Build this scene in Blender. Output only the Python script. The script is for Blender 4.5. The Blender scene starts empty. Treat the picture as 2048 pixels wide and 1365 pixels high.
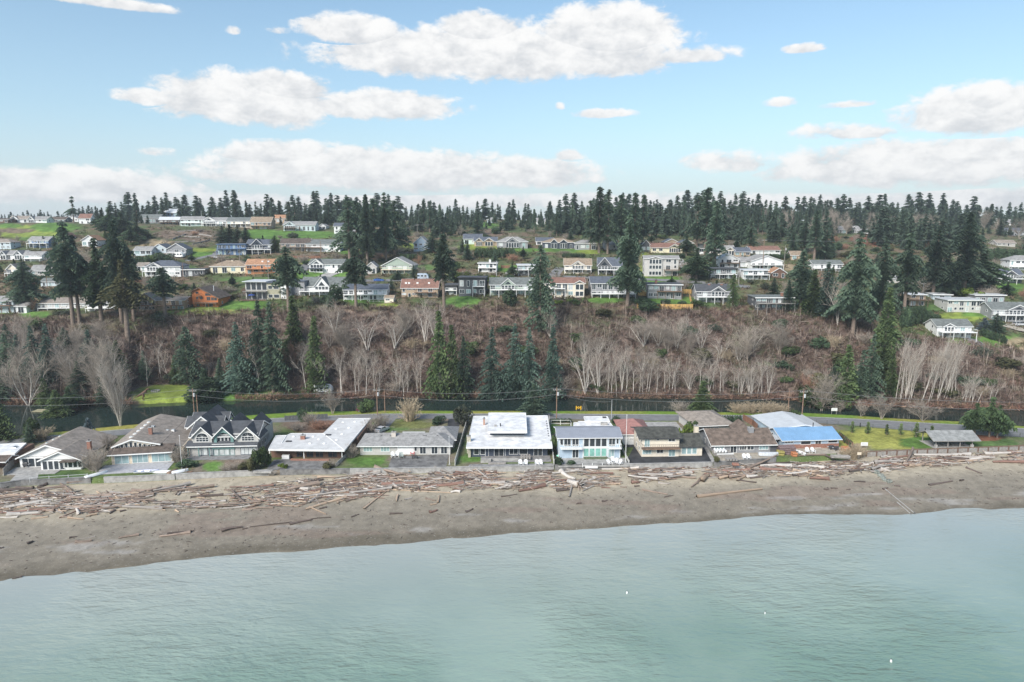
import bpy, math, random
import numpy as np
from mathutils import Vector, Matrix
from mathutils.bvhtree import BVHTree
random.seed(7); RNG = np.random.default_rng(7)
S = bpy.context.scene; COL = S.collection
R = math.radians

# ---------------------------------------------------------------- camera, sky, sun, exposure
F = 1365.0; CU, CV = 1024.0, 682.5          # focal length and centre of the 2048 px photograph
CAMZ = 57.0; PITCH = math.atan((CV - 450.0) / F)
cam_d = bpy.data.cameras.new('camera'); cam = bpy.data.objects.new('camera', cam_d); COL.objects.link(cam)
cam_d.sensor_width = 36.0; cam_d.lens = 36.0 * F / 2048.0; cam_d.clip_start = 1.0; cam_d.clip_end = 6000.0
cam.location = (0, 0, CAMZ); cam.rotation_euler = (math.pi / 2 - PITCH, 0, 0)
S.camera = cam
SP, CP = math.sin(PITCH), math.cos(PITCH)

SUN_EL, SUN_AZ = 38.0, 215.0                # degrees; azimuth clockwise from +Y (behind the camera, to its left)
W = bpy.data.worlds.new('World'); S.world = W; W.use_nodes = True
sun_d = bpy.data.lights.new('sun', 'SUN'); sun_d.energy = 2.6; sun_d.angle = R(25); sun_d.color = (1.0, 0.95, 0.88)
sun = bpy.data.objects.new('sun', sun_d); COL.objects.link(sun)
_sd = Vector((math.sin(R(SUN_AZ)) * math.cos(R(SUN_EL)), math.cos(R(SUN_AZ)) * math.cos(R(SUN_EL)), math.sin(R(SUN_EL))))
sun.rotation_euler = _sd.to_track_quat('Z', 'Y').to_euler(); sun.location = _sd * 500
S.view_settings.view_transform = 'Standard'; S.view_settings.look = 'None'
S.view_settings.gamma = 1.0; S.view_settings.use_curve_mapping = False
S.view_settings.exposure = 1.05
S.cycles.use_denoising = True
S.cycles.max_bounces = 6; S.cycles.diffuse_bounces = 2; S.cycles.glossy_bounces = 2; S.cycles.transmission_bounces = 2
S.cycles.volume_bounces = 0; S.cycles.caustics_reflective = False; S.cycles.caustics_refractive = False

class NT:
    """small wrapper to write node trees as expressions"""
    def __init__(s, tree):
        s.t = tree; tree.nodes.clear()
    def n(s, typ, **kw):
        nd = s.t.nodes.new(typ)
        for k, v in kw.items():
            if k[0] == '_': setattr(nd, k[1:], v)
        return nd
    def link(s, a, b): s.t.links.new(a, b)
    def put(s, sock, v):
        if hasattr(v, 'is_output'): s.link(v, sock)
        elif v is not None: sock.default_value = v
    def m(s, op, a, b=None, c=None, clamp=False):
        nd = s.t.nodes.new('ShaderNodeMath'); nd.operation = op; nd.use_clamp = clamp
        s.put(nd.inputs[0], a)
        if b is not None: s.put(nd.inputs[1], b)
        if c is not None: s.put(nd.inputs[2], c)
        return nd.outputs[0]
    def ss(s, x, a, b):
        nd = s.t.nodes.new('ShaderNodeMapRange'); nd.interpolation_type = 'SMOOTHSTEP'
        s.put(nd.inputs[0], x); nd.inputs[1].default_value = a; nd.inputs[2].default_value = b
        return nd.outputs[0]
    def mix(s, f, a, b, mode='MIX'):
        nd = s.t.nodes.new('ShaderNodeMix'); nd.data_type = 'RGBA'; nd.blend_type = mode
        s.put(nd.inputs[0], f)
        for i, v in ((6, a), (7, b)):
            if isinstance(v, tuple) and len(v) == 3: v = (*v, 1.0)
            s.put(nd.inputs[i], v)
        return nd.outputs[2]
    def noise(s, vec, scale, detail=4, rough=0.55, dist=0.0):
        nd = s.t.nodes.new('ShaderNodeTexNoise')
        if vec is not None: s.link(vec, nd.inputs['Vector'])
        nd.inputs['Scale'].default_value = scale; nd.inputs['Detail'].default_value = detail
        nd.inputs['Roughness'].default_value = rough; nd.inputs['Distortion'].default_value = dist
        return nd.outputs[0]
    def xyz(s, x, y, z):
        nd = s.t.nodes.new('ShaderNodeCombineXYZ')
        for i, v in enumerate((x, y, z)): s.put(nd.inputs[i], v)
        return nd.outputs[0]

def build_world():
    t = NT(W.node_tree)
    out = t.n('ShaderNodeOutputWorld'); bg = t.n('ShaderNodeBackground')
    sky = t.n('ShaderNodeTexSky'); sky.sky_type = 'NISHITA'; sky.sun_disc = False
    sky.sun_elevation = R(SUN_EL); sky.sun_rotation = R(SUN_AZ); sky.altitude = 0; sky.air_density = 1.0
    sky.dust_density = 0.6; sky.ozone_density = 1.2
    tc = t.n('ShaderNodeTexCoord'); sep = t.n('ShaderNodeSeparateXYZ'); t.link(tc.outputs['Generated'], sep.inputs[0])
    x, y, z = sep.outputs
    phi = t.m('ARCTAN2', x, y); the = t.m('ARCSINE', z)
    # clouds of the photograph: bearing, height, half width, half height in degrees, density
    def pc(u, v, a, b, k=1.0):
        dy = (CV - v) / F; d = ((u - CU) / F, CP + dy * SP, -SP + dy * CP); ph = math.degrees(math.atan2(d[0], d[1])); th = math.degrees(math.atan2(d[2], math.hypot(d[0], d[1])))
        return ph, th, math.degrees(a / F), math.degrees(b / F), k
    px = [(1010, 115, 420, 62, 1.0), (700, 62, 120, 34, .95), (960, 60, 100, 40, .9), (1200, 70, 160, 60, 1.0), (1380, 112, 110, 26, .8),
          (500, 205, 180, 62, 1.0), (560, 178, 110, 36, 1.0), (760, 215, 180, 38, .9), (300, 195, 80, 22, .7),
          (760, 345, 400, 56, .95), (560, 310, 150, 34, .8), (140, 375, 240, 44, .85), (1050, 350, 210, 44, .8), (1140, 312, 45, 20, .6),
          (1960, 225, 140, 50, 1.05), (1850, 330, 300, 56, .9), (1460, 325, 120, 34, .62), (1690, 265, 150, 26, .5), (2010, 400, 320, 26, .8),
          (1210, 228, 95, 15, .55), (1560, 206, 45, 15, .55), (1690, 210, 75, 12, .5), (1605, 98, 50, 13, .62), (466, 62, 22, 14, .5),
          (200, 4, 170, 14, .7), (1120, 214, 18, 14, .45), (560, 62, 40, 14, .45), (1000, 405, 1400, 26, .6), (320, 305, 60, 16, .5)]
    cl = [pc(*q) for q in px]
    # the same kind of broken cloud goes on round the rest of the sky
    rr = random.Random(5)
    for i in range(9):
        ph = rr.uniform(48, 312); th = rr.choice([8, 14, 22, 33, 48]) + rr.uniform(-3, 3)
        cl.append((ph if ph <= 180 else ph - 360, th, rr.uniform(14, 30), rr.uniform(2.6, 6), rr.uniform(.8, 1.05)))
    for ph, th, a in ((-34, 33, 20), (8, 31, 13), (33, 36, 16)): cl.append((ph, th, a, 4.5, 1.05))  # unseen clouds above the view; the left one widened to brighten the sea's reflection
    v3 = t.xyz(t.m('MULTIPLY', phi, 1.0), t.m('MULTIPLY', the, 1.7), 0.0)
    n1 = t.noise(v3, 9.0, 3, .55); n2 = t.noise(v3, 30.0, 7, .66, .25)
    wob = t.m('ADD', t.m('MULTIPLY', t.m('SUBTRACT', n1, .5), 0.9), t.m('MULTIPLY', t.m('SUBTRACT', n2, .5), 1.7))
    P = t.xyz(phi, the, 0.0); dens = None; rel = None
    def vm(op, a, b=None, c=None):
        nd = t.t.nodes.new('ShaderNodeVectorMath'); nd.operation = op
        for i, q in enumerate((a, b, c)):
            if q is not None: t.put(nd.inputs[i], q)
        return nd
    for ph, th, a, b, k in cl:
        w = vm('MULTIPLY_ADD', P, (1 / R(a), 1 / R(b), 0), (-ph / a, -th / b, 0)).outputs[0]
        q = t.m('SUBTRACT', k, vm('DOT_PRODUCT', w, w).outputs['Value'])
        if dens is None: dens, rel = q, w
        else:
            mx = t.t.nodes.new('ShaderNodeMix'); mx.data_type = 'VECTOR'
            t.link(t.m('GREATER_THAN', q, dens), mx.inputs[0]); t.link(rel, mx.inputs[4]); t.link(w, mx.inputs[5])
            rel = mx.outputs[1]; dens = t.m('MAXIMUM', q, dens)
    rs = t.n('ShaderNodeSeparateXYZ'); t.link(rel, rs.inputs[0]); rel = rs.outputs[1]
    dens = t.m('SUBTRACT', dens, t.m('MULTIPLY', t.m('MAXIMUM', t.m('MULTIPLY_ADD', rel, -1.0, -.25), 0.0), .9))   # flatter undersides
    d = t.m('ADD', dens, wob)
    alpha = t.ss(d, 0.0, 0.5)
    # lit tops, greyer undersides, puffs inside
    n2b = t.noise(t.xyz(phi, t.m('ADD', t.m('MULTIPLY', the, 1.7), .012), 0.0), 20.0, 5, .6, .15)
    sh = t.m('ADD', t.m('MULTIPLY', rel, .34), t.m('MULTIPLY', t.m('SUBTRACT', n2, n2b), 1.7))
    shade = t.ss(sh, -0.62, 0.46)
    ccol = t.mix(shade, (3.75, 3.85, 4.0), (5.5, 5.45, 5.38))
    hs = t.n('ShaderNodeHueSaturation'); hs.inputs['Saturation'].default_value = 0.98
    t.link(sky.outputs[0], hs.inputs['Color'])
    # thin high haze whitens the sky towards the horizon
    lowf = t.m('MULTIPLY', t.ss(the, 0.42, -0.02), 0.5)
    blue = t.mix(1.0, hs.outputs[0], (.86, .96, .93), 'MULTIPLY')
    base = t.mix(lowf, blue, (2.75, 3.5, 4.35))
    base = t.mix(t.m('MULTIPLY', t.ss(the, 0.15, 0.0), .6), base, (3.6, 3.95, 4.4))
    col = t.mix(t.m('MULTIPLY', alpha, .97), base, ccol)
    t.link(col, bg.inputs['Color']); bg.inputs['Strength'].default_value = 0.09
    t.link(bg.outputs[0], out.inputs[0])
build_world()
W.cycles.sampling_method = 'MANUAL'; W.cycles.sample_map_resolution = 256

# ---------------------------------------------------------------- helpers
def ray(u, v):
    dx = (u - CU) / F; dy = (CV - v) / F
    return Vector((dx, CP + dy * SP, -SP + dy * CP))
def atz(u, v, z=0.0):
    d = ray(u, v); t = (z - CAMZ) / d.z
    return Vector((0, 0, CAMZ)) + d * t
def atY(u, v, Y):
    d = ray(u, v); return Vector((0, 0, CAMZ)) + d * (Y / d.y)
def proj(p):
    t = p[1] * CP + (CAMZ - p[2]) * SP
    up = p[1] * SP + (p[2] - CAMZ) * CP
    return CU + F * p[0] / t, CV - F * up / t
def tag(o, label=None, cat=None, group=None, kind=None):
    if label: o['label'] = label
    if cat: o['category'] = cat
    if group: o['group'] = group
    if kind: o['kind'] = kind
    return o
def empty(name, loc, rz=0.0):
    o = bpy.data.objects.new(name, None); COL.objects.link(o); o.empty_display_size = .5
    o.location = loc; o.rotation_euler = (0, 0, rz); return o
def mesh_np(name, v, f, mats, smooth=False, midx=None):
    me = bpy.data.meshes.new(name)
    v = np.asarray(v, dtype=np.float32); f = np.asarray(f, dtype=np.int32)
    n, k = f.shape
    me.vertices.add(len(v)); me.vertices.foreach_set('co', v.ravel())
    me.loops.add(n * k); me.loops.foreach_set('vertex_index', f.ravel())
    me.polygons.add(n); me.polygons.foreach_set('loop_start', np.arange(0, n * k, k, dtype=np.int32))
    if midx is not None: me.polygons.foreach_set('material_index', np.asarray(midx, dtype=np.int32))
    for m in (mats if isinstance(mats, (list, tuple)) else [mats]): me.materials.append(m)
    me.update(calc_edges=True)
    me.polygons.foreach_set('use_smooth', np.full(n, smooth))
    return me
def mesh_py(name, v, f, mat, smooth=False):
    me = bpy.data.meshes.new(name); me.from_pydata([tuple(p) for p in v], [], f); me.materials.append(mat); me.update()
    if smooth: me.polygons.foreach_set('use_smooth', np.full(len(me.polygons), True))
    return me
def link(name, me, parent=None):
    o = bpy.data.objects.new(name, me); COL.objects.link(o)
    if parent: o.parent = parent
    return o
def copy_tree(o, parent=None):
    c = o.copy(); COL.objects.link(c); c.parent = parent
    for ch in o.children: copy_tree(ch, c)
    return c
class MB:
    def __init__(s): s.v = []; s.f = []
    def add(s, vs, fs):
        n = len(s.v); s.v += [tuple(p) for p in vs]; s.f += [tuple(i + n for i in q) for q in fs]; return s
    def box(s, x0, x1, y0, y1, z0, z1):
        return s.add([(x0, y0, z0), (x1, y0, z0), (x1, y1, z0), (x0, y1, z0), (x0, y0, z1), (x1, y0, z1), (x1, y1, z1), (x0, y1, z1)],
                     [(0, 3, 2, 1), (4, 5, 6, 7), (0, 1, 5, 4), (1, 2, 6, 5), (2, 3, 7, 6), (3, 0, 4, 7)])
    def bar(s, a, b, w, h=None):
        a = Vector(a); b = Vector(b); d = (b - a).normalized(); h = w if h is None else h
        up = Vector((0, 0, 1)) if abs(d.z) < .9 else Vector((1, 0, 0))
        sx = d.cross(up).normalized() * w / 2; sz = sx.cross(d).normalized() * h / 2
        P = [a - sx - sz, a + sx - sz, a + sx + sz, a - sx + sz, b - sx - sz, b + sx - sz, b + sx + sz, b - sx + sz]
        return s.add(P, [(0, 1, 2, 3), (4, 7, 6, 5), (0, 4, 5, 1), (1, 5, 6, 2), (2, 6, 7, 3), (3, 7, 4, 0)])
    def tube(s, pts, rad, n=6):
        pts = [Vector(p) for p in pts]; k = len(pts); rad = rad if isinstance(rad, (list, tuple)) else [rad] * k
        base = len(s.v)
        for i, p in enumerate(pts):
            d = (pts[min(i + 1, k - 1)] - pts[max(i - 1, 0)]).normalized()
            up = Vector((0, 0, 1)) if abs(d.z) < .9 else Vector((1, 0, 0))
            a = d.cross(up).normalized(); b = a.cross(d)
            for j in range(n):
                t = 2 * math.pi * j / n; s.v.append(tuple(p + (a * math.cos(t) + b * math.sin(t)) * rad[i]))
        for i in range(k - 1):
            for j in range(n):
                s.f.append((base + i * n + j, base + i * n + (j + 1) % n, base + (i + 1) * n + (j + 1) % n, base + (i + 1) * n + j))
        s.f.append(tuple(base + j for j in range(n))[::-1]); s.f.append(tuple(base + (k - 1) * n + j for j in range(n)))
        return s
    def prism(s, poly, a0, a1, axis):
        """poly: 2d outline; extruded along axis 'x' (poly=y,z), 'y' (poly=x,z) or 'z' (poly=x,y)"""
        def P(a, q):
            return (a, q[0], q[1]) if axis == 'x' else (q[0], a, q[1]) if axis == 'y' else (q[0], q[1], a)
        n = len(poly)
        return s.add([P(a0, q) for q in poly] + [P(a1, q) for q in poly],
                     [tuple(range(n))[::-1], tuple(range(n, 2 * n))] + [(i, (i + 1) % n, n + (i + 1) % n, n + i) for i in range(n)])
    def build(s, name, mat, parent=None, smooth=False):
        me = mesh_py(name, s.v, s.f, mat, smooth)
        return link(name, me, parent)

# ---------------------------------------------------------------- materials
MATS = {}
def mat(name, col=(.5, .5, .5), rough=.75, var=.25, scale=3.0, bump=0.0, bscale=None, metal=0.0, rand=0.0, col2=None, stripe=None, spec=None, coat=0.0):
    """one procedural material: base colour broken up by noise, optional bump, stripes (axis, period m, depth) and per-object variation"""
    if name in MATS: return MATS[name]
    m = bpy.data.materials.new(name); m.use_nodes = True; MATS[name] = m
    t = NT(m.node_tree); out = t.n('ShaderNodeOutputMaterial'); p = t.n('ShaderNodeBsdfPrincipled'); t.link(p.outputs[0], out.inputs[0])
    tc = t.n('ShaderNodeTexCoord'); co = tc.outputs['Object']
    c2 = col2 or tuple(x * (1 - var) for x in col); c1 = tuple(min(1, x * (1 + var * .5)) for x in col) if not col2 else col
    nz = t.noise(co, scale, 5, .65); nz = t.ss(nz, .32, .68)
    c = t.mix(nz, c2, c1)
    if rand:
        oi = t.n('ShaderNodeObjectInfo'); k = t.m('MULTIPLY_ADD', oi.outputs['Random'], rand * 2, 1 - rand)
        c = t.mix(1.0, c, t.xyz(k, k, k), 'MULTIPLY')
    t.put(p.inputs['Base Color'], c); p.inputs['Roughness'].default_value = rough; p.inputs['Metallic'].default_value = metal
    if spec is not None: p.inputs['Specular IOR Level'].default_value = spec
    if coat: p.inputs['Coat Weight'].default_value = coat
    h = None
    if bump: h = t.noise(co, bscale or scale * 6, 4, .6)
    if stripe:
        ax, per, dep = stripe
        sp = t.n('ShaderNodeSeparateXYZ'); t.link(co, sp.inputs[0])
        fr = t.m('FRACT', t.m('MULTIPLY', sp.outputs['xyz'.index(ax)], 1 / per))
        h = fr if h is None else t.m('ADD', t.m('MULTIPLY', h, .5), fr); bump = max(bump, dep)
    if h is not None:
        b = t.n('ShaderNodeBump'); b.inputs['Strength'].default_value = min(1, bump); b.inputs['Distance'].default_value = .06
        t.link(h, b.inputs['Height']); t.link(b.outputs[0], p.inputs['Normal'])
    return m
def glass(name, col, rough=.06):
    if name in MATS: return MATS[name]
    m = bpy.data.materials.new(name); m.use_nodes = True; MATS[name] = m
    p = m.node_tree.nodes['Principled BSDF']; t = m.node_tree
    tc = t.nodes.new('ShaderNodeTexCoord'); nz = t.nodes.new('ShaderNodeTexNoise'); nz.inputs['Scale'].default_value = .9
    mx = t.nodes.new('ShaderNodeMix'); mx.data_type = 'RGBA'; t.links.new(tc.outputs['Object'], nz.inputs['Vector']); t.links.new(nz.outputs[0], mx.inputs[0])
    mx.inputs[6].default_value = (*[c * .45 for c in col], 1); mx.inputs[7].default_value = (*[min(1, c * 1.4) for c in col], 1)
    t.links.new(mx.outputs[2], p.inputs['Base Color']); p.inputs['Roughness'].default_value = rough; p.inputs['IOR'].default_value = 1.5
    p.inputs['Specular IOR Level'].default_value = .8
    return m
# ---------------------------------------------------------------- terrain (one sheet, cut into beach, ground and bluff)
def vnoise(x, y, seed=0):
    """cheap value noise, numpy"""
    r = np.random.default_rng(seed); T = r.random((256, 256))
    xi = np.floor(x).astype(int); yi = np.floor(y).astype(int); fx = x - xi; fy = y - yi
    fx = fx * fx * (3 - 2 * fx); fy = fy * fy * (3 - 2 * fy)
    g = lambda a, b: T[a % 256, b % 256]
    return (g(xi, yi) * (1 - fx) + g(xi + 1, yi) * fx) * (1 - fy) + (g(xi, yi + 1) * (1 - fx) + g(xi + 1, yi + 1) * fx) * fy
def fbm(x, y, seed=0, o=4):
    s = 0; a = .5
    for i in range(o): s = s + a * (vnoise(x * 2 ** i, y * 2 ** i, seed + i) - .5); a *= .5
    return s
def ip(u, tab): return np.interp(u, tab[0], tab[1])
T_EDGE = ([-900, 0, 240, 500, 750, 1024, 1300, 1550, 1650, 1780, 1900, 2048, 2950], [1245, 1163, 1137, 1108, 1092, 1068, 1049, 1033, 1029, 1031, 1021, 1016, 985])
T_WALL = ([-900, 0, 43, 182, 250, 350, 500, 600, 750, 1024, 1150, 1300, 1430, 1550, 1690, 1720, 1800, 2048, 2950],
          [1010, 968, 962, 957, 955, 950, 943, 940, 939, 934, 931, 929, 926, 918, 910, 905.5, 902, 893, 862])
T_LNEAR = ([-900, 0, 100, 250, 400, 530, 600, 750, 1300, 1450, 1600, 1700, 1800, 1913, 2048, 2950], [925, 873, 864, 849, 837, 827, 823, 820, 821, 823, 824, 829, 836, 841, 851, 915])
T_LFAR = ([-900, 0, 60, 250, 400, 500, 600, 750, 1024, 1300, 1560, 1700, 1850, 1950, 2048, 2950], [815, 811, 812, 811, 804, 803, 797, 798, 797, 798, 801, 812, 817, 820, 822, 850])
T_BASE = ([-900, 0, 240, 262, 300, 420, 480, 560, 700, 900, 1560, 1700, 1950, 2048, 2950], [806, 802, 800, 775, 768, 768, 776, 782, 786, 788, 791, 803, 809, 811, 838])
HU = [-900, 0, 512, 1024, 1536, 1700, 1800, 2048, 2950]
T_TOP = (HU, [652, 640, 624, 612, 618, 645, 672, 702, 722])
T_B = (HU, [625, 618, 606, 599, 606, 622, 636, 648, 655]); Y_B = (HU, [284, 280, 272, 270, 272, 268, 264, 262, 262])
T_C = (HU, [560, 552, 549, 547, 546, 560, 575, 590, 595]); Y_C = (HU, [330, 326, 322, 320, 322, 316, 308, 300, 300])
T_D = (HU, [520, 516, 511, 502, 506, 512, 520, 536, 536]); Y_D = (HU, [366, 366, 366, 376, 372, 370, 365, 360, 360])
T_E = (HU, [495, 491, 486, 488, 486, 484, 486, 490, 490]); Y_E = (HU, [402, 402, 402, 400, 412, 420, 430, 440, 440])
T_F = (HU, [448, 447, 457, 456, 463, 462, 461, 462, 462]); Y_F = (HU, [455, 458, 462, 502, 520, 530, 535, 540, 540])
T_G = (HU, [446, 443, 443, 440, 441, 444, 446, 447, 447]); Y_G = (HU, [540, 540, 540, 610, 640, 660, 670, 680, 680])
SEA_Z, LAG_Z = -3.4, -0.8

# lawns, bare soil, paving-coloured earth: u, v, half width, half height (photograph px), colour key
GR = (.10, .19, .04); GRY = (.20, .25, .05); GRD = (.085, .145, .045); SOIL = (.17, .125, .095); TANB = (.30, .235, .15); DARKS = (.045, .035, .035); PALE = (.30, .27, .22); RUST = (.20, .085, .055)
PATCH = [(395, 790, 140, 17, GR), (330, 790, 70, 22, GRY), (450, 780, 40, 12, GR), (560, 787, 60, 8, GRD),
 (10, 622, 24, 6, GR), (70, 629, 34, 7, GR), (280, 633, 40, 7, GRD), (360, 624, 55, 9, GR), (420, 621, 55, 8, GRY), (480, 612, 60, 9, GR), (500, 605, 30, 5, GR),
 (735, 602, 55, 5, GR), (775, 611, 22, 4, GRY), (925, 603, 38, 11, GR), (1210, 601, 38, 6, GR), (1340, 602, 62, 9, GR), (1330, 614, 70, 4, GRD), (1410, 608, 25, 5, GRD),
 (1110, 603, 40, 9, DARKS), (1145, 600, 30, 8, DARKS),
 (630, 526, 26, 8, GRY), (645, 549, 55, 8, GR), (600, 552, 22, 6, GR), (850, 535, 20, 6, GRD), (1015, 538, 26, 8, GR), (1330, 560, 56, 7, GR), (1290, 530, 12, 26, GRY),
 (390, 508, 40, 7, GR), (400, 500, 40, 4, GRY), (370, 540, 30, 8, GRD), (560, 470, 80, 9, GR), (620, 470, 60, 8, GR), (520, 466, 36, 8, GR), (500, 560, 60, 6, GRD),
 (830, 492, 26, 5, GRY), (960, 494, 46, 6, GRY), (1050, 500, 30, 4, GR), (1100, 501, 26, 4, GR), (1145, 502, 30, 4, GR), (1180, 504, 30, 5, GRY), (975, 451, 24, 6, GR), (985, 466, 30, 8, SOIL),
 (60, 465, 70, 14, GRY), (110, 455, 50, 10, GR), (20, 452, 24, 5, GR), (30, 462, 40, 5, SOIL), (90, 478, 60, 6, GRD), (300, 486, 42, 8, TANB), (345, 470, 40, 9, SOIL), (400, 472, 50, 13, SOIL),
 (700, 505, 26, 4, GR), (620, 513, 40, 5, SOIL), (1925, 634, 52, 10, GRY), (1960, 628, 36, 7, GR), (2022, 575, 30, 12, GR), (1870, 615, 30, 8, GRD), (2000, 680, 52, 10, GR), (1940, 683, 50, 7, GR),
 (2035, 690, 30, 14, TANB), (2035, 658, 22, 6, PALE), (1660, 652, 45, 10, GRD), (1640, 640, 30, 5, GR), (1330, 500, 40, 5, GRY), (1420, 508, 30, 5, PALE), (1580, 535, 30, 6, TANB), (1740, 480, 40, 12, RUST), (1790, 478, 40, 10, RUST),
 # beachfront yards
 (790, 857, 34, 7, GRD), (820, 850, 50, 8, (.16, .17, .06)), (735, 922, 42, 9, GR), (705, 870, 12, 18, SOIL), (430, 933, 24, 11, GR), (128, 949, 55, 8, GRD), (940, 918, 28, 8, GR), (935, 890, 8, 22, GRD),
 (1105, 858, 9, 12, GR), (640, 855, 60, 18, (.16, .10, .075)), (600, 845, 40, 12, SOIL), (470, 930, 30, 12, SOIL), (580, 925, 12, 20, SOIL),
 (1470, 855, 20, 10, GR), (1520, 857, 12, 8, GR), (1780, 875, 100, 26, (.30, .30, .075)), (1700, 880, 40, 18, (.30, .30, .075)), (1840, 885, 40, 12, GR), (1980, 888, 60, 14, GRD), (1970, 876, 40, 7, RUST), (1720, 893, 22, 7, TANB)]

def build_terrain():
    us = np.arange(-900, 2951, 7.0); nu = len(us); dx = (us - CU) / F
    def from_z(v, z):
        dy = (CV - v) / F; dz = -SP + dy * CP; dyw = CP + dy * SP
        t = (z - CAMZ) / dz; return t * dyw, np.broadcast_to(z, us.shape).astype(float)
    def from_Y(v, Y):
        dy = (CV - v) / F; dz = -SP + dy * CP; dyw = CP + dy * SP
        return Y, CAMZ + Y / dyw * dz
    edge = ip(us, T_EDGE) + 2.2 * fbm(us / 60, us * 0, 3) * 2; wall = ip(us, T_WALL)
    keys = []                                   # (Y, z, rows to next)
    keys.append((*from_z(edge + 45, -6.0), 6)); keys.append((*from_z(edge, SEA_Z), 34))
    yE, _ = from_z(edge, SEA_Z); yW, _ = from_z(wall, 0.0)
    ym = yE + (yW - yE) * .55; keys.append((ym, np.full(nu, -1.85), 30))
    keys.append((yW - .12, np.full(nu, -1.15), 1)); keys.append((yW + .12, np.full(nu, -.02), 34))
    ln, _ = from_z(ip(us, T_LNEAR), 0.0); keys.append((ln - 1.0, np.full(nu, 0.0), 3))
    keys.append((ln + 1.2, np.full(nu, -1.6), 3))
    lf, _ = from_z(ip(us, T_LFAR), LAG_Z); keys.append((lf - .3, np.full(nu, -1.6), 3))
    keys.append((lf + 1.2, np.full(nu, .5), 8))
    b, bz = from_z(ip(us, T_BASE), 1.5); b = np.maximum(b, lf + 2.5); keys.append((b, bz, 40))
    tY, tz = from_Y(ip(us, T_TOP), b * 0 + ip(us, (HU, [262, 258, 258, 262, 262, 254, 246, 240, 240])))
    keys.append((tY, tz, 8))
    for tv, ty, n in ((T_B, Y_B, 26), (T_C, Y_C, 20), (T_D, Y_D, 16), (T_E, Y_E, 18), (T_F, Y_F, 8), (T_G, Y_G, 14)):
        keys.append((*from_Y(ip(us, tv), ip(us, ty)), n))
    keys.append((np.full(nu, 1500.0), np.full(nu, 64.0), 0))
    Ys, Zs, K, TT = [], [], [], []
    for i in range(len(keys) - 1):
        n = keys[i][2]
        for j in range(n):
            f = j / n; fz = f
            if i == 9: fz = f + .06 * math.sin(f * 2 * math.pi * 2)
            Ys.append(keys[i][0] * (1 - f) + keys[i + 1][0] * f); Zs.append(keys[i][1] * (1 - fz) + keys[i + 1][1] * fz); K.append(i); TT.append(f)
    Ys.append(keys[-1][0]); Zs.append(keys[-1][1]); K.append(len(keys) - 1); TT.append(0)
    Y = np.array(Ys); Z = np.array(Zs); K = np.array(K); TT = np.array(TT); nr = len(K)
    depth = Y * CP + (CAMZ - Z) * SP; X = dx[None, :] * depth
    amp = np.where(K == 9, 2.2, np.where(K >= 10, .9, np.where((K == 1) | (K == 2), .22, 0.0)))
    amp = amp * np.where(K == 9, np.sin(np.pi * np.clip(TT, 0, 1)), 1.0)
    Z = Z + amp[:, None] * fbm(X / 14, Y / 14, 11) * 2
    U = np.broadcast_to(us, X.shape); dep = Y * CP + (CAMZ - Z) * SP; V = CV - F * (Y * SP + (Z - CAMZ) * CP) / dep
    # natural ground colours
    C = np.zeros((nr, nu, 3)); nz = fbm(X / 9, Y / 9, 31) * 2; nf = fbm(X / 2.5, Y / 2.5, 41) * 2; nl = fbm(X / 30, Y / 30, 51) * 2
    def c3(a): return np.array(a)[None, None, :]
    def lerp(a, b, f): return a * (1 - f[..., None]) + b * f[..., None]
    s = np.where(K == 0, 0.0, np.where(K == 1, TT * .55, np.where(K == 2, .55 + TT * .45, 1)))[:, None]
    sn = s + nz * .10 + nl * .06
    bc = lerp(c3((.135, .118, .09)), c3((.215, .19, .152)), np.clip((sn - .03) / .10, 0, 1))
    bc = lerp(bc, c3((.245, .216, .172)), np.clip((sn - .30) / .12, 0, 1))
    bc = lerp(bc, c3((.385, .335, .255)), np.clip((sn - .50) / .16, 0, 1))
    bc = lerp(bc, c3((.225, .165, .135)), np.clip((fbm(X / 16, Y / 3.5, 77) * 2 - .16) * 3, 0, .4) * ((s > .12) & (s < .5)))
    bc = lerp(bc, c3((.42, .41, .40)), np.clip((fbm(X / 9, Y / 2.2, 88) * 2 - .22) * 2, 0, .35) * ((s > .08) & (s < .32)))
    C[:] = bc
    hill = lerp(c3((.085, .115, .045)), c3((.16, .115, .08)), np.clip(.5 + nz * 1.6 + nl, 0, 1))
    hill = lerp(hill, c3((.065, .085, .04)), np.clip(nf * 2, 0, 1))
    yard = lerp(c3((.11, .15, .05)), c3((.20, .165, .125)), np.clip(.45 + nz * 2.2, 0, 1))
    bluff = lerp(c3((.115, .082, .068)), c3((.18, .132, .108)), np.clip(.5 + nf * 1.5 + nz, 0, 1)); bluff = lerp(bluff, c3((.06, .085, .035)), np.clip(nl * 2.2 - .2, 0, .8))
    m = (K == 3) | (K == 4); C[m] = yard[m]
    # green verge between road and lagoon
    dl = (ln[None, :] - Y); vg = np.clip((6.5 - dl) / 1.2, 0, 1) * (K[:, None] <= 5) * (K[:, None] >= 4)
    C = lerp(C, lerp(c3((.15, .24, .035)), c3((.28, .26, .06)), np.clip(.3 + nz * 2 + nl, 0, 1)), vg)
    m = (K >= 6) & (K <= 7); C[m] = c3((.05, .04, .03)); m = K == 8; C[m] = bluff[m]; m = K == 9; C[m] = bluff[m]; m = K >= 10; C[m] = hill[m]
    for (pu, pv, a, h, col) in PATCH:
        q = ((U - pu) / a) ** 2 + ((V - pv) / h) ** 2 + nf * .7
        flat = (K[:, None] >= 4) & (K[:, None] != 9)
        w = np.clip((1.15 - q) / .3, 0, 1) * flat
        C = lerp(C, c3(col) * (1 + nf[..., None] * .5 + nz[..., None] * .35), w * .95)
    C = np.clip(C, .01, .9)
    P = np.stack([X, Y, Z], -1)
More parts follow.
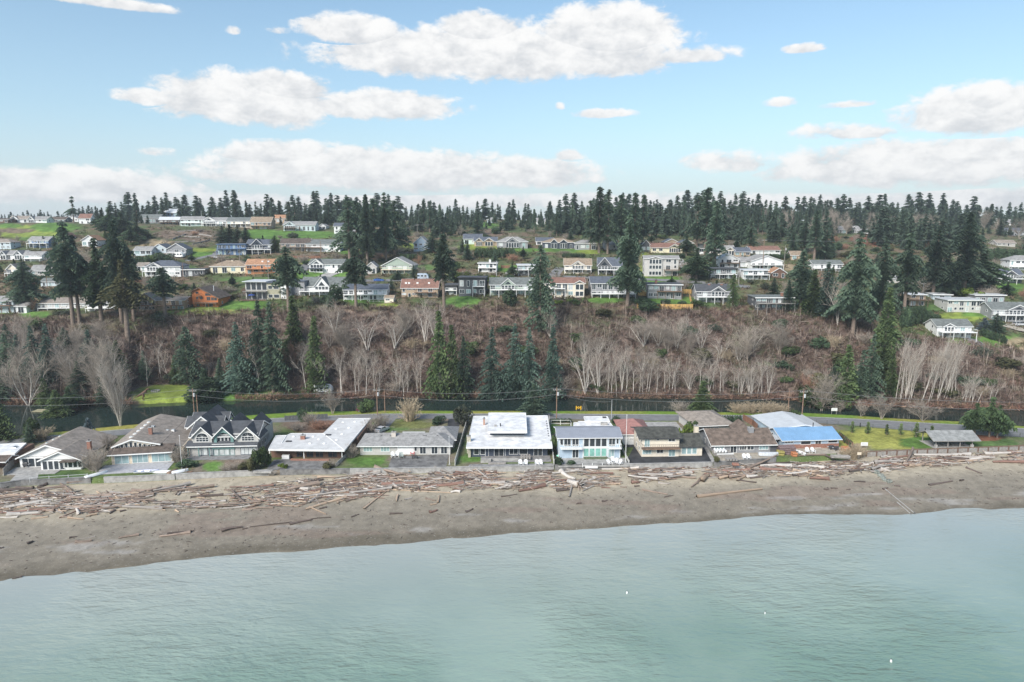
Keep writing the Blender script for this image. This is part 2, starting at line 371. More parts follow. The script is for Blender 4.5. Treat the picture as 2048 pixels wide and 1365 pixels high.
    def cut(name, r0, r1, material):
        n = r1 - r0; v = P[r0:r1].reshape(-1, 3)
        i = np.arange(n * nu).reshape(n, nu); f = np.stack([i[:-1, :-1], i[:-1, 1:], i[1:, 1:], i[1:, :-1]], -1).reshape(-1, 4)
        me = mesh_np(name, v, f, material, smooth=True)
        at = me.color_attributes.new('tint', 'FLOAT_COLOR', 'POINT')
        at.data.foreach_set('color', np.concatenate([C[r0:r1].reshape(-1, 3), np.ones((n * nu, 1))], 1).astype(np.float32).ravel())
        o = link(name, me); tag(o, kind='structure'); return o
    def gmat(name, fine, fs, bump, lo, hi, speck=None):
        m = bpy.data.materials.new(name); m.use_nodes = True; t = NT(m.node_tree)
        out = t.n('ShaderNodeOutputMaterial'); p = t.n('ShaderNodeBsdfPrincipled'); t.link(p.outputs[0], out.inputs[0])
        a = t.n('ShaderNodeAttribute'); a.attribute_name = 'tint'; tc = t.n('ShaderNodeTexCoord'); co = tc.outputs['Object']
        n1 = t.ss(t.noise(co, fine, 6, .7), .3, .7); k = t.m('MULTIPLY_ADD', n1, hi - lo, lo); c = t.mix(1.0, a.outputs['Color'], t.xyz(k, k, k), 'MULTIPLY')
        if speck:
            sp = t.ss(t.noise(co, speck, 3, .7), .60, .70); c = t.mix(t.m('MULTIPLY', sp, .45), c, (.52, .49, .45))
            sp2 = t.ss(t.noise(co, speck * .8, 2, .6), .36, .28); c = t.mix(t.m('MULTIPLY', sp2, .5), c, (.07, .06, .055))
        t.link(c, p.inputs['Base Color']); p.inputs['Roughness'].default_value = .95; p.inputs['Specular IOR Level'].default_value = .2
        h = t.noise(co, fs, 5, .7); bp = t.n('ShaderNodeBump'); bp.inputs['Strength'].default_value = bump; bp.inputs['Distance'].default_value = .12
        t.link(h, bp.inputs['Height']); t.link(bp.outputs[0], p.inputs['Normal']); return m
    first = lambda k: int(np.argmax(K == k))
    r3, r9, r10 = first(3), first(9), first(10)
    cut('beach', 0, r3 + 2, gmat('beach_gravel', .5, 5.0, .35, .8, 1.16, 2.6))
    cut('ground', r3 + 1, r9 + 1, gmat('yard_ground', .9, 6.0, .5, .7, 1.3))
    cut('bluff', r9, r10 + 1, gmat('bluff_earth', .6, 3.0, .8, .6, 1.4))
    cut('hillside', r10, nr, gmat('hill_ground', .35, 2.5, .6, .65, 1.35))
    vv = [tuple(p) for p in P.reshape(-1, 3).tolist()]
    i = np.arange(nr * nu).reshape(nr, nu); f = np.stack([i[:-1, :-1], i[:-1, 1:], i[1:, 1:], i[1:, :-1]], -1).reshape(-1, 4)
    return BVHTree.FromPolygons(vv, f.tolist())
BVH = build_terrain()
def hit(u, v):
    """ground point under a photograph pixel"""
    p = BVH.ray_cast(Vector((0, 0, CAMZ)), ray(u, v).normalized())[0]
    return p if p is not None else atz(u, v, 0)
def gz(x, y):
    p = BVH.ray_cast(Vector((x, y, 300)), Vector((0, 0, -1)))[0]
    return p.z if p is not None else 0.0

# ---------------------------------------------------------------- water
def water(name, deep, shallow, rough, waves, shape, z, bump_d):
    m = bpy.data.materials.new(name); m.use_nodes = True; t = NT(m.node_tree)
    out = t.n('ShaderNodeOutputMaterial'); p = t.n('ShaderNodeBsdfPrincipled'); t.link(p.outputs[0], out.inputs[0])
    tc = t.n('ShaderNodeTexCoord'); co = tc.outputs['Object']
    big = t.ss(t.noise(co, .02, 4, .55), .36, .62)
    a = t.n('ShaderNodeAttribute'); a.attribute_name = 'shoal'
    c = t.mix(big, deep[0], deep[1])
    if shallow: c = t.mix(a.outputs['Fac'], c, shallow)
    t.link(c, p.inputs['Base Color']); p.inputs['Roughness'].default_value = rough; p.inputs['IOR'].default_value = 1.33 if not shallow else 1.85
    mp = t.n('ShaderNodeMapping'); t.link(co, mp.inputs[0]); mp.inputs['Scale'].default_value = (.38, 1.0, 1.0); mp.inputs['Rotation'].default_value = (0, 0, R(-8))
    h1 = t.noise(mp.outputs[0], waves[0], 3, .5, .3); h2 = t.noise(mp.outputs[0], waves[1], 3, .55, .2)
    calm = t.ss(t.noise(co, .03, 2, .5), .38, .62); k = t.m('MULTIPLY_ADD', calm, .75, .25)
    if shallow: k = t.m('MULTIPLY', k, t.m('MULTIPLY_ADD', a.outputs['Fac'], -.62, 1.0))
    h = t.m('MULTIPLY', t.m('ADD', t.m('MULTIPLY', h1, waves[2]), t.m('MULTIPLY', h2, waves[3])), k)
    bp = t.n('ShaderNodeBump'); bp.inputs['Strength'].default_value = 1.0; bp.inputs['Distance'].default_value = bump_d
    t.link(h, bp.inputs['Height']); t.link(bp.outputs[0], p.inputs['Normal'])
    return m
def build_sea():
    m = water('sea_water', ((.15, .25, .195), (.26, .355, .295)), (.365, .385, .352), .035, (.42, 1.6, .8, .42), None, SEA_Z, .8)
    us = np.arange(-900, 2951, 14.0); edge = ip(us, T_EDGE) - 8; rows = []
    E = np.array([tuple(atz(u, v, SEA_Z)) for u, v in zip(us, edge)])
    V = []; A = []; steps = [0, 3, 7, 12, 18, 26, 40, 60, 90, 140, 240, 420, 800]
    for d in steps:
        q = E.copy(); q[:, 1] -= d; V.append(q); A.append(np.full(len(us), max(0, 1 - d / 46.0)))
    V = np.array(V); n, k = V.shape[:2]; i = np.arange(n * k).reshape(n, k)
    f = np.stack([i[:-1, :-1], i[1:, :-1], i[1:, 1:], i[:-1, 1:]], -1).reshape(-1, 4)
    me = mesh_np('sea', V.reshape(-1, 3), f, m, smooth=True)
    at = me.attributes.new('shoal', 'FLOAT', 'POINT'); at.data.foreach_set('value', np.array(A).ravel().astype(np.float32))
    tag(link('sea', me), kind='structure')
    m2 = water('lagoon_water', ((.016, .028, .025), (.024, .038, .032)), None, .08, (.8, 2.5, .4, .25), None, LAG_Z, .02)
    us = np.arange(-900, 2951, 25.0); V = []
    for tab, off in ((T_LNEAR, 2.0), (T_LFAR, -3.0)):
        V.append([tuple(atz(u, v + off, LAG_Z)) for u, v in zip(us, ip(us, tab))])
    V = np.array(V); V[0, :, 1] += .2; V[1, :, 1] += .6; k = len(us); i = np.arange(2 * k).reshape(2, k)
    f = np.stack([i[:-1, :-1], i[:-1, 1:], i[1:, 1:], i[1:, :-1]], -1).reshape(-1, 4)
    tag(link('lagoon', mesh_np('lagoon', V.reshape(-1, 3), f, m2)), kind='structure')
build_sea()
# ---------------------------------------------------------------- house kit
WHITE = mat('white_paint', (.78, .78, .77), .6, .06, 1.2); CREAM = mat('cream_paint', (.70, .60, .46), .7, .1, 1.0)
TRIM = mat('white_trim', (.80, .80, .79), .5, .04, 2); DTRIM = mat('dark_trim', (.05, .05, .055), .5, .1, 2)
GL = glass('window_glass', (.035, .045, .055)); GLT = glass('pale_curtained_glass', (.30, .42, .43), .12); GLG = glass('green_tinted_glass', (.22, .46, .40), .1); GLB = glass('blind_glass', (.55, .58, .58), .2)
WOOD = mat('deck_wood', (.20, .13, .09), .8, .3, 2, .3, 9); GREYWOOD = mat('weathered_wood', (.30, .28, .26), .85, .25, 2, .3, 9); DOORD = mat('dark_door', (.03, .03, .035), .4, .1, 3)
CONC = mat('concrete', (.36, .35, .335), .9, .3, .9, .3, 8); CONCD = mat('stained_concrete', (.20, .195, .19), .9, .45, .6, .3, 6); BRICK = mat('brick', (.30, .15, .11), .85, .35, 5, .4, 14)
ASPH = mat('asphalt', (.19, .19, .195), .9, .18, .5, .3, 12); ASPHD = mat('dark_asphalt', (.045, .046, .05), .85, .5, .4, .2, 8)
DECKG = mat('grey_deck_boards', (.42, .42, .44), .8, .2, 1.5, .3, 6, stripe=('x', .3, .3))
PAVER = mat('grey_pavers', (.24, .235, .235), .9, .35, .8, .3, 7); WHITEROOF = mat('white_membrane_roof', (.74, .74, .745), .7, .26, .45, .2, 5)
def shingle(n, c, v=.3): return mat(n, c, .9, v, .9, .5, 7, stripe=('z', .16, .35))
def siding(n, c): return mat(n, c, .75, .1, 1.0, .05, 9, stripe=('z', .2, .3))
RB = shingle('brown_shingles', (.285, .245, .21)); RBD = shingle('dark_brown_shingles', (.115, .09, .075), .45); RG = shingle('grey_shingles', (.29, .285, .28)); RGD = shingle('charcoal_shingles', (.075, .08, .09)); RGR = shingle('green_grey_shingles', (.155, .17, .165))
RT = shingle('tan_shingles', (.29, .225, .165)); RR = shingle('red_brown_shingles', (.235, .13, .10)); RED = shingle('red_shingles', (.33, .165, .145), .2); RBL = shingle('blue_grey_shingles', (.10, .115, .145)); RCOP = shingle('copper_shingles', (.40, .22, .13))
SL = siding('pale_grey_siding', (.50, .49, .47)); SB = siding('light_blue_siding', (.40, .50, .60)); SN = siding('navy_siding', (.055, .07, .10)); SG = siding('grey_siding', (.27, .275, .29)); SDG = siding('dark_grey_siding', (.10, .105, .115))
SBL = siding('blue_siding', (.10, .17, .30)); SLB = siding('pale_blue_siding', (.52, .60, .64)); SGN = siding('sage_green_siding', (.34, .41, .35)); SY = siding('cream_yellow_siding', (.72, .66, .48)); SOR = siding('orange_siding', (.52, .24, .12)); STM = siding('orange_timber', (.50, .165, .055))
STN = siding('tan_siding', (.42, .32, .23)); SBR = siding('brown_siding', (.15, .085, .06)); SOL = siding('olive_siding', (.36, .34, .25)); SWH = siding('white_siding', (.74, .75, .75)); SMINT = siding('mint_siding', (.58, .70, .66)); TEAL = siding('teal_siding', (.16, .28, .27)); SCR = siding('cream_siding', (.74, .67, .56))
METG = mat('grey_metal_roof', (.36, .38, .43), .4, .08, .5, metal=.25); METB = mat('blue_metal_roof', (.23, .40, .60), .38, .08, .5, metal=.15); METR = mat('pale_metal_roof', (.56, .58, .60), .4, .1, .5)

class House:
    def __init__(s, name, label, cat, u0, v0, u1=None, v1=None, z=None, yaw=None, group=None, tile=None, lm=None):
        s.t = tile or (0, 0, 1)
        A = s.P(u0, v0, z)
        if yaw is None:
            B = s.P(u1, v1 if v1 is not None else v0, z); yaw = math.atan2(B.y - A.y, B.x - A.x)
        s.o = A; s.yaw = yaw; s.ex = Vector((math.cos(yaw), math.sin(yaw), 0)); s.ey = Vector((-math.sin(yaw), math.cos(yaw), 0))
        s.root = empty(name, A, yaw); tag(s.root, label, cat, group)
        if lm: LANDMARKS.append((lm, *s.c((u0 + u1) / 2 if u1 is not None else u0, v0)))
    def c(s, x, y): return s.t[0] + x / s.t[2], s.t[1] + y / s.t[2]
    def P(s, x, y, z=None):
        u, v = s.c(x, y); return hit(u, v) if z is None else atz(u, v, z)
    def xz(s, x, y, d=0.0):
        """local x, z where the sight line of a pixel meets the plane d metres behind the facade"""
        u, v = s.c(x, y); r = ray(u, v); c = Vector((0, 0, CAMZ)) - s.o
        t = (d - c.dot(s.ey)) / r.dot(s.ey); q = c + r * t; return q.dot(s.ex), q.z
    def xy(s, x, y, z):
        u, v = s.c(x, y); q = atz(u, v, z + s.o.z) - s.o; return q.dot(s.ex), q.dot(s.ey)
    def box(s, name, m, x0, x1, y0, y1, z0, z1, parent=None): return MB().box(x0, x1, y0, y1, z0, z1).build(name, m, parent or s.root)
    def win(s, x0, y0, x1, y1, d=0.0, nx=1, nz=1, g=None, f=None, name='window', local=False, t=.09):
        if local: a, zb, b, zt = x0, y0, x1, y1
        else:
            a, zt = s.xz(x0, y0, d); b, zb = s.xz(x1, y1, d)
        g = g or GL; f = f or TRIM; mb = MB()
        mb.box(a, b, d - .07, d + .01, zt - t, zt); mb.box(a, b, d - .09, d + .01, zb, zb + t)
        mb.box(a, a + t, d - .07, d + .01, zb + t, zt - t); mb.box(b - t, b, d - .07, d + .01, zb + t, zt - t)
        for i in range(1, nx): q = a + (b - a) * i / nx; mb.box(q - t * .4, q + t * .4, d - .06, d + .01, zb + t, zt - t)
        for i in range(1, nz): q = zb + (zt - zb) * i / nz; mb.box(a + t, b - t, d - .055, d + .01, q - t * .35, q + t * .35)
        w = mb.build(name, f, s.root); MB().box(a + t * .8, b - t * .8, d - .03, d + .005, zb + t * .8, zt - t * .8).build('pane', g, w)
        return w
    def sidewin(s, x, sx, y0, y1, z0, z1, g=None):
        mb = MB(); e = sx * .07; X0, X1 = min(x, x + e), max(x, x + e); t = .09
        mb.box(X0, X1, y0, y1, z1 - t, z1); mb.box(X0, X1, y0, y1, z0, z0 + t); mb.box(X0, X1, y0, y0 + t, z0 + t, z1 - t); mb.box(X0, X1, y1 - t, y1, z0 + t, z1 - t)
        w = mb.build('window', TRIM, s.root); X0, X1 = min(x, x + e * .4), max(x, x + e * .4); MB().box(X0, X1, y0 + t, y1 - t, z0 + t, z1 - t).build('pane', g or GL, w)
    def wall(s, m, x0, x1, y0, y1, z0, z1, name='wall'): return s.box(name, m, x0, x1, y0, y1, z0 - 1.6, z1)
    def gable_x(s, m, x0, x1, y0, y1, ze, zr, ov=.45, t=.2, wm=None, fas=TRIM, name='roof'):
        ym = (y0 + y1) / 2; k = (zr - ze) / (ym - y0); e = ze - k * ov
        r = MB().prism([(y0 - ov, e), (ym, zr), (y1 + ov, e), (y1 + ov, e - t), (ym, zr - t), (y0 - ov, e - t)], x0 - ov, x1 + ov, 'x').build(name, m, s.root)
        if fas:
            MB().box(x0 - ov - .02, x1 + ov + .02, y0 - ov - .05, y0 - ov - .005, e - t - .02, e - .02).build('fascia', fas, r)
            for q in (x0 - ov - .045, x1 + ov + .005): MB().prism([(y0 - ov, e - .01), (ym, zr - .01), (y1 + ov, e - .01), (y1 + ov, e - t - .04), (ym, zr - t - .04), (y0 - ov, e - t - .04)], q, q + .04, 'x').build('barge_board', fas, r)
        if wm: MB().prism([(y0 + .02, ze - t - .02), (ym, zr - t - .02), (y1 - .02, ze - t - .02)], x0 + .01, x1 - .01, 'x').build('gable_wall', wm, s.root)
        return r
    def gable_y(s, m, x0, x1, y0, y1, ze, zr, ov=.4, t=.2, wm=None, fas=TRIM, xa=None, zl=None, name='roof'):
        """ridge running back from the facade; xa = apex x; zl = separate right eave height"""
        xm = (x0 + x1) / 2 if xa is None else xa; zR = ze if zl is None else zl
        kl = (zr - ze) / (xm - x0); kr = (zr - zR) / (x1 - xm); el = ze - kl * ov; er = zR - kr * ov
        P = [(x0 - ov, el), (xm, zr), (x1 + ov, er), (x1 + ov, er - t), (xm, zr - t), (x0 - ov, el - t)]
        r = MB().prism(P, y0 - ov, y1 + .3, 'y').build(name, m, s.root)
        if fas: MB().prism([(x0 - ov, el + .03), (xm, zr + .03), (x1 + ov, er + .03), (x1 + ov, er - t - .06), (xm, zr - t - .06), (x0 - ov, el - t - .06)], y0 - ov - .06, y0 - ov - .005, 'y').build('barge_board', fas, r)
        if wm: MB().prism([(x0 + .01, ze - t - .02), (xm, zr - t - .02), (x1 - .01, zR - t - .02)], y0 + .0, y1 - .05, 'y').build('gable_wall', wm, s.root)
        return r
    def hip(s, m, x0, x1, y0, y1, ze, zr, ov=.5, inset=None, t=.18, fas=TRIM, name='roof'):
        x0 -= ov; x1 += ov; y0 -= ov; y1 += ov; q = min((y1 - y0) / 2, (x1 - x0) / 2) if inset is None else inset; ym = (y0 + y1) / 2; ra, rb = x0 + q, x1 - q
        if rb - ra < .1: ra = rb = (x0 + x1) / 2; rb += .05
        v = [(x0, y0, ze - t), (x1, y0, ze - t), (x1, y1, ze - t), (x0, y1, ze - t), (x0, y0, ze), (x1, y0, ze), (x1, y1, ze), (x0, y1, ze), (ra, ym, zr), (rb, ym, zr)]
        r = MB().add(v, [(0, 3, 2, 1), (0, 1, 5, 4), (1, 2, 6, 5), (2, 3, 7, 6), (3, 0, 4, 7), (4, 5, 9, 8), (5, 6, 9), (6, 7, 8, 9), (7, 4, 8)]).build(name, m, s.root)
        if fas: MB().box(x0 - .02, x1 + .02, y0 - .04, y0 - .004, ze - t - .02, ze + .01).build('fascia', fas, r)
        return r
    def flat(s, m, poly, z, t=.3, fas=TRIM, name='roof'):
        r = MB().prism(poly, z - t, z, 'z').build(name, m, s.root)
        if fas:
            mb = MB(); n = len(poly)
            for i in range(n):
                a = Vector(poly[i]); b = Vector(poly[(i + 1) % n]); mb.bar((a.x, a.y, z - t / 2), (b.x, b.y, z - t / 2), .12, t + .12)
            mb.build('fascia', fas, r)
        return r
    def deck(s, m, x0, x1, y0, y1, z, rail=1.0, post=True, rm=None, t=.22, slats=True):
        d = s.box('deck', m, x0, x1, y0, y1, z - t, z); rm = rm or TRIM
        if post:
            n = max(2, int((x1 - x0) / 3.2) + 1)
            for i in range(n):
                q = x0 + .12 + (x1 - x0 - .24) * i / (n - 1); MB().box(q - .08, q + .08, y0 + .1, y0 + .26, -2.0, z - t).build('post', rm, d)
        if rail:
            mb = MB(); mb.box(x0, x1, y0, y0 + .07, z + rail - .08, z + rail); mb.box(x0, x1, y0 + .01, y0 + .06, z + .12, z + .18)
            n = max(2, int((x1 - x0) / (1.6 if not slats else .45)))
            for i in range(n + 1): q = x0 + .03 + (x1 - x0 - .06) * i / n; mb.box(q - .025, q + .025, y0 + .015, y0 + .055, z, z + rail - .08)
            for q in (x0, x1 - .07): mb.box(q, q + .07, y0 + .07, y1, z + rail - .08, z + rail)
            mb.build('railing', rm, d)
        return d
    def chimney(s, m, x, y, z0, z1, w=.8, dp=.8):
        c = s.box('chimney', m, x - w / 2, x + w / 2, y - dp / 2, y + dp / 2, z0, z1); MB().box(x - w / 2 - .08, x + w / 2 + .08, y - dp / 2 - .08, y + dp / 2 + .08, z1, z1 + .14).build('chimney_cap', CONC, c)
        MB().tube([(x, y, z1 + .14), (x, y, z1 + .5)], .14).build('flue', DTRIM, c); return c
    def curb(s, m, x, y, z, w=.9, dp=1.1, h=.22, name='skylight'):
        c = s.box(name, TRIM, x - w / 2, x + w / 2, y - dp / 2, y + dp / 2, z - .3, z + h); MB().box(x - w / 2 + .08, x + w / 2 - .08, y - dp / 2 + .08, y + dp / 2 - .08, z + h, z + h + .05).build('pane', m, c); return c
LANDMARKS = []
def plain(h, x0, x1, y0, y1, z): return [(x0, y0), (x1, y0), (x1, y1), (x0, y1)]

Z1 = (0, 760, 5.055); Z2 = (350, 760, 5.055); Z3 = (680, 760, 5.055); Z4 = (900, 760, 5.055); Z5 = (1220, 760, 5.055); Z6 = (1500, 760, 6.827); Z7 = (1648, 760, 5.055)

# -------- beachfront, left to right
def house_flat_left():
    h = House('beach_house', 'low brown house with white membrane roof at left edge of seawall row', 'house', -300, 880, 120, 872, 0.0, tile=Z1, lm='white membrane roof at left edge')
    W = h.xz(120, 872)[0]; z = 3.0
    h.wall(SBR, 0, W, 0, 9, 0, z - .3)
    h.flat(WHITEROOF, [h.xy(-300, 760, z), h.xy(150, 745, z), h.xy(265, 640, z), h.xy(-200, 660, z)], z)
    h.gable_x(RBD, 0, W + .8, -3.2, 1.0, 2.4, 3.1, .3, wm=SBR)
    for i in range(3): h.win(W - 2.2 - i * 2.6, .7, W - .5 - i * 2.6, 2.0, local=True, nx=2)
    h.curb(GL, W - 2, 5, z)
house_flat_left()

def house_white_gables():
    h = House('beach_house', 'white house with two front gables and brown shingle roof behind a small lawn', 'house', 420, 917, 822, 906, 0.0, tile=Z1, lm='white twin-gable beach house')
    W = h.xz(822, 906)[0]; zl = h.xz(215, 800, 2.4)[1]; XL = h.xz(208, 890, 2.4)[0]
    h.wall(WHITE, 0, W, 0, 14, 0, 2.7); h.wall(WHITE, XL, 0.4, 2.4, 15, 0, 2.7)
    xa = h.xz(610, 700, 2.0)[0]; h.gable_y(RB, XL, W, 2.4, 17, 2.75, 5.6, .6, wm=WHITE, xa=(XL + W) / 2 - 1.0)
    h.gable_y(RB, 0, W, 0, 9, 2.7, 4.6, .5, wm=WHITE, xa=W * .5)
    h.box('porch_roof', RBD, W * .55, W - .3, -1.6, 0.02, 2.3, 2.5)
    for i in range(4): h.win(.35 + i * 1.28, .1, 1.5 + i * 1.28, 2.3, local=True)
    for i in range(4): h.win(W * .56 + i * 1.1, .5, W * .56 + 1.0 + i * 1.1, 2.05, local=True)
    h.win(XL + .5, .1, XL + 3.4, 2.3, 2.4, nx=2, local=True); h.win(XL + 3.5, .1, 0.1, 2.3, 2.4, nx=2, local=True)
    h.box('terrace', CONC, XL - 1, W * .5, -2.6, 2.4, -.2, .12); h.box('step', CONC, XL - 1, W * .45, -3.3, -2.6, -.3, -.02)
    h.chimney(BRICK, W - .8, 6, 2, 5.0)
    for i in range(6): h.curb(GLT, XL + 3.2 + (i % 2) * .5, 6 + i * 1.4, 3.95 + (i % 2) * .35, .5, .6, .15)
house_white_gables()

def house_big_gable():
    h = House('beach_house', 'cream beach house with wide brown gable and a row of tall gable windows', 'house', 1133, 862, 1745, 826, 0.0, tile=Z1, lm='cream wide-gable beach house')
    W = h.xz(1745, 826)[0]; g = h.xz(1600, 840)[0]
    h.wall(CREAM, 0, W, 0, 20, 0, 2.9); xa = h.xz(1330, 597, 1.6)[0]; zr = h.xz(1330, 597, 1.6)[1]; ze = h.xz(1140, 668, 1.6)[1]
    h.gable_y(RB, .2, g, 1.6, 24, ze, zr, .5, .25, wm=CREAM, xa=xa, zl=ze + .1)
    P = [(-.5, h.xz(1120, 768, -.8)[1]), (W + .3, 2.6)]
    MB().add([(-.6, -.9, 2.75), (W + .4, -.9, 2.75), (W + .4, 2.2, 4.0), (-.6, 2.2, 4.0), (-.6, -.9, 2.55), (W + .4, -.9, 2.55), (W + .4, 2.2, 3.7), (-.6, 2.2, 3.7)], [(0, 1, 2, 3), (7, 6, 5, 4), (0, 4, 5, 1), (1, 5, 6, 2), (2, 6, 7, 3), (3, 7, 4, 0)]).build('lower_roof', RBD, h.root)
    h.box('fascia', TRIM, -.62, W + .42, -.96, -.905, 2.52, 2.78)
    # right hand wing with its own low roof
    h.gable_y(RB, g - 4.2, W + 2.2, 2.6, 23, 3.2, 5.2, .3, xa=g - 3.2, zl=2.9, fas=None)
    h.wall(CREAM, W - 1, W + 2.0, 2.5, 21, 0, 3.0)
    for i in range(9):
        cx = .9 + i * (g - 2.2) / 8 + .1; top = ze - .2 + (zr - ze) * (1 - abs(cx - xa) / max(xa, g - xa)) - .55
        if top > 3.55: h.win(cx - .38, 3.45 if top < 4.1 else 3.4, cx + .38, top + .05, 1.6, local=True)
    for a, b, n in ((1158, 1305, 2), (1335, 1500, 3), (1535, 1735, 3)):
        x0 = h.xz(a, 800)[0]; x1 = h.xz(b, 800)[0]; h.win(x0, .15, x1, 2.25, local=True, nx=n, g=GLT)
    h.chimney(BRICK, h.xz(1530, 600, 7)[0], 7, 4, 6.9)
    for i in range(7): h.curb(GLB, xa - .9 + (i == 6) * 2.2, 4.2 + i * 2.6 - (i == 6) * 7, zr - .35, .8, .9, .2)
    for i in range(2): h.curb(GLB, g - 1.0 + i * 1.4, 12, zr - 1.35, .7, .9, .2)
    h.box('deck', DECKG, -1.5, W + .5, -6.4, 0, -.3, .06)
house_big_gable()

def house_three_gables():
    h = House('beach_house', 'large grey house with slate roof, three front gables and teal middle bay', 'house', 150, 772, 835, 758, 0.0, tile=Z2, lm='grey three-gable house')
    W = h.xz(835, 758)[0]; z1 = 2.75; z2 = 5.3; D = 10.5
    h.wall(SL, 0, W, 0, D, 0, z1); h.wall(SL, .4, W, .9, D, z1, z2)
    zr = h.xz(560, 418, D / 2)[1]; h.gable_x(RGD, .2, W, .9, D, z2 - .3, zr, .4, .25, wm=SL)
    # pent roof between the storeys
    MB().add([(-.6, -.9, 2.7), (W + .3, -.9, 2.7), (W + .3, 1.1, 3.7), (-.6, 1.1, 3.7), (-.6, -.9, 2.55), (W + .3, -.9, 2.55), (W + .3, 1.1, 3.5), (-.6, 1.1, 3.5)], [(0, 1, 2, 3), (7, 6, 5, 4), (0, 4, 5, 1), (1, 5, 6, 2), (2, 6, 7, 3), (3, 7, 4, 0)]).build('pent_roof', RGD, h.root)
    h.box('fascia', TRIM, -.62, W + .32, -.95, -.905, 2.5, 2.74)
    for i, (ax, hw) in enumerate(((265, 2.75), (482, 2.85), (728, 3.0))):
        xa, zt = h.xz(ax, 472, .3); hw2 = hw - .45
        h.gable_y(RGD, xa - hw2, xa + hw2, .35, 6.5, zt - hw2 * 1.0, zt, .5, .2, wm=None if i == 1 else SL, fas=TRIM)
        if i != 1:
            h.box('gable_bay', SL, xa - hw2, xa + hw2, .35, 2.5, 3.3, zt - hw2 * 1.0 - .15)
            w = h.win(xa - 1.55, 3.55, xa + 1.55, 4.75, .35, nx=4, nz=2, local=True); n = 10
            pts = [(xa + 1.55 * math.cos(math.pi * k / n), 4.75 + 1.15 * math.sin(math.pi * k / n)) for k in range(n + 1)]
            MB().prism(pts, .27, .36, 'y').build('arched_window', TRIM, h.root)
            a = MB(); 
            for s0, s1 in ((0, 3), (3, 5), (5, 7), (7, 10)): a.prism([(xa + (q[0] - xa) * .86, 4.78 + (q[1] - 4.75) * .86) for q in pts[s0:s1 + 1]] + [(xa + (pts[s0][0] - xa) * .05 + (pts[s1][0] - xa) * .05, 4.85)], .25, .3, 'y')
            a.build('arched_pane', GL, h.root)
        else:
            MB().prism([(xa - hw2, 3.1), (xa - hw2, zt - hw2 - .2), (xa, zt - .25), (xa + hw2, zt - hw2 - .2), (xa + hw2, 3.1), (xa + 1.7, 3.1), (xa + 1.7, 4.7), (xa + 1.1, 5.5), (xa, 5.85), (xa - 1.1, 5.5), (xa - 1.7, 4.7), (xa - 1.7, 3.1)], .3, .5, 'y').build('balcony_arch', TEAL, h.root)
            h.box('balcony_wall', TEAL, xa - hw2 - .3, xa + hw2 + .3, -.3, .9, 1.75, 3.0); h.box('balcony_rail', TRIM, xa - hw2 - .35, xa + hw2 + .35, -.36, -.3, 2.95, 3.1)
            for k in range(4): h.win(xa - 1.75 + k * .9, 3.1, xa - .95 + k * .9, 5.0, 1.4 if False else .86, local=True)
            for k, (a0, a1) in enumerate(((-2.5, -1.3), (-1.1, 1.3), (1.5, 2.6))): h.win(xa + a0, .05, xa + a1, 2.2, -.02, nx=2 if k == 1 else 1, g=GLB, f=TEAL, local=True)
    for a0, a1 in ((235, 330), (335, 388)): h.win(h.xz(a0, 700)[0], .1, h.xz(a1, 700)[0], 2.15, nx=2, g=GLB, f=SN, local=True)
    x0, x1 = h.xz(662, 700)[0], h.xz(822, 700)[0]; h.win(x0, .1, x1, 2.0, nx=4, g=GLB, f=SN, local=True); h.win(x0, 2.0, x1, 2.5, nx=4, local=True)
    for k in range(3): h.box('porch_post', TEAL, -.2 + k * 2.6, .0 + k * 2.6, -.7, -.5, -.2, 2.55)
    h.box('terrace', PAVER, -.6, W + .2, -3.2, 0, -.3, .05)
    # rear cross wings
    xa, zt = h.xz(430, 250, 18); h.gable_y(RGD, xa - 3.6, xa + 3.6, 6.5, 18, zt - 3.0, zt, .3, .25, wm=SL); h.wall(SL, xa - 3.4, xa + 3.4, 10, 18, 0, zt - 3.2)
    for yy, q in ((11.5, 6.2), (15.5, 6.2)):
        h.gable_x(RGD, xa - 5.2, xa + q - 2.2, yy - 2.3, yy + 2.3, zt - 3.4, zt - 1.3, .3, .2, wm=SL)
    xa, zt = h.xz(815, 375, 8); h.gable_y(RGD, xa - 2.2, xa + 2.2, 6, 13, zt - 2.2, zt, .3, .2, wm=SL)
    xa, zt = h.xz(595, 380, 8); h.gable_y(RGD, xa - 2.4, xa + 2.4, 6, 13, zt - 2.2, zt, .3, .2, wm=SL)
    h.wall(SL, xa - 6, W - .2, D - .5, 15, 0, z2 - 1)
    h.sidewin(W, 1, 3.5, 4.7, 1.2, 2.4); h.sidewin(W, 1, 6.0, 7.2, 3.6, 4.8); h.sidewin(W, 1, 6.5, 7.7, 1.0, 2.2)
house_three_gables()

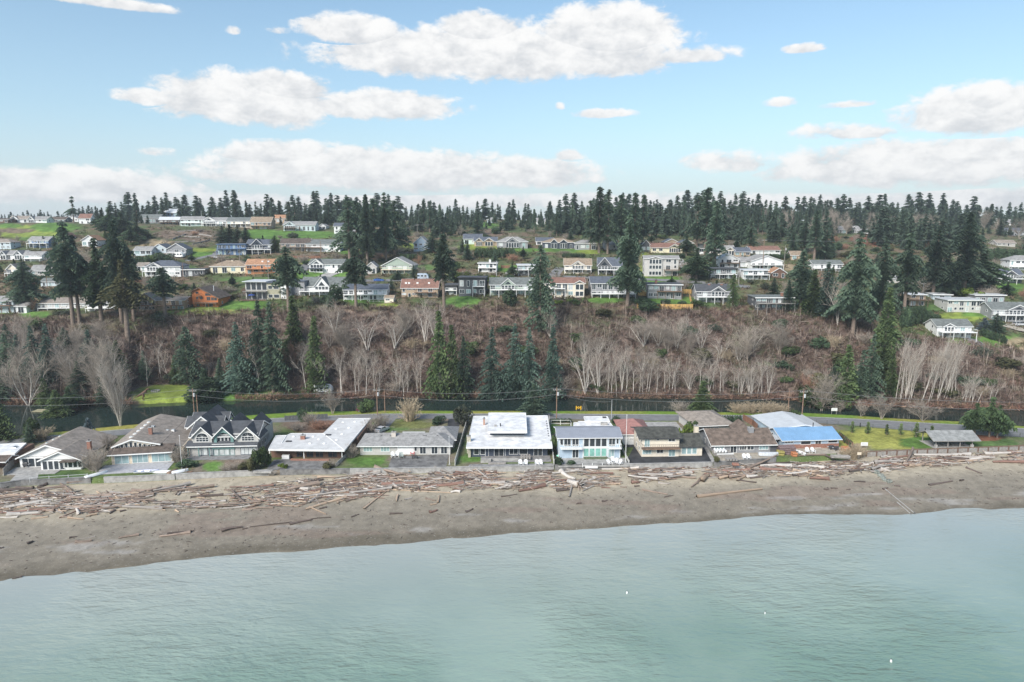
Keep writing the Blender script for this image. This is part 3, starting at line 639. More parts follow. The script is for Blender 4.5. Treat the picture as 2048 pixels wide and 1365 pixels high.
def house_L_roof():
    h = House('beach_house', 'low brown beach house with large L-shaped pale flat roof', 'house', 965, 785, 1690, 790, 0.0, tile=Z2, lm='pale L-roofed house')
    W = h.xz(1690, 790)[0]; z = 2.9
    poly = [h.xy(x, y, z) for x, y in ((945, 703), (1712, 712), (1978, 390), (1655, 390), (1500, 542), (1170, 542), (1130, 562), (1020, 564))]
    h.wall(SBR, .3, W - .3, 0, 9, 0, z - .35)
    a = h.xy(1640, 600, z); b = h.xy(1830, 600, z); h.wall(SBR, a[0], b[0], 8, h.xy(1800, 400, z)[1], 0, z - .35)
    r = h.flat(mat('pale_torch_roof', (.60, .595, .59), .8, .16, .5, .2, 5), poly, z, .3)
    MB().bar((*h.xy(1130, 562, z), z + .06), (*h.xy(1080, 640, z), z + .06), .15, .14).build('roof_seam', TRIM, r)
    MB().bar((*h.xy(1500, 542, z), z + .05), (*h.xy(1712, 712, z), z + .05), .12, .1).build('roof_seam', TRIM, r)
    x, y = h.xy(1295, 600, z); h.chimney(BRICK, x, y, z - .3, z + 1.0, 1.1, .9)
    for px_, py_ in ((1200, 575), (1400, 575), (1690, 550), (1635, 610), (1365, 645), (1455, 603), (1820, 425), (1700, 430), (1630, 498), (1760, 487), (1510, 645)):
        x, y = h.xy(px_, py_, z); MB().tube([(x, y, z - .05), (x, y, z + .12), (x, y, z + .24)], [.42, .4, .16], 10).build('roof_dome', TRIM, r)
    for px_, py_ in ((1150, 625), (1550, 560)):
        x, y = h.xy(px_, py_, z); h.box('roof_hatch', DTRIM, x - .7, x + .7, y - .4, y + .4, z, z + .18)
    for q0, q1 in ((1225, 1295), (1325, 1400), (1420, 1500), (1545, 1640)): h.win(h.xz(q0, 740)[0], .1, h.xz(q1, 740)[0], 2.2, local=True, nx=2, f=SBR)
    for q in (960, 1305, 1690): x = h.xz(q, 785, -1.6)[0]; h.box('post', TRIM, x - .08, x + .08, -1.7, -1.55, -.3, z - .3)
    x0 = h.xz(1095, 740)[0]; h.box('counter', WHITE, x0, x0 + 1.8, -1.2, -.4, -.2, 1.0)
    h.box('planter_wall', BRICK, h.xz(1170, 790, -2)[0], h.xz(1560, 790, -2)[0], -2.3, -1.9, -.3, .45)
house_L_roof()

def house_hip():
    h = House('beach_house', 'single-storey white house with long grey hip roof and patio chairs', 'house', 205, 760, 1115, 756, 0.0, tile=Z3, lm='grey hip-roofed beach house')
    W = h.xz(1115, 756)[0]; h.wall(SL, 0, W, 0, 9.5, 0, 2.5); zr = h.xz(600, 535, 4.8)[1]
    h.hip(RG, 0, W, 0, 9.5, 2.5, zr, .7, 4.4)
    x0 = h.xz(920, 500, 8)[0]; x1 = h.xz(1160, 500, 8)[0]; h.wall(SL, x0, x1, 5, 15, 0, 2.5); h.hip(RG, x0 - .4, x1 + .2, 4.6, 15.5, 2.52, zr + .2, .5, 4.0)
    x0 = h.xz(720, 540, 6)[0]; h.wall(SL, x0 - 3, x0 + 3, 6, 11.5, 0, 2.5)
    for a, b, n, g in ((235, 328, 3, GLT), (410, 502, 3, GLT), (625, 728, 1, GL), (750, 780, 1, GL), (805, 870, 2, GL), (922, 988, 2, GL), (1018, 1085, 2, GL)):
        h.win(h.xz(a, 700)[0], .85 if n == 3 else .2 if n == 2 else .9, h.xz(b, 700)[0], 2.15, local=True, nx=n, g=g)
    h.box('bay', WHITE, h.xz(582, 700)[0], h.xz(745, 700)[0], -.06, 0, .1, 2.3)
    x = h.xz(545, 600, 3.4)[0]; h.chimney(mat('pale_brick', (.55, .50, .45), .85, .2, 5), x, 3.4, 2.3, zr + .6, 1.1, .8)
    for px_ in (420, 515, 850, 870, 985): x = h.xz(px_, 570, 3.6)[0]; h.box('roof_vent', DTRIM, x - .2, x + .2, 3.4, 3.8, 2.6, zr - .35)
house_hip()

def house_white_flat():
    h = House('beach_house', 'dark blue beach house under broad white flat roof with raised clerestory', 'house', 208, 780, 985, 772, 0.0, tile=Z4, lm='white flat-roofed blue house')
    W = h.xz(985, 772)[0]; z = 3.1
    h.wall(SN, 0, W, 0, 10, 0, z - .3)
    poly = [h.xy(x, y, z) for x, y in ((165, 680), (1035, 680), (985, 362), (238, 368))]
    h.wall(SN, poly[3][0] + 1.2, poly[2][0] - 1.2, 5, poly[2][1] - 1, 0, z - .35)
    r = h.flat(WHITEROOF, poly, z, .35)
    z2 = z + 1.75
    pb = [h.xy(x, y, z2) for x, y in ((383, 527), (778, 527), (766, 335), (390, 335))]
    x0, y0 = h.xy(405, 566, z); x1, _ = h.xy(755, 566, z)
    h.box('clerestory_wall', SN, x0, x1, y0, pb[2][1] - .6, z, z2 - .25); h.flat(WHITEROOF, pb, z2, .3, name='upper_roof'); h.box('clerestory_trim', TRIM, x0 - .1, x1 + .1, y0 - .1, y0 - .01, z + .0, z + .14)
    for a, b in ((445, 498), (658, 710)): h.win(h.xz(a, 530, y0)[0], z + .75, h.xz(b, 530, y0)[0], z + 1.4, y0, local=True, f=TRIM)
    for px_, py_, hh in ((345, 455, 1.7), (0, 0, 0)):
        if hh: x, y = h.xy(px_, py_, z); h.chimney(mat('copper_flue', (.42, .26, .2), .6, .2, 3), x, y, z - .1, z + hh, .55, .55)
    x, y = h.xy(190, 620, z); h.chimney(mat('mossy_stone', (.45, .42, .34), .9, .35, 4), x, y, 0, z + 1.35, 1.0, 1.0)
    h.box('stone_pier', mat('mossy_stone'), -.6, 0.05, -.35, .6, -.3, z - .35)
    x, y = h.xy(510, 470, z2); MB().tube([(x, y, z2), (x, y, z2 + .8)], .16, 8).build('roof_vent', DTRIM, h.root); h.box('roof_unit', CONC, x - 1.6, x - .9, y - .3, y + .3, z2, z2 + .4)
    x, y = h.xy(405, 420, z); h.box('roof_unit', CONC, x - .4, x + .4, y - .4, y + .4, z, z + .7)
    for i in range(7): x, y = h.xy(985 + i * 4, 420 + i * 25, z); h.box('roof_vent', DTRIM, x - .45, x - .15, y - .15, y + .15, z, z + .18)
    for a, b, y_, yb, n, g, nm in ((240, 295, 685, 750, 1, GL, 'window'), (305, 358, 685, 750, 1, GL, 'window'), (445, 545, 685, 760, 2, GL, 'sliding_door'), (598, 688, 683, 745, 2, GL, 'window'), (698, 785, 683, 745, 1, GL, 'window'), (845, 935, 688, 762, 2, GL, 'sliding_door')):
        x0 = h.xz(a, 720)[0]; x1 = h.xz(b, 720)[0]; h.win(x0, .1 if nm != 'window' else .55, x1, 2.45, local=True, nx=n, g=g, name=nm)
    lamp = mat('amber_lamp_glow', (.9, .5, .2), .5, 0.0)
    for px_ in (358, 390, 560): x = h.xz(px_, 720)[0]; h.box('downpipe', TRIM, x - .04, x + .04, -.06, -.005, -.2, z - .3)
    h.box('terrace', PAVER, h.xz(310, 800, -3)[0], W + .6, -4.2, 0, -.3, .18)
    h.box('terrace_wall', CONC, h.xz(310, 800, -4)[0], h.xz(415, 800, -4)[0], -4.4, -3.9, -.3, 1.0); h.box('terrace_wall', CONC, h.xz(415, 800, -4)[0], W * .62, -3.6, -3.2, .18, .75)
    h.box('planter_box', GREYWOOD, h.xz(385, 850, -5)[0], W * .45, -5.6, -5.0, -.2, .45)
house_white_flat()

def house_blue_metal():
    h = House('beach_house', 'light blue two-storey house with grey standing-seam roof and white balconies', 'house', 1098, 795, 1718, 790, 0.0, tile=Z4, lm='light blue two-storey house')
    W = h.xz(1718, 790)[0]; z1 = 2.75; z2 = 5.5; D = 9.0
    h.wall(SB, 0, W, 0, D, 0, z2); zr = h.xz(1400, 482, D / 2)[1]; zr = max(z2 + .9, zr)
    r = h.gable_x(METG, 0, W, 0, D, z2, zr, .5, .16, wm=SB)
    k = (zr - z2) / (D / 2)
    for i in range(38):
        x = -.45 + i * (W + .9) / 37; MB().bar((x, -.5, z2 - .5 * k + .03), (x, D / 2, zr + .03), .05, .07).build('roof_rib', METG, r)
    X = lambda p: h.xz(p, 700)[0]
    for a, b in ((1150, 1222), (1232, 1302)): h.win(X(a), 3.1, X(b), 5.1, local=True, nx=2, name='sliding_door')
    for i in range(4):
        a = X(1350) + i * (X(1588) - X(1350)) / 4; b = a + (X(1588) - X(1350)) / 4 - .12; h.win(a, 3.0, b, 5.2, -.05, local=True); h.win(a, .45, b, 2.6, -.05, local=True, g=GLG)
    h.box('bay_trim', TRIM, X(1345), X(1592), -.06, .0, 2.62, 2.98)
    h.win(X(1603), 3.1, X(1670), 5.1, local=True, nx=2, name='sliding_door'); h.win(X(1678), 3.6, X(1705), 5.0, local=True); h.win(X(1600), .15, X(1662), 2.3, local=True, nx=2, name='sliding_door', g=GLT)
    h.win(X(1236), .1, X(1302), 2.3, local=True, nx=2, name='sliding_door'); h.win(X(1110), 3.4, X(1145), 5.0, local=True)
    h.deck(TRIM, X(1115), X(1332), -1.3, 0, z1 + .15, 1.0, False, slats=True); h.deck(TRIM, X(1597), W + .1, -1.3, 0, z1 + .15, 1.0, False)
    for q in (X(1345), X(1592), 0.06, W - .06): h.box('corner_board', TRIM, q - .07, q + .07, -.07, -.003, -.2, z2 - .1)
    h.box('planter_box', mat('moss_planter', (.12, .15, .09), .9, .4, 3), X(1350), X(1588), -1.0, -.3, -.2, .5)
    h.sidewin(0, -1, 3, 4.2, 3.4, 4.6); h.box('patio', CONC, -.6, W + 1.2, -5.4, 0, -.3, .05)
house_blue_metal()
def annex_white():
    h = House('garage', 'white flat-roofed garage annex behind the light blue house', 'garage', 1250, 520, 1650, 520, 0.0, tile=Z4)
    z = 3.0; 
    for nm, q, zz in (('roof', ((1250, 480), (1655, 480), (1610, 420), (1300, 420)), z), ('upper_roof', ((1370, 420), (1615, 420), (1592, 370), (1352, 372)), z + .5), ('parapet_roof', ((1245, 478), (1305, 478), (1310, 432), (1252, 432)), z - .3)):
        P = [h.xy(x, y, zz) for x, y in q]; h.flat(WHITEROOF, P, zz, .3, name=nm); xs = [p[0] for p in P]; ys = [p[1] for p in P]
        h.wall(WHITE, min(xs) + .4, max(xs) - .4, min(ys) + .3, max(ys) - .3, 0, zz - .32)
    x, y = h.xy(1558, 455, z); h.box('roof_unit', CONC, x - .9, x + .9, y - .5, y + .5, z, z + .7)
    x, y = h.xy(1560, 385, z + .5); h.box('roof_unit', DTRIM, x - .5, x + .5, y - .4, y + .4, z + .5, z + .8)
    h.win(2, .4, 4, 2.2, .35, local=True)
annex_white()
def garage_red():
    h = House('garage', 'white garage with red hip roof beside the flagpole', 'garage', 1790, 655, 1890, 655, 0.0, tile=Z4)
    x1 = h.xz(1905, 650)[0]; x0 = -1.2; h.wall(WHITE, x0 + .4, x1 + 3, 0, 12, 0, 2.8)
    zr = h.xz(1820, 375, 8)[1]; h.hip(RED, x0, x1 + 3.2, 0, 13, 2.9, max(4.4, zr), .5, 4.2)
    h.win(.3, .0, x1 + .6, 2.2, local=True, nz=4, g=WHITE, name='garage_door'); h.win(.6, 1.45, x1 + .2, 1.75, -.05, local=True, nx=4)
garage_red()

def house_cream():
    h = House('beach_house', 'cream stucco two-storey house with dark mossy roof and long brown balcony', 'house', 318, 780, 935, 772, 0.0, tile=Z5, lm='cream stucco two-storey house')
    X = lambda p: h.xz(p, 720)[0]; xm = X(697); W = X(935); z2 = 5.1
    h.wall(SCR, 0, xm, 0, 9, 0, z2); h.wall(SCR, xm, W, .3, 9, 0, 2.7)
    z = h.xz(490, 492, 4.5)[1]; MOSS = shingle('mossy_dark_shingles', (.075, .075, .065), .5)
    h.gable_x(MOSS, -.3, xm, 0, 9, z2, max(z, z2 + 1.2), .6, .2, wm=SCR, fas=DTRIM)
    h.gable_x(MOSS, xm + .1, W, .3, 9, 2.7, max(4.4, h.xz(820, 537, 4.6)[1]), .45, .2, wm=SCR, fas=DTRIM)
    h.deck(WOOD, -.1, xm - .1, -1.3, 0, 2.55, 1.0, False, rm=mat('iron_rail', (.12, .10, .09), .6, .1, 3), t=.35)
    for a, b, g in ((345, 400, GLT), (585, 655, GL)): h.win(X(a), 2.6 if g is GLT else 3.9, X(b), 4.6, local=True, nx=2, g=g)
    h.win(X(465), 4.2, X(495), 4.6, local=True)
    h.win(X(325), .7, X(418), 2.1, local=True, nx=3, g=GLT); h.win(X(470), .9, X(540), 1.9, local=True, nx=2); h.win(X(592), .05, X(660), 2.1, local=True, nx=2, g=GLT, name='sliding_door')
    for i in range(3): a = X(728) + i * (X(885) - X(728)) / 3; h.win(a, .5, a + (X(885) - X(728)) / 3 - .1, 2.3, .3, local=True, g=GLT)
    h.chimney(mat('cream_stucco_chimney', (.66, .58, .46), .8, .15, 3), X(915) + .4, 5.5, 2, 6.2, 1.0, 1.0)
    for y in (2, 5): h.sidewin(0, -1, y, y + 1.2, .9, 2.0); h.sidewin(0, -1, y, y + 1.2, 3.2, 4.3)
house_cream()

def house_brown_roof():
    h = House('beach_house', 'grey-sided rancher with broad brown roof and raised deck of furniture', 'house', 1045, 745, 1620, 735, 0.0, tile=Z5, lm='brown-roofed grey rancher')
    X = lambda p: h.xz(p, 700)[0]; W = X(1620); D = 11
    RBW = shingle('weathered_brown_shingles', (.165, .125, .10), .45)
    h.wall(SG, 0, W, 0, D, 0, 2.6); h.gable_x(RBW, -.2, W + .9, 0, D, 2.6, max(4.9, h.xz(1300, 530, D / 2)[1]), .7, .22, wm=SG)
    for a, b, n, g in ((1060, 1155, 2, GLT), (1308, 1378, 3, GL), (1385, 1455, 2, GL), (1505, 1600, 3, GLT)): h.win(X(a), .75, X(b), 2.15, local=True, nx=n, g=g)
    h.win(X(1215), .05, X(1280), 2.2, local=True, nx=2, name='french_door'); h.box('shed', SDG, W, W + 1.8, .2, 3, -.3, 2.4)
    h.chimney(SG, X(1478), 4.2, 2.2, 5.3, 1.3, 1.2)
    h.box('side_deck', GREYWOOD, -.4, X(1200), -3.4, 0, -.3, .9); d = h.box('deck_rail', TRIM, -.4, X(1200), -3.5, -3.42, .9, 1.15)
    h.sidewin(0, -1, 2, 3.4, .8, 2.0); h.sidewin(0, -1, 6, 7, .8, 2.0)
    x, y = h.xy(1410, 505, 4.6); h.gable_y(RBW, x - 2, x + 2.6, 6, 13, 3.4, 5.1, .3, wm=SG)
house_brown_roof()
def garage_brown():
    h = House('garage', 'outbuilding with brown pyramid roof behind the grey rancher', 'garage', 870, 560, 1240, 545, 0.0, tile=Z5)
    W = h.xz(1240, 545)[0]; h.wall(SL, 0, W, 0, 13, 0, 2.7); zr = h.xz(990, 380, 8)[1]; h.hip(RB, -.2, W, -.4, 14, 2.8, max(4.8, zr), .5, 4.5)
    for i in range(3): h.win(.6 + i * 2.2, .9, 2.0 + i * 2.2, 2.0, local=True)
    h.sidewin(0, -1, 1, 2.4, .8, 2.0)
garage_brown()

def house_blue_roof():
    h = House('beach_house', 'brick and blue house with bright blue metal roof beside the park lawn', 'house', 445, 945, 1210, 925, 0.0, tile=Z6, lm='bright blue-roofed house')
    X = lambda p: h.xz(p, 880)[0]; W = X(1210); D = 9.5; z = 2.6
    h.wall(SB, 0, W, 0, D, 0, z); h.box('brick_wainscot', BRICK, -.04, W + .04, -.08, 0, -.3, 1.15)
    zr = max(4.3, h.xz(750, 690, D / 2)[1]); r = h.gable_x(METB, 0, W, 0, D, z, zr, .6, .16, wm=SB)
    k = (zr - z) / (D / 2)
    for i in range(34):
        x = -.55 + i * (W + 1.1) / 33; MB().bar((x, -.6, z - .6 * k + .03), (x, D / 2, zr + .03), .06, .08).build('roof_rib', METB, r)
    for a, b, za, zb, n in ((470, 592, 1.5, 2.2, 3), (690, 828, 1.0, 2.2, 1), (885, 970, .05, 2.2, 2), (1060, 1190, 1.3, 2.2, 1)): h.win(X(a), za, X(b), zb, local=True, nx=n)
    h.sidewin(0, -1, 2.2, 3.2, 1.2, 2.2); h.sidewin(0, -1, 5.5, 6.5, 1.6, 2.6)
    MB().add([(-2.6, 1, 2.2), (0, 1, 2.35), (0, 5, 2.35), (-2.6, 5, 2.2), (-2.6, 1, 2.1), (0, 1, 2.25), (0, 5, 2.25), (-2.6, 5, 2.1)], [(0, 1, 2, 3), (7, 6, 5, 4), (0, 4, 5, 1), (1, 5, 6, 2), (2, 6, 7, 3), (3, 7, 4, 0)]).build('side_awning', METR, h.root)
    for q in (1.1, 4.9): h.box('awning_post', TRIM, -2.5, -2.4, q - .05, q + .05, -.3, 2.12)
    # white low-gabled rear half of the house
    z3 = 2.7; A = h.xy(235, 615, z3 + .2); B = h.xy(1010, 690, z3); xa, za = h.xz(720, 655, D + .5)
    x0 = h.xz(300, 690, D)[0]; x1 = h.xz(1000, 690, D)[0]; h.wall(SB, x0, x1, D - 1, 21, 0, 2.6); h.gable_y(METR, x0, x1, D - .6, 22, 2.7, 3.7, .4, .18, wm=SB, xa=xa if x0 < xa < x1 else None)
    x = h.xz(845, 660, 6)[0]; MB().tube([(x, 5.5, zr - .6), (x, 5.5, zr + .9)], .13, 8).build('flue', DTRIM, h.root)
    h.box('patio', mat('sandy_concrete', (.38, .34, .28), .95, .25, .8, .2, 6), -1, W + 1.5, -4.5, -.08, -.3, .04)
house_blue_roof()

def park_shelter():
    h = House('picnic_shelter', 'open grey picnic shelter with tables on the park lawn', 'shelter', 1120, 692, 1510, 690, 0.0, tile=Z7, lm='park picnic shelter')
    W = h.xz(1510, 690)[0]; z = 2.5; D = 6
    h.gable_x(shingle('pale_grey_shingles', (.27, .275, .27)), -.3, W + .6, 0, D, z, 3.9, .7, .15, fas=GREYWOOD)
    for i in range(4):
        for y in (.2, D - .2): x = .3 + i * (W - .6) / 3; h.box('post', GREYWOOD, x - .1, x + .1, y - .1, y + .1, -.3, z)
    for i in (0, 3):
        x = .3 + i * (W - .6) / 3
        h.box('stone_pier', CONC, x - .3, x + .3, -.1, .45, -.3, .9)
    h.box('slab', CONC, -.3, W + .3, -.4, D + .3, -.3, .05)
    for i in range(4):
        t = empty('picnic_table', h.o + h.ex * (1.6 + i * (W - 3.2) / 3) + h.ey * 2.2, h.yaw); tag(t, f'picnic table under the park shelter, {ORD[i]} from the left', 'table', 'picnic tables under the shelter')
        MB().box(-.8, .8, -.38, .38, .72, .78).build('table_top', GREYWOOD, t)
        for q in (-.75, .75): MB().box(-.8, .8, q - .14, q + .14, .42, .47).build('bench', GREYWOOD, t)
        for q in (-.6, .6): MB().bar((q, -.75, .04), (q, .3, .72), .07).bar((q, .75, .04), (q, -.3, .72), .07).build('leg', GREYWOOD, t)
ORD = ['first', 'second', 'third', 'fourth', 'fifth', 'sixth', 'seventh', 'eighth', 'ninth', 'tenth', 'eleventh', 'twelfth', 'thirteenth', 'fourteenth', 'fifteenth', 'sixteenth', 'seventeenth', 'eighteenth', 'nineteenth', 'twentieth', 'twenty-first', 'twenty-second', 'twenty-third', 'twenty-fourth', 'twenty-fifth', 'twenty-sixth', 'twenty-seventh', 'twenty-eighth', 'twenty-ninth', 'thirtieth', 'thirty-first', 'thirty-second', 'thirty-third', 'thirty-fourth', 'thirty-fifth', 'thirty-sixth', 'thirty-seventh', 'thirty-eighth', 'thirty-ninth', 'fortieth']
park_shelter()

# -------- road, drives, patios, seawall
def sheet(name, pts, m, z=.03, kind='structure', thick=0.0):
    """flat sheet on the level ground outlined by photograph pixels"""
    P = [atz(u, v, z) for u, v in pts]
    o = link(name, mesh_py(name, P, [tuple(range(len(P)))], m)); tag(o, kind=kind); 
    if o.data.polygons[0].normal.z < 0: o.data.flip_normals()
    return o
def strip(name, near, far, m, z, kind='structure', us=None):
    us = us or list(range(-880, 2931, 30)); V = []; Fc = []
    for u in us: V += [atz(u, float(ip(u, near)), z), atz(u, float(ip(u, far)), z)]
    for i in range(len(us) - 1): Fc.append((2 * i, 2 * i + 2, 2 * i + 3, 2 * i + 1))
    o = link(name, mesh_py(name, V, Fc, m)); return tag(o, kind=kind)
RN = ([-900, 0, 30, 218, 400, 530, 750, 1100, 1300, 1550, 1700, 1846, 1913, 2048, 2950], [960, 891, 888, 873, 857, 846, 838, 838, 842, 841, 850, 864, 868, 875, 945])
RF = ([-900, 0, 30, 218, 400, 530, 750, 1100, 1300, 1550, 1700, 1846, 1913, 2048, 2950], [937, 880, 878, 861, 847, 837.5, 827.5, 827.5, 829, 831, 837, 845.5, 849, 857, 925])
strip('road', RN, RF, ASPH, .03)
mid = (RN[0], [(a + b) / 2 + .3 for a, b in zip(RN[1], RF[1])]); mid2 = (RN[0], [(a + b) / 2 - .35 for a, b in zip(RN[1], RF[1])])
edge1 = (RF[0], [b + .9 for b in RF[1]]); edge2 = (RF[0], [b + .45 for b in RF[1]])
LINEW = mat('road_line_paint', (.55, .55, .52), .8, .35, 2)
strip('road_edge_line', edge1, edge2, LINEW, .036)
sheet('driveway', [(722, 884), (752, 884), (792, 838), (770, 838)], ASPH, .034)
sheet('driveway', [(893, 862), (913, 862), (925, 838), (897, 838)], ASPHD, .034)
sheet('driveway', [(1268, 868), (1372, 868), (1352, 844), (1262, 844)], CONC, .034)
sheet('driveway', [(1246, 895), (1275, 895), (1290, 860), (1255, 860)], ASPHD, .034)
sheet('patio', [(1250, 927), (1270, 890), (1405, 890), (1424, 925)], ASPHD, .038)
sheet('patio', [(1398, 902), (1412, 888), (1432, 925), (1424, 925)], CONC, .03)
sheet('patio', [(556, 938), (572, 918), (655, 918), (650, 938)], CONCD, .034)
sheet('patio', [(530, 942), (548, 920), (572, 918), (556, 940)], CONCD, .031)
sheet('patio', [(776, 936), (784, 914), (898, 908), (892, 936)], mat('mottled_patio', (.17, .165, .16), .9, .5, .5, .3, 6), .034)
sheet('patio', [(936, 933), (940, 929), (1105, 927), (1106, 933)], PAVER, .034)
sheet('patio', [(1432, 923), (1440, 908), (1560, 902), (1552, 916)], mat('sandy_concrete'), .034)
sheet('patio', [(20, 962), (42, 940), (80, 938), (74, 960)], CONC, .034)
sheet('path', [(45, 945), (165, 939), (168, 937), (45, 942)], CONC, .03)

def seawall():
    segs = [(-200, 43, 'mossy boulder seawall at the left edge of the beach', CONCD), (43, 182, 'grey concrete seawall below the white twin-gable house', CONCD), (208, 350, 'grey concrete seawall below the cream wide-gable house', CONC), (352, 538, 'long pale seawall below the grey three-gable house', CONC), (560, 700, 'low concrete seawall below the pale L-roofed house', CONCD),
            (700, 905, 'weathered seawall below the grey hip-roofed house', CONC), (905, 1108, 'concrete seawall below the white flat-roofed blue house', CONC), (1110, 1245, 'stained seawall below the light blue two-storey house', CONCD), (1247, 1425, 'pale block seawall below the cream stucco house', CONC), (1427, 1552, 'low seawall below the brown-roofed rancher', CONCD), (1722, 2300, 'long timber bulkhead along the park lawn', GREYWOOD)]
    for a, b, lab, m in segs:
        n = max(4, int((b - a) / 10)); us = [a + (b - a) * i / n for i in range(n + 1)]; pts = [atz(u, float(ip(u, T_WALL)), 0.0) for u in us]
        mb = MB(); v = []; h = .16
        for p in pts: v += [(p.x, p.y - .22, -2.2), (p.x, p.y - .22, h), (p.x, p.y + .2, h), (p.x, p.y + .2, -1.0)]
        f = []
        for i in range(n): q = i * 4; f += [(q, q + 4, q + 5, q + 1), (q + 1, q + 5, q + 6, q + 2), (q + 2, q + 6, q + 7, q + 3)]
        f += [(0, 1, 2, 3), (4 * n + 3, 4 * n + 2, 4 * n + 1, 4 * n)]
        root = empty('seawall', pts[0]); mb.v = [(p[0] - pts[0].x, p[1] - pts[0].y, p[2] - pts[0].z) for p in v]; mb.f = f
        o = mb.build('wall_face', m, root); tag(root, lab, 'seawall')
        cap = MB()
        for i in range(n): cap.bar(pts[i] - pts[0] + Vector((0, -.02, h + .05)), pts[i + 1] - pts[0] + Vector((0, -.02, h + .05)), .55, .1)
        cap.build('wall_cap', m if m is not GREYWOOD else WOOD, root)
        if m is GREYWOOD:
            for i in range(0, n + 1): p = pts[i] - pts[0]; MB().box(p.x - .14, p.x + .14, p.y - .36, p.y - .23, -2.0, h + .0).build('pile', SBR if i % 2 else GREYWOOD, root)
seawall()
# ---------------------------------------------------------------- houses on the hill
def hill_house(u0, u1, vb, ve, vr, typ, wm, rm, o, label, lm=None):
    rs = random.Random(int(u0 * 31 + vb)); uc = (u0 + u1) / 2
    G = hit(uc, vb); yaw = R(o.get('yaw', rs.uniform(-5, 5) - (uc - 1024) * .004))
    h = House('hill_house', label, 'house', uc, vb, yaw=yaw, lm=lm)
    x0 = h.xz(u0, vb)[0]; x1 = h.xz(u1, vb)[0]; ze = max(2.2, h.xz(uc, ve)[1]); D = o.get('D', min(11, max(7.0, (x1 - x0) * .6)))
    k = o.get('fl', .45)
    if typ == 'x':
        zr = max(ze + .9, h.xz(uc, vr, D / 2)[1]); h.wall(wm, x0 + k, x1 - k, 0, D, 0, ze); h.gable_x(rm, x0 + k, x1 - k, 0, D, ze, zr, .45, .18, wm=wm)
    elif typ == 'y':
        zr = max(ze + 1.0, h.xz(uc, vr, 0)[1]); h.wall(wm, x0 + k, x1 - k, 0, D + 2, 0, ze); h.gable_y(rm, x0 + k, x1 - k, 0, D + 2, ze, zr, .45, .18, wm=wm)
    elif typ == 'h':
        zr = max(ze + 1.0, h.xz(uc, vr, D / 2)[1]); h.wall(wm, x0 + k, x1 - k, 0, D, 0, ze); h.hip(rm, x0 + k, x1 - k, 0, D, ze, zr, .5)
    else:
        h.wall(wm, x0 + k, x1 - k, 0, D, 0, ze)
        zb = max(ze, h.xz(uc, vr, D)[1]) if typ == 's' else ze + .12
        MB().prism([(-.7, ze - .05), (D + .4, zb - .05), (D + .4, zb + .2), (-.7, ze + .2)], x0, x1, 'x').build('roof', rm, h.root)
        h.box('fascia', o.get('fas', TRIM), x0 - .03, x1 + .03, -.76, -.705, ze - .1, ze + .23)
    xa, xb = x0 + k, x1 - k
    st = o.get('st', 2 if ze > 4.2 else 1); n = o.get('n', max(2, int((xb - xa) / 2.6))); fh = ze / st
    gs = []
    for (ga, gb, gv) in o.get('g', []):
        a = h.xz(ga, ve)[0]; b = h.xz(gb, ve)[0]; zt = max(ze + .8, h.xz((ga + gb) / 2, gv, -.6)[1]); y0 = -.6
        h.box('gable_bay', wm, a + .3, b - .3, y0, .0, 0, ze); h.gable_y(rm, a + .3, b - .3, y0, D * .45, ze, zt, .4, .16, wm=wm); gs.append((a + .3, b - .3, zt))
    for s_ in range(st):
        zb = s_ * fh; top = s_ == st - 1
        for i in range(n):
            cx = xa + (xb - xa) * (i + .5) / n + rs.uniform(-.15, .15); w = min((xb - xa) / n * .42, rs.choice([.55, .8, 1.0, 1.15])); d = 0.0
            for a, b, _ in gs:
                if a - .2 < cx + w and cx - w < b + .2: d = None
            if d is None: continue
            big = rs.random() < (.5 if top else .35)
            g = rs.choice([GL, GL, GL, GLT, GLB])
            h.win(cx - w, zb + (.12 if big else .95), cx + w, zb + fh * (.84 if fh < 3.4 else .72), local=True, nx=2 if w > .75 else 1, g=g, name='glass_door' if big else 'window')
        for a, b, zt in gs:
            m_ = max(2, int((b - a) / 1.3))
            for i in range(m_):
                ww = (b - a - .5) / m_; q = a + .25 + i * ww; h.win(q + .05, zb + .2 + (0 if top else .4), q + ww - .05, zb + fh * .84, -.6, local=True, g=GL)
    for a, b, zt in gs:
        m_ = (a + b) / 2; w = (b - a) * .22; MB().prism([(m_ - w, ze + .1), (m_ + w, ze + .1), (m_, ze + .1 + (zt - ze) * .45)], -.68, -.59, 'y').build('gable_window', GL, h.root)
    if 'dk' in o:
        vd, dd = o['dk'] if isinstance(o['dk'], tuple) else (o['dk'], 2.4)
        zd = max(.5, min(ze - 1.9, h.xz(uc, vd, -dd)[1])) if vd else fh
        da = h.xz(o['du'][0], vb)[0] if 'du' in o else xa; db = h.xz(o['du'][1], vb)[0] if 'du' in o else xb
        h.deck(o.get('dm', TRIM), da, db, -dd - (.6 if gs else 0), 0 if not gs else -.6, zd, .95, True, rm=o.get('dr', o.get('dm', TRIM)), slats=o.get('sl', False))
    for cu in o.get('ch', []):
        x, z = h.xz(cu, vr, D * .45); h.chimney(o.get('chm', BRICK), x, D * .45, ze, max(z, ze + 1.6), .9, .8)
    for cu in o.get('sk', []):
        x = h.xz(cu, vr, D * .25)[0]; zz = ze + (zr - ze) * .5 if typ in 'xh' else ze; h.curb(GLB, x, D * .25, zz, .8, .9, .3)
    if o.get('gd'):
        a, b = o['gd']; h.win(h.xz(a, vb)[0], .05, h.xz(b, vb)[0], 2.1, -.02, local=True, nz=4, g=WHITE, name='garage_door')
    sx = xb if uc < 900 else xa; s1 = 1 if uc < 900 else -1
    for s_ in range(st): h.sidewin(sx, s1, D * .3, D * .3 + 1.1, s_ * fh + 1.0, s_ * fh + 2.0)
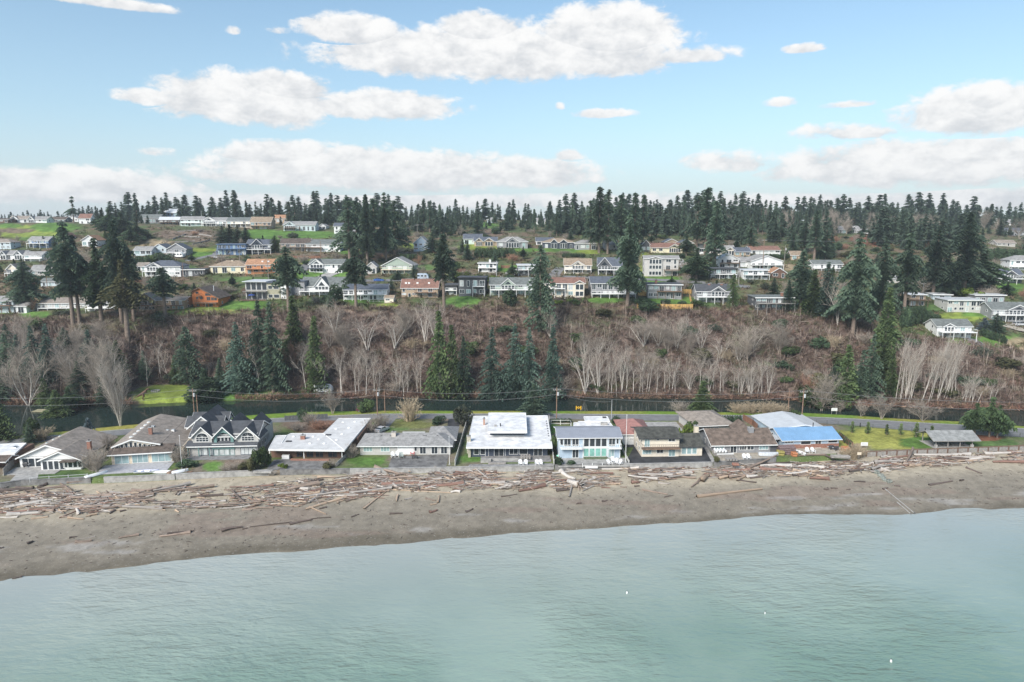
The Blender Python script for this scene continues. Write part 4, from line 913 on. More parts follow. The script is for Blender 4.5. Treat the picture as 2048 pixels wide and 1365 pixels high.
    return h

BW = dict(dm=WOOD, dr=WOOD)
HH = [
 # left: crest row
 (-30, 18, 446, 441, 437, 'x', SBR, RBD, {}, 'brown low house at far left end of the ridge row', None),
 (19, 57, 446, 438, 432, 'x', SWH, RB, dict(g=[(20, 38, 432)]), 'white house with brown gable at left on the ridge', 'brown-gabled white ridge house'),
 (56, 95, 446, 439, 433, 'x', SWH, RG, dict(g=[(56, 70, 432)]), 'white house with grey roof on the left ridge', None),
 (95, 132, 445, 440, 434, 'x', SDG, RBD, {}, 'dark house with flat brown roof in the left ridge row', None),
 (132, 158, 444, 438, 432, 'y', SWH, RG, {}, 'small white gable-fronted house on the left ridge', None),
 (157, 183, 448, 436, 428, 'x', SWH, RR, dict(st=2), 'white two-storey house with red-brown roof on left ridge', 'red-brown-roofed ridge house'),
 (275, 320, 447, 436, 429, 'x', SG, RGR, dict(D=10), 'grey-blue long house left of the blue tower house', None),
 (318, 360, 449, 439, 434, 'x', SDG, METR, dict(D=5, dk=(443, 3), dm=WOOD, dr=WOOD), 'low wing with pale metal roof below the blue tower', None),
 (326, 357, 446.5, 425, 418, 'x', SBL, METR, dict(n=4, D=7, st=3), 'deep blue upper house with pale metal roof on the ridge', 'blue tower house'),
 (360, 406, 453, 439, 433, 'x', SMINT, RG, dict(st=2, dk=(446, 1.6), n=6), 'pale mint two-storey house with white balcony on the ridge', 'pale mint ridge house'),
 (404, 455, 453, 441, 435, 'x', SWH, RG, dict(g=[(405, 432, 434)], dk=(447, 1.8)), 'white house with broad front gable on the ridge', 'white gable ridge house'),
 (452, 505, 455, 442, 435, 'x', SCR, RGR, dict(dk=(447, 2.2), n=5), 'cream ridge house with long white deck', None),
 (500, 544, 459, 444, 434, 'x', STN, RT, dict(dk=(452, 3.2), **BW), 'tan ridge house with red-brown wooden deck', 'tan ridge house'),
 (544, 576, 447, 436, 430, 'x', STN, RCOP, {}, 'house with orange-red roof half hidden on the ridge', None),
 (566, 632, 462, 450, 443, 'x', SLB, RG, dict(g=[(568, 592, 443)], dk=(456, 2), du=(566, 602), **BW), 'long blue-grey house with white gable above green lawn', 'blue-grey house above green lawn'),
 (636, 653, 459, 453, 448, 'y', SWH, RG, {}, 'tiny white cottage between lawn and firs', None),
 (667, 690, 468, 452, 446, 'x', SWH, RBL, dict(st=2), 'tall white house half hidden by the firs', None),
 # left: upper middle
 (-24, 24, 499, 485, 478, 'h', SLB, RB, dict(st=2), 'pale house with brown hip roof at the left edge', 'brown hip-roofed house at left edge'),
 (57, 100, 496, 480, 473, 'x', SBL, RG, dict(st=2, dk=(486, 2.2), n=5), 'blue house with full-width white balcony on the left slope', 'blue balcony house at left'),
 (120, 138, 482, 472, 466, 'y', SWH, RR, {}, 'small white gabled house half behind the tall fir', None),
 (163, 196, 494, 480, 471, 'y', SWH, RCOP, dict(D=10), 'white house with rust-red gable roof left of the firs', 'rust-roofed white house'),
 (-20, 47, 520, 509, 501, 'x', SWH, RG, dict(g=[(0, 14, 502), (28, 47, 501)]), 'long white house with grey roof and right gable, left edge', 'long white left-edge house'),
 (47, 86, 523, 510, 503, 'x', SWH, RG, dict(st=2, dk=(516, 1.8)), 'white two-storey house with balcony near the left edge', None),
 (13, 39, 556, 538, 528, 'y', SCR, RB, dict(dk=(545, 2), st=2), 'cream gable-fronted house with balcony at left', 'cream gabled house at left'),
 (60, 112, 552, 541, 530, 'x', SL, RG, {}, 'plain grey house with broad side wall behind bare tree', None),
 (80, 122, 573, 563, 556, 'x', SLB, RGR, {}, 'low pale blue house behind the left firs', None),
 (-25, 31, 626, 601, 592, 'x', SLB, RG, dict(st=2, dk=(611, 2.2), dm=WOOD), 'pale blue house with deck at left edge of the bluff', 'pale blue bluff house at left edge'),
 (30, 56, 627, 612, 604, 'x', SWH, RG, dict(n=1), 'white side wing of house at left bluff edge', None),
 (78, 178, 618, 606, 595, 'x', SL, RB, dict(D=10, dk=(613, 2), n=7), 'long low grey house behind the twin fir trunks', 'long low grey bluff house'),
 (172, 274, 618, 606, 597, 'x', SWH, RG, dict(dk=(612, 2), n=7), 'long white house behind leaning tree trunks', 'long white house behind trunks'),
 (267, 372, 622, 600, 594, 'x', STN, RB, dict(st=2, g=[(272, 314, 586)], dk=(609, 3), D=9, **BW), 'tan timber house with front gable and full-width wooden deck', 'tan timber gable house'),
 (267, 305, 512, 500, 493, 'x', SLB, RG, {}, 'pale blue house in the left of three joined gables', None),
 (304, 334, 506, 496, 488, 'y', SLB, RBL, {}, 'pale blue house with central grey gable', None),
 (333, 375, 514, 498, 487, 'y', SG, RBL, dict(dk=(506, 1.5)), 'grey-green house with dark gable beside the lane', 'grey-green gable house by lane'),
 (434, 494, 510, 489, 486, 'f', SBL, RBL, dict(st=2, dk=(498, 1.8), dm=SBL, fas=SBL, n=6), 'bright blue flat-roofed two-storey house', 'bright blue flat-roofed house'),
 (493, 546, 508, 489, 479, 'x', SN, RBL, dict(st=2, g=[(502, 527, 478)], dk=(499, 2)), 'navy house with white-trimmed front gable', 'navy gable house'),
 (560, 622, 504, 487, 477, 'x', STN, RBD, dict(st=2, dk=(490, 2.6), n=6, dm=GREYWOOD), 'beige house with long raised deck below green lawn', 'beige raised-deck house'),
 (611, 682, 504, 488, 479, 'x', SWH, RGR, dict(st=2, dk=(495, 2.4), du=(611, 645), dm=WOOD, n=6), 'white house with green-grey roof and dark deck', 'white green-roofed house'),
 (272, 296, 542, 532, 525, 'x', SWH, RB, {}, 'small white house with brown roof left of the white hip house', None),
 (288, 364, 553, 533, 521, 'h', SWH, RBL, dict(st=2, g=[(292, 326, 525)], dk=(543, 1.6), du=(289, 325)), 'white two-storey house with grey hip roof and front gable', 'white hip-roofed house'),
 (362, 412, 553, 540, 537, 'f', SDG, RGD, dict(n=4), 'dark flat-roofed carport house', None),
 (420, 496, 547, 533, 521, 'h', SY, RT, dict(n=4, ch=[465], chm=CREAM), 'cream-yellow house with tan hip roof', 'cream-yellow hip house'),
 (491, 557, 548, 529, 518, 'x', SOR, RCOP, dict(st=2, dk=(538, 1.8), dm=SOR, n=5, sk=[525, 537]), 'orange two-storey house with orange-brown roof', 'orange two-storey house'),
 (617, 686, 546, 528, 518, 'x', SWH, RGR, dict(st=2, g=[(619, 648, 518)], dk=(537, 1.6), du=(618, 650), dm=SN, dr=SN, gd=(656, 670)), 'white house with navy balcony and arched gable windows', 'white navy-balcony house'),
 (601, 693, 590, 572, 554, 'x', SWH, RGR, dict(st=2, g=[(628, 660, 554)], dk=(583, 2.4), du=(603, 664), n=8), 'large white house with central gable of windows above the bluff', 'large white gable house'),
 (686, 777, 600, 579, 568, 'x', SWH, RBL, dict(st=2, dk=(588, 2.2), n=9), 'long white two-storey house with slate roof above a lawn', 'long white slate-roofed house'),
 (700, 724, 548, 533, 524, 'y', SWH, RR, {}, 'small white gabled house behind the lone fir', None),
 (731, 755, 548, 533, 524, 'y', SL, RG, {}, 'small grey-white gabled house right of the lone fir', None),
 (762, 828, 548, 531, 515, 'y', SGN, RG, dict(st=2, dk=(537, 2), dm=CREAM, n=6, D=10), 'sage green house with cream balcony and wide front gable', 'sage green house'),
 (826, 858, 503, 486, 473, 'y', SB, RG, dict(st=2, D=10), 'grey-blue gabled house beside dark hedge', 'grey-blue gabled house'),
 (801, 878, 595, 575, 558, 'x', STN, RR, dict(st=2, dk=(585, 2.2), du=(830, 872), n=7, sk=[812, 818, 835, 858], ch=[826], **BW), 'brown-roofed house with skylights and red wooden deck', 'brown skylight house'),
 (915, 973, 592, 556, 552, 'f', SDG, RGD, dict(st=2, n=4, fas=DTRIM, dk=(573, 1.6), du=(946, 970)), 'dark modern flat-roofed house with large square windows', 'dark modern house'),
 (888, 917, 590, 571, 569, 'f', SDG, RGD, dict(st=1, n=3, fas=DTRIM, dk=(572, 1.5)), 'low dark wing with open carport beside the fir', None),
 (926, 965, 489, 477, 468, 'x', SMINT, RBL, {}, 'pale green house with blue-grey roof in the upper row', None),
 (947, 996, 493, 482, 474, 'x', STN, RBL, dict(g=[(950, 966, 476), (968, 988, 476)]), 'twin-gabled garage house in the upper row', 'twin-gabled upper house'),
 (973, 995, 446, 440, 435, 'h', SLB, RG, {}, 'small pale house alone on the crest lawn', 'small crest house'),
 (955, 995, 545, 527, 523, 'f', SWH, RG, dict(st=2, dk=(536, 1.4), n=5, ch=[980], chm=WHITE), 'small white flat-roofed house with balcony among green shrubs', 'small white flat-roofed house'),
 (992, 1057, 496, 484, 474, 'h', SG, RG, dict(g=[(1010, 1040, 474)], n=4), 'wide grey house with hip roof and central gable', 'wide grey hip house'),
 (1071, 1108, 490, 482, 475, 'x', SWH, RBL, {}, 'white house end with slate roof behind the navy house', None),
 (1085, 1150, 498, 485, 477, 'h', SN, RT, dict(g=[(1100, 1116, 478), (1118, 1136, 479)], n=5), 'navy house with tan hip roof and white trimmed gables', 'navy tan-roofed house'),
 (1148, 1194, 500, 487, 480, 'h', SG, RG, dict(n=4), 'grey rancher with pale hip roof left of tall firs', 'grey hip rancher'),
 (1034, 1078, 552, 531, 525, 'f', SDG, METR, dict(st=2, dk=(540, 2.2), n=5), 'slate house with white pergola posts', 'slate pergola house'),
 (978, 1070, 590, 569, 555, 'x', SGN, RGR, dict(st=2, g=[(1000, 1032, 557)], dk=(576, 2.6), n=8, sk=[1060, 1066]), 'grey-green house with full-width glass deck', 'grey-green glass-deck house'),
 (1087, 1171, 595, 566, 555, 'x', SCR, RR, dict(st=2, g=[(1148, 1170, 561)], dk=(577, 2), du=(1088, 1130), n=7), 'cream house with red-brown roof and right-hand gable bay', 'cream red-roofed house'),
 (1127, 1184, 548, 530, 517, 'x', SCR, RT, dict(st=2, g=[(1142, 1170, 522)], dk=(538, 1.8), n=6), 'cream house with tan roof and fan-window gable', 'cream tan-roofed house'),
 (1194, 1245, 549, 531, 515, 'x', SDG, RBL, dict(st=2, g=[(1194, 1224, 515)], dk=(539, 2), n=5), 'dark slate house with white balcony behind the big fir', 'dark slate balcony house'),
 (1180, 1272, 595, 566, 553, 'x', SG, RBL, dict(st=2, dk=(588, 2.6), n=8), 'grey house with dark roof and two white decks', 'grey two-deck house'),
 (1286, 1358, 553, 517, 511, 'x', SL, RG, dict(st=3, g=[(1296, 1326, 514)], dk=(540, 2.2), du=(1326, 1358), n=5, gd=(1300, 1324), D=8, **BW), 'grey and white three-storey house with garage below', 'three-storey grey house'),
 (1293, 1365, 598, 570, 565, 'f', SG, RGD, dict(st=2, dk=(583, 2), du=(1313, 1363), n=6, ch=[1312], dm=WOOD), 'grey flat-roofed house behind yellow board fence', 'grey flat-roofed fence house'),
 (1281, 1302, 504, 490, 480, 'y', SDG, RBL, {}, 'dark grey gabled house beside red-roofed cream house', None),
 (1301, 1366, 506, 495, 486, 'x', SY, RR, dict(g=[(1336, 1362, 488)], n=5), 'cream house with red roof in the upper row', 'cream red-roofed upper house'),
 (1328, 1358, 492, 485, 478, 'y', STN, RBL, {}, 'tan gabled house behind the red-roofed cream house', None),
 (1358, 1388, 496, 486, 479, 'y', SL, RBL, {}, 'pale gabled house with slate roof left of tall fir', None),
 (1436, 1479, 536, 518, 508, 'y', SWH, METR, dict(st=2, dk=(523, 1.8), **BW), 'white house with arched gable and brown balcony', 'white brown-balcony house'),
 (1418, 1474, 558, 538, 535, 'f', SDG, RGD, dict(st=2, dk=(549, 1.6), n=5, fas=DTRIM), 'dark flat-roofed house with white balcony wall', 'dark flat-roofed balcony house'),
 (1390, 1462, 605, 582, 568, 'x', SG, RGD, dict(st=2, g=[(1420, 1452, 573)], dk=(594, 2.4), n=6, ch=[1418, 1443]), 'grey house with timbered gable, pergola and glass deck', 'grey timber-gable house'),
 (1430, 1470, 512, 500, 491, 'x', SCR, RG, dict(g=[(1450, 1470, 494)]), 'beige gabled house in cluster left of red roof', None),
 (1468, 1502, 514, 503, 495, 'x', STN, RBL, {}, 'tan house with slate roof below utility wires', None),
 (1500, 1562, 509, 500, 492, 'x', SWH, RR, dict(n=5), 'white house with long red-brown roof', 'white long red-roofed house'),
 (1478, 1511, 535, 523, 514, 'x', SWH, RG, dict(gd=(1492, 1508), n=2), 'white garage house with grey roof', None),
 (1499, 1566, 539, 522, 511, 'y', SWH, RG, dict(dk=(530, 1.8), n=5, D=11), 'white house with wide low gable and front deck', 'white low-gabled house'),
 (1484, 1537, 560, 541, 537, 'f', SWH, METR, dict(st=2, dk=(548, 2.2), n=5), 'white flat-roofed house with long white deck', 'white flat-roofed deck house'),
 (1541, 1574, 557, 545, 536, 'y', SBR, RCOP, {}, 'small brown cabin with copper-coloured roof', 'copper-roofed cabin'),
 (1508, 1587, 620, 596, 588, 'f', SDG, RGR, dict(st=2, dk=(605, 2.4), n=7, ch=[1564], dm=GREYWOOD, D=9), 'dark low-roofed house with big red chimney on the bluff', 'red-chimney house'),
 (1624, 1686, 542, 528, 520, 'x', SWH, RGR, dict(dk=(537, 1.6), n=5, D=9), 'white house with green-grey roof between tall firs', 'white house between firs'),
 (1612, 1672, 623, 612, 604, 'x', SDG, RGD, {}, 'dark low house in shade under the big firs', None),
 (1510, 1530, 462, 453, 447, 'x', SL, RBL, {}, 'far pale house with slate roof in the woods', None),
 (1576, 1622, 454, 449, 445, 'x', SWH, RG, {}, 'far white house with grey roof in the woods', None),
 (1676, 1722, 467, 459, 452, 'x', SG, RG, dict(g=[(1700, 1714, 453)]), 'far grey gabled house right of the woods', 'far grey gabled house'),
 (1712, 1740, 468, 462, 458, 'x', SWH, RG, {}, 'far white low house beside far grey gabled house', None),
 (1842, 1872, 450, 444, 440, 'h', SCR, RCOP, {}, 'far house with tan-orange roof on right crest', None),
 (1880, 1912, 451, 445, 441, 'x', SWH, METR, {}, 'far white house on right crest', None),
 (2003, 2034, 458, 446, 439, 'x', SWH, RG, dict(st=2), 'far white two-storey house at right crest', 'far white house at right crest'),
 (2010, 2060, 472, 462, 456, 'x', SG, RBL, dict(st=2), 'grey house with slate roof at right crest', None),
 (1992, 2032, 493, 486, 480, 'x', SL, RB, {}, 'low house with brown roof above the dark hedge', None),
 (2016, 2075, 541, 521, 511, 'h', SWH, RG, dict(st=2, dk=(534, 2)), 'white and brown house at right edge above lawn', 'white house at right edge'),
 (1990, 2045, 566, 549, 538, 'x', SDG, RBL, dict(st=2, g=[(2006, 2034, 541)], dk=(556, 2.4)), 'slate house with gabled porch beside right lawn', 'slate porch house'),
 (1816, 1852, 612, 590, 584, 'f', STN, WHITEROOF, dict(st=2, dk=(600, 2.2), **BW), 'house with white roof and brown deck right of the firs', 'white-roofed house right of firs'),
 (1863, 1904, 601, 590, 588, 'f', SLB, METR, dict(n=1), 'white flat-roofed garage right of the firs', None),
 (1891, 1964, 625, 601, 599, 'f', SL, METR, dict(st=2, n=6, D=9), 'white boxy flat-roofed house above bright lawn', 'white boxy house'),
 (1946, 2010, 608, 591, 588, 'f', SG, METR, dict(n=5, st=1), 'low flat-roofed house with long window band', 'low window-band house'),
 (1979, 2064, 644, 619, 604, 'x', SG, RGR, dict(st=2, g=[(2014, 2058, 610)], dk=(629, 2.4), n=6, gd=(2020, 2042)), 'grey gabled house with garage at the right edge', 'grey garage house at right edge'),
 (1870, 1944, 675, 652, 638, 'x', SWH, RGR, dict(g=[(1884, 1910, 647)], dk=(663, 3.0), n=6), 'white house with green roof and white deck on the right bluff', 'green-roofed white house'),
 (1072, 1091, 450, 442, 436, 'x', SWH, RG, {}, 'far white house glimpsed between ridge firs', None),
 (1940, 1976, 452, 445, 440, 'x', SWH, RR, {}, 'far white house with red-brown roof on right crest', None),
 (1975, 2003, 447, 441, 437, 'x', SL, RG, {}, 'far pale house left of white crest house', None),
 (700, 735, 478, 466, 459, 'x', SWH, RG, {}, 'white house glimpsed behind the fir clump', None),
 (1208, 1236, 500, 489, 481, 'x', SL, RG, {}, 'pale house glimpsed between slender firs', None),
 (1395, 1432, 508, 496, 488, 'x', SWH, RGR, {}, 'white house behind the slender fir trunks', None),
 (1580, 1612, 520, 510, 502, 'x', STN, RT, {}, 'tan house behind the dark hedge', None),
 (1772, 1834, 567, 558, 551, 'x', SL, RG, {}, 'pale house half hidden behind the right firs', None),
 (1826, 1854, 568, 557, 552, 'f', SWH, METR, dict(n=3), 'small white house left of the clipped hedge', None),
]
for e in HH: hill_house(*e)

def chalet():
    h = House('hill_house', 'bright orange timber chalet with asymmetric dark roof and wooden balcony', 'house', 386, 614, 443, 618, yaw=R(-2), lm='orange timber chalet')
    X = lambda u: h.xz(u, 600)[0]; W = X(436); D = 11; zl = h.xz(386, 582)[1]; zt = h.xz(398, 575)[1]; zr = h.xz(436, 595)[1]
    h.wall(STM, 0, W, 0, D, 0, zr - .2); MB().prism([(0, zr - .3), (0, zl - .3), (X(402), zt - .25), (W, zr - .25)], 0, D, 'y').build('gable_wall', STM, h.root)
    h.gable_y(RBD, 0, W + .1, 0, D, zl, zt, .7, .22, xa=X(400), zl=zr, fas=WOOD)
    for a, b, v0, v1, n in ((391, 397, 584, 588, 1), (392, 397, 594, 599, 1), (400, 405, 594, 599, 1), (413, 421, 594, 601, 2), (422, 428, 595, 601, 2), (428, 434, 596, 601, 1), (410, 422, 587, 592, 2), (393, 400, 608, 613, 2), (410, 416, 608, 614, 1), (418, 426, 607, 614, 2)):
        h.win(a, v0, b, v1, nx=n, f=WOOD)
    z = h.xz(410, 605)[1]; h.deck(WOOD, X(394), X(436), -2.0, 0, z, 1.0, True, rm=WOOD, slats=True)
    z = h.xz(400, 592)[1]; h.deck(WOOD, X(397), X(405), -1.2, 0, z, 1.0, False, rm=WOOD, slats=True)
    h.sidewin(W, 1, 3, 4, .8, 2.0); x = X(417); MB().tube([(x, 5, zr), (x, 5, zt + .3)], .13, 6).build('flue', METR, h.root)
chalet()
def modern():
    h = House('hill_house', 'modern flat-roofed house with olive bay, white tower and two balconies', 'house', 491, 600, 576, 600, yaw=R(-3), lm='modern white-tower house')
    X = lambda u: h.xz(u, 580)[0]; a, b, c, d = X(491), X(536), X(562), X(577); z2 = h.xz(510, 564)[1]; zt = h.xz(570, 562)[1]; zo = h.xz(548, 566)[1]
    h.wall(SL, a, b, 0, 10, 0, z2); h.wall(SOL, b, c, -.8, 10, 0, zo); h.wall(WHITE, c, d, -.6, 9, 0, zt); h.wall(SG, d, X(604), 3, 12, 0, zt - .6)
    for x0, x1, y0, y1, z, m in ((a - .6, b, -1.6, 10, z2, METR), (b - .2, c + .2, -1.4, 10, zo, RBL), (c - .1, d + .2, -.9, 9.2, zt, METR), (d, X(605), 2.6, 12.3, zt - .6, RBL)): h.box('roof', m, x0, x1, y0, y1, z, z + .25)
    f = z2 / 2
    for i in range(4): q = a + .3 + i * (b - a - .5) / 4; h.win(q, f + .3, q + (b - a) / 4 - .35, z2 - .25, local=True); h.win(q, .3, q + (b - a) / 4 - .35, f - .4, local=True)
    for z0 in (.9, f + .8): h.win(b + .4, z0, b + 2.2, z0 + 1.5, -.8, local=True); h.win(b + 2.6, z0, c - .5, z0 + 1.5, -.8, local=True)
    for z0 in (.9, f + .7, f + 2.0): h.win(c + .3, z0, c + .9, z0 + .6, -.6, local=True); h.win(c + 1.2, z0, c + 1.8, z0 + .6, -.6, local=True)
    h.deck(GREYWOOD, a - .4, b, -2.2, 0, f, 1.0, True, rm=DTRIM); h.deck(WOOD, a - 1.6, b, -2.8, 0, .2, .9, True, rm=DTRIM)
    h.sidewin(X(604), 1, 5, 6, 2, 3)
    MB().tube([(a + 3.0, -1.4, .25), (a + 3, -1.4, 2.3)], .05).build('umbrella_pole', TRIM, h.root); v = [(a + 3, -1.4, 2.6)] + [(a + 3 + 1.5 * math.cos(k * math.pi / 4), -1.4 + 1.5 * math.sin(k * math.pi / 4), 2.05) for k in range(8)]
    MB().add(v, [(0, k + 1, (k + 1) % 8 + 1) for k in range(8)]).build('umbrella_canopy', mat('blue_canvas', (.04, .09, .35), .8, .1), h.root)
modern()
def garden_shed():
    h = House('garden_shed', 'small cream garden shed on the bluff lawn', 'shed', 769, 606, 788, 606, yaw=R(-8)); W = h.xz(787, 606)[0]
    h.wall(SCR, 0, W, 0, 2.6, 0, 2.1); h.gable_x(RT, 0, W, 0, 2.6, 2.1, 3.0, .25, .1, wm=SCR); h.win(.4, .9, W * .6, 1.6, local=True, nx=2)
garden_shed()
# ---------------------------------------------------------------- trees and shrubs
def leafmat(name, c1, c2, rand=.32, rough=.85, sc=.9):
    """leaf colour in light and dark clumps, some light passing through"""
    if name in MATS: return MATS[name]
    m = mat(name, c1, rough, 0, sc, rand=rand, col2=c2, spec=.25); t = m.node_tree; p = [n for n in t.nodes if n.type == 'BSDF_PRINCIPLED'][0]; out = [n for n in t.nodes if n.type == 'OUTPUT_MATERIAL'][0]
    tr = t.nodes.new('ShaderNodeBsdfTranslucent'); t.links.new(p.inputs['Base Color'].links[0].from_socket, tr.inputs['Color']); mx = t.nodes.new('ShaderNodeMixShader'); mx.inputs[0].default_value = .3
    t.links.new(p.outputs[0], mx.inputs[1]); t.links.new(tr.outputs[0], mx.inputs[2]); t.links.new(mx.outputs[0], out.inputs[0]); return m
FIRM = leafmat('fir_needles', (0.127, 0.179, 0.114), (0.060, 0.099, 0.073)); FIRB = leafmat('blue_green_needles', (0.137, 0.202, 0.153), (0.065, 0.112, 0.091)); CEDM = leafmat('cedar_foliage', (0.169, 0.227, 0.091), (0.075, 0.120, 0.055)); SPRB = leafmat('blue_spruce_needles', (.16, .21, .23), (.05, .075, .085))
PINM = leafmat('pine_needles', (0.130, 0.195, 0.085), (0.058, 0.098, 0.047)); OLIV = leafmat('olive_foliage', (.15, .145, .07), (.06, .065, .03)); FARM = leafmat('far_fir_needles', (.100, .140, .092), (.050, .078, .058), .15)
BARKM = mat('fir_bark', (.20, .155, .125), .9, .35, 2, .5, 8); PALEB = mat('pale_alder_bark', (.60, .555, .50), .85, .3, 1.2, .3, 6, rand=.12); TWIG = mat('grey_brown_twigs', (.32, .275, .23), .9, .2, .6, rand=.16); TWIGP = mat('pale_twigs', (.43, .38, .33), .9, .15, .6, rand=.12)
TWIGR = mat('russet_twigs', (.30, .17, .115), .9, .25, .6, rand=.2); TWIGT = mat('tan_twigs', (.40, .32, .22), .9, .2, .6, rand=.12); GRNM = leafmat('laurel_leaves', (.115, .165, .062), (.048, .078, .032)); GRNB = leafmat('bright_shrub_leaves', (.20, .27, .05), (.075, .11, .025)); DGRN = leafmat('dark_shrub_leaves', (0.098, 0.150, 0.078), (0.044, 0.073, 0.044)); GGRY = leafmat('grey_green_leaves', (.11, .125, .09), (.045, .055, .04))

def conifer_mesh(seed, h, rmax, bare, dens, prof, ragged, mat_, droop=.35, spray=.55):
    """crown of separate drooping boughs carrying triangular sprays; returns (crown mesh, trunk mesh)"""
    r = np.random.default_rng(seed); V = []; nl = int(dens)
    for i in range(nl):
        f = (i + r.random()) / nl; z = h * (bare + (1 - bare) * f); L0 = rmax * prof(f)
        if r.random() < ragged * .45: continue
        nb = r.integers(4, 7)
        for b in range(nb):
            az = r.random() * 2 * math.pi; L = L0 * r.uniform(.55, 1.18) * (1 + .25 * math.sin(az * 2 + seed))
            if L < .25: L = .25
            d = np.array([math.cos(az), math.sin(az), 0]); sd = np.array([-d[1], d[0], 0]); up = .25 + .5 * f
            n = max(2, int(L / .75) + 1)
            for k in range(n):
                t = (k + .35) / n; c = d * L * t + np.array([0, 0, z + L * (up * t - (droop + up) * t * t * 1.1)])
                w = spray * (1.2 - .5 * t) * r.uniform(.75, 1.4) * min(1.3, .65 + L * .16)
                for sg in (-1, 1):
                    tip = c + (d * .7 + sd * sg * r.uniform(.6, 1.2)) * w * 1.2 + np.array([0, 0, -r.uniform(.3, 1.1) * w])
                    a = c + sd * sg * -.15 * w - d * .6 * w + np.array([0, 0, r.uniform(0, .4) * w]); b2 = c + d * .6 * w + np.array([0, 0, r.uniform(.05, .5) * w])
                    V += [a, b2, tip]
                q = r.normal(0, .35, 2); V += [c - (d * .5 + sd * q[0]) * w, c + (d * .5 + sd * q[1]) * w + np.array([0, 0, .15 * w]), c + sd * q[0] * w + np.array([0, 0, -r.uniform(.7, 1.3) * w])]
    # leader
    for k in range(6):
        az = r.random() * 6.28; z = h * (1 - .012 * k); V += [np.array([0, 0, z + .35]), np.array([math.cos(az) * (.12 + .1 * k), math.sin(az) * (.12 + .1 * k), z - .5]), np.array([math.cos(az + .9) * .12, math.sin(az + .9) * .12, z - .8])]
    V = np.array(V); me = mesh_np('crown', V, np.arange(len(V)).reshape(-1, 3), mat_)
    mb = MB(); q = h * .011 + .12; mb.tube([(0, 0, -1.5), (0, 0, 0), (.1, .05, h * .35), (0, .1, h * .7), (0, 0, h * .985)], [q * 1.5, q * 1.25, q, q * .6, .03], 7)
    return me, mesh_py('trunk', mb.v, mb.f, BARKM, True)
cone = lambda f: (1 - f) ** .85 * (1 if f > .12 else .55 + f * 3.7)
tall = lambda f: (1 - f) ** .6 * (.55 + .45 * math.sin(f * 7 + 1)) + .05
narrow = lambda f: .16 + .84 * (1 - f) ** .8
column = lambda f: min(1, .35 + f * 4) * (1 - f ** 5) + .02
umbr = lambda f: (math.sin(min(1, f * 1.25 + .12) * math.pi)) ** .7 + .05
H0 = 26.0
bigp = lambda f: (1 - f) ** .75 * (.72 + .28 * math.sin(f * 13)) * (1 if f > .15 else .5 + f * 3.3) + .04
lonep = lambda f: (1 - f) ** .55 * (.70 + .30 * math.sin(f * 11 + 2)) * (1 if f > .2 else .45 + f * 2.7) + .04
CON = {
 'full': [conifer_mesh(s, H0, 5.2, .05, 52, cone, .15, FIRM) for s in (1, 2)], 'blue': [conifer_mesh(s, H0, 4.8, .03, 56, cone, .1, FIRB, .45) for s in (3, 4)],
 'tall': [conifer_mesh(s, H0, 5.2, .36, 34, tall, .45, FIRM, .5, .75) for s in (5, 6, 7)], 'nar': [conifer_mesh(s, H0, 3.5, .1, 36, narrow, .35, FARM, .4, .8) for s in (8, 9, 10, 11)],
 'half': [conifer_mesh(s, H0, 4.4, .22, 42, narrow, .3, FIRM, .45, .65) for s in (12, 13)], 'cedar': [conifer_mesh(14, H0, 4.2, .02, 60, cone, .05, CEDM, .8, .6)],
 'col': [conifer_mesh(15, H0, 3.4, .04, 52, column, .1, CEDM, .6, .5)], 'spr': [conifer_mesh(16, 9.0, 3.0, .02, 34, cone, 0, SPRB, .3, .5)],
 'pine': [conifer_mesh(s, 12.0, 5.2, .22, 22, umbr, .25, PINM, .15, .75) for s in (17, 18)], 'oliv': [conifer_mesh(19, H0, 3.8, .42, 34, umbr, .3, OLIV, .6, .6)], 'ever': [conifer_mesh(s, H0, 4.6, .2, 44, umbr, .15, DGRN, .4, .8) for s in (20, 21)],
 'big': [conifer_mesh(s, 36.0, 8.4, .2, 62, bigp, .25, FIRM, .45, .8) for s in (23, 24, 25)], 'lone': [conifer_mesh(s, 26.0, 6.2, .42, 36, lonep, .25, FIRM, .5, .75) for s in (26, 27, 28)],
 'high': [conifer_mesh(s, 36.0, 7.0, .36, 46, lonep, .3, FIRM, .45, .8) for s in (29, 30, 46)], 'cold': [conifer_mesh(47, H0, 3.4, .04, 52, column, .15, FIRM, .6, .55)],
 'young': [conifer_mesh(22, 4.0, 1.1, .1, 16, cone, .1, CEDM, .2, .35)],
}
CH = {'big': 36.0, 'high': 36.0, 'lone': 26.0, 'spr': 9.0, 'pine': 12.0, 'young': 4.0}
CW = {'big': 7.2, 'high': 6.2, 'cold': 3.2, 'lone': 5.6, 'full': 4.3, 'blue': 4.0, 'tall': 4.2, 'nar': 2.7, 'half': 3.6, 'cedar': 3.7, 'col': 3.2, 'spr': 2.6, 'pine': 4.9, 'oliv': 3.5, 'ever': 4.3, 'young': 1.0}

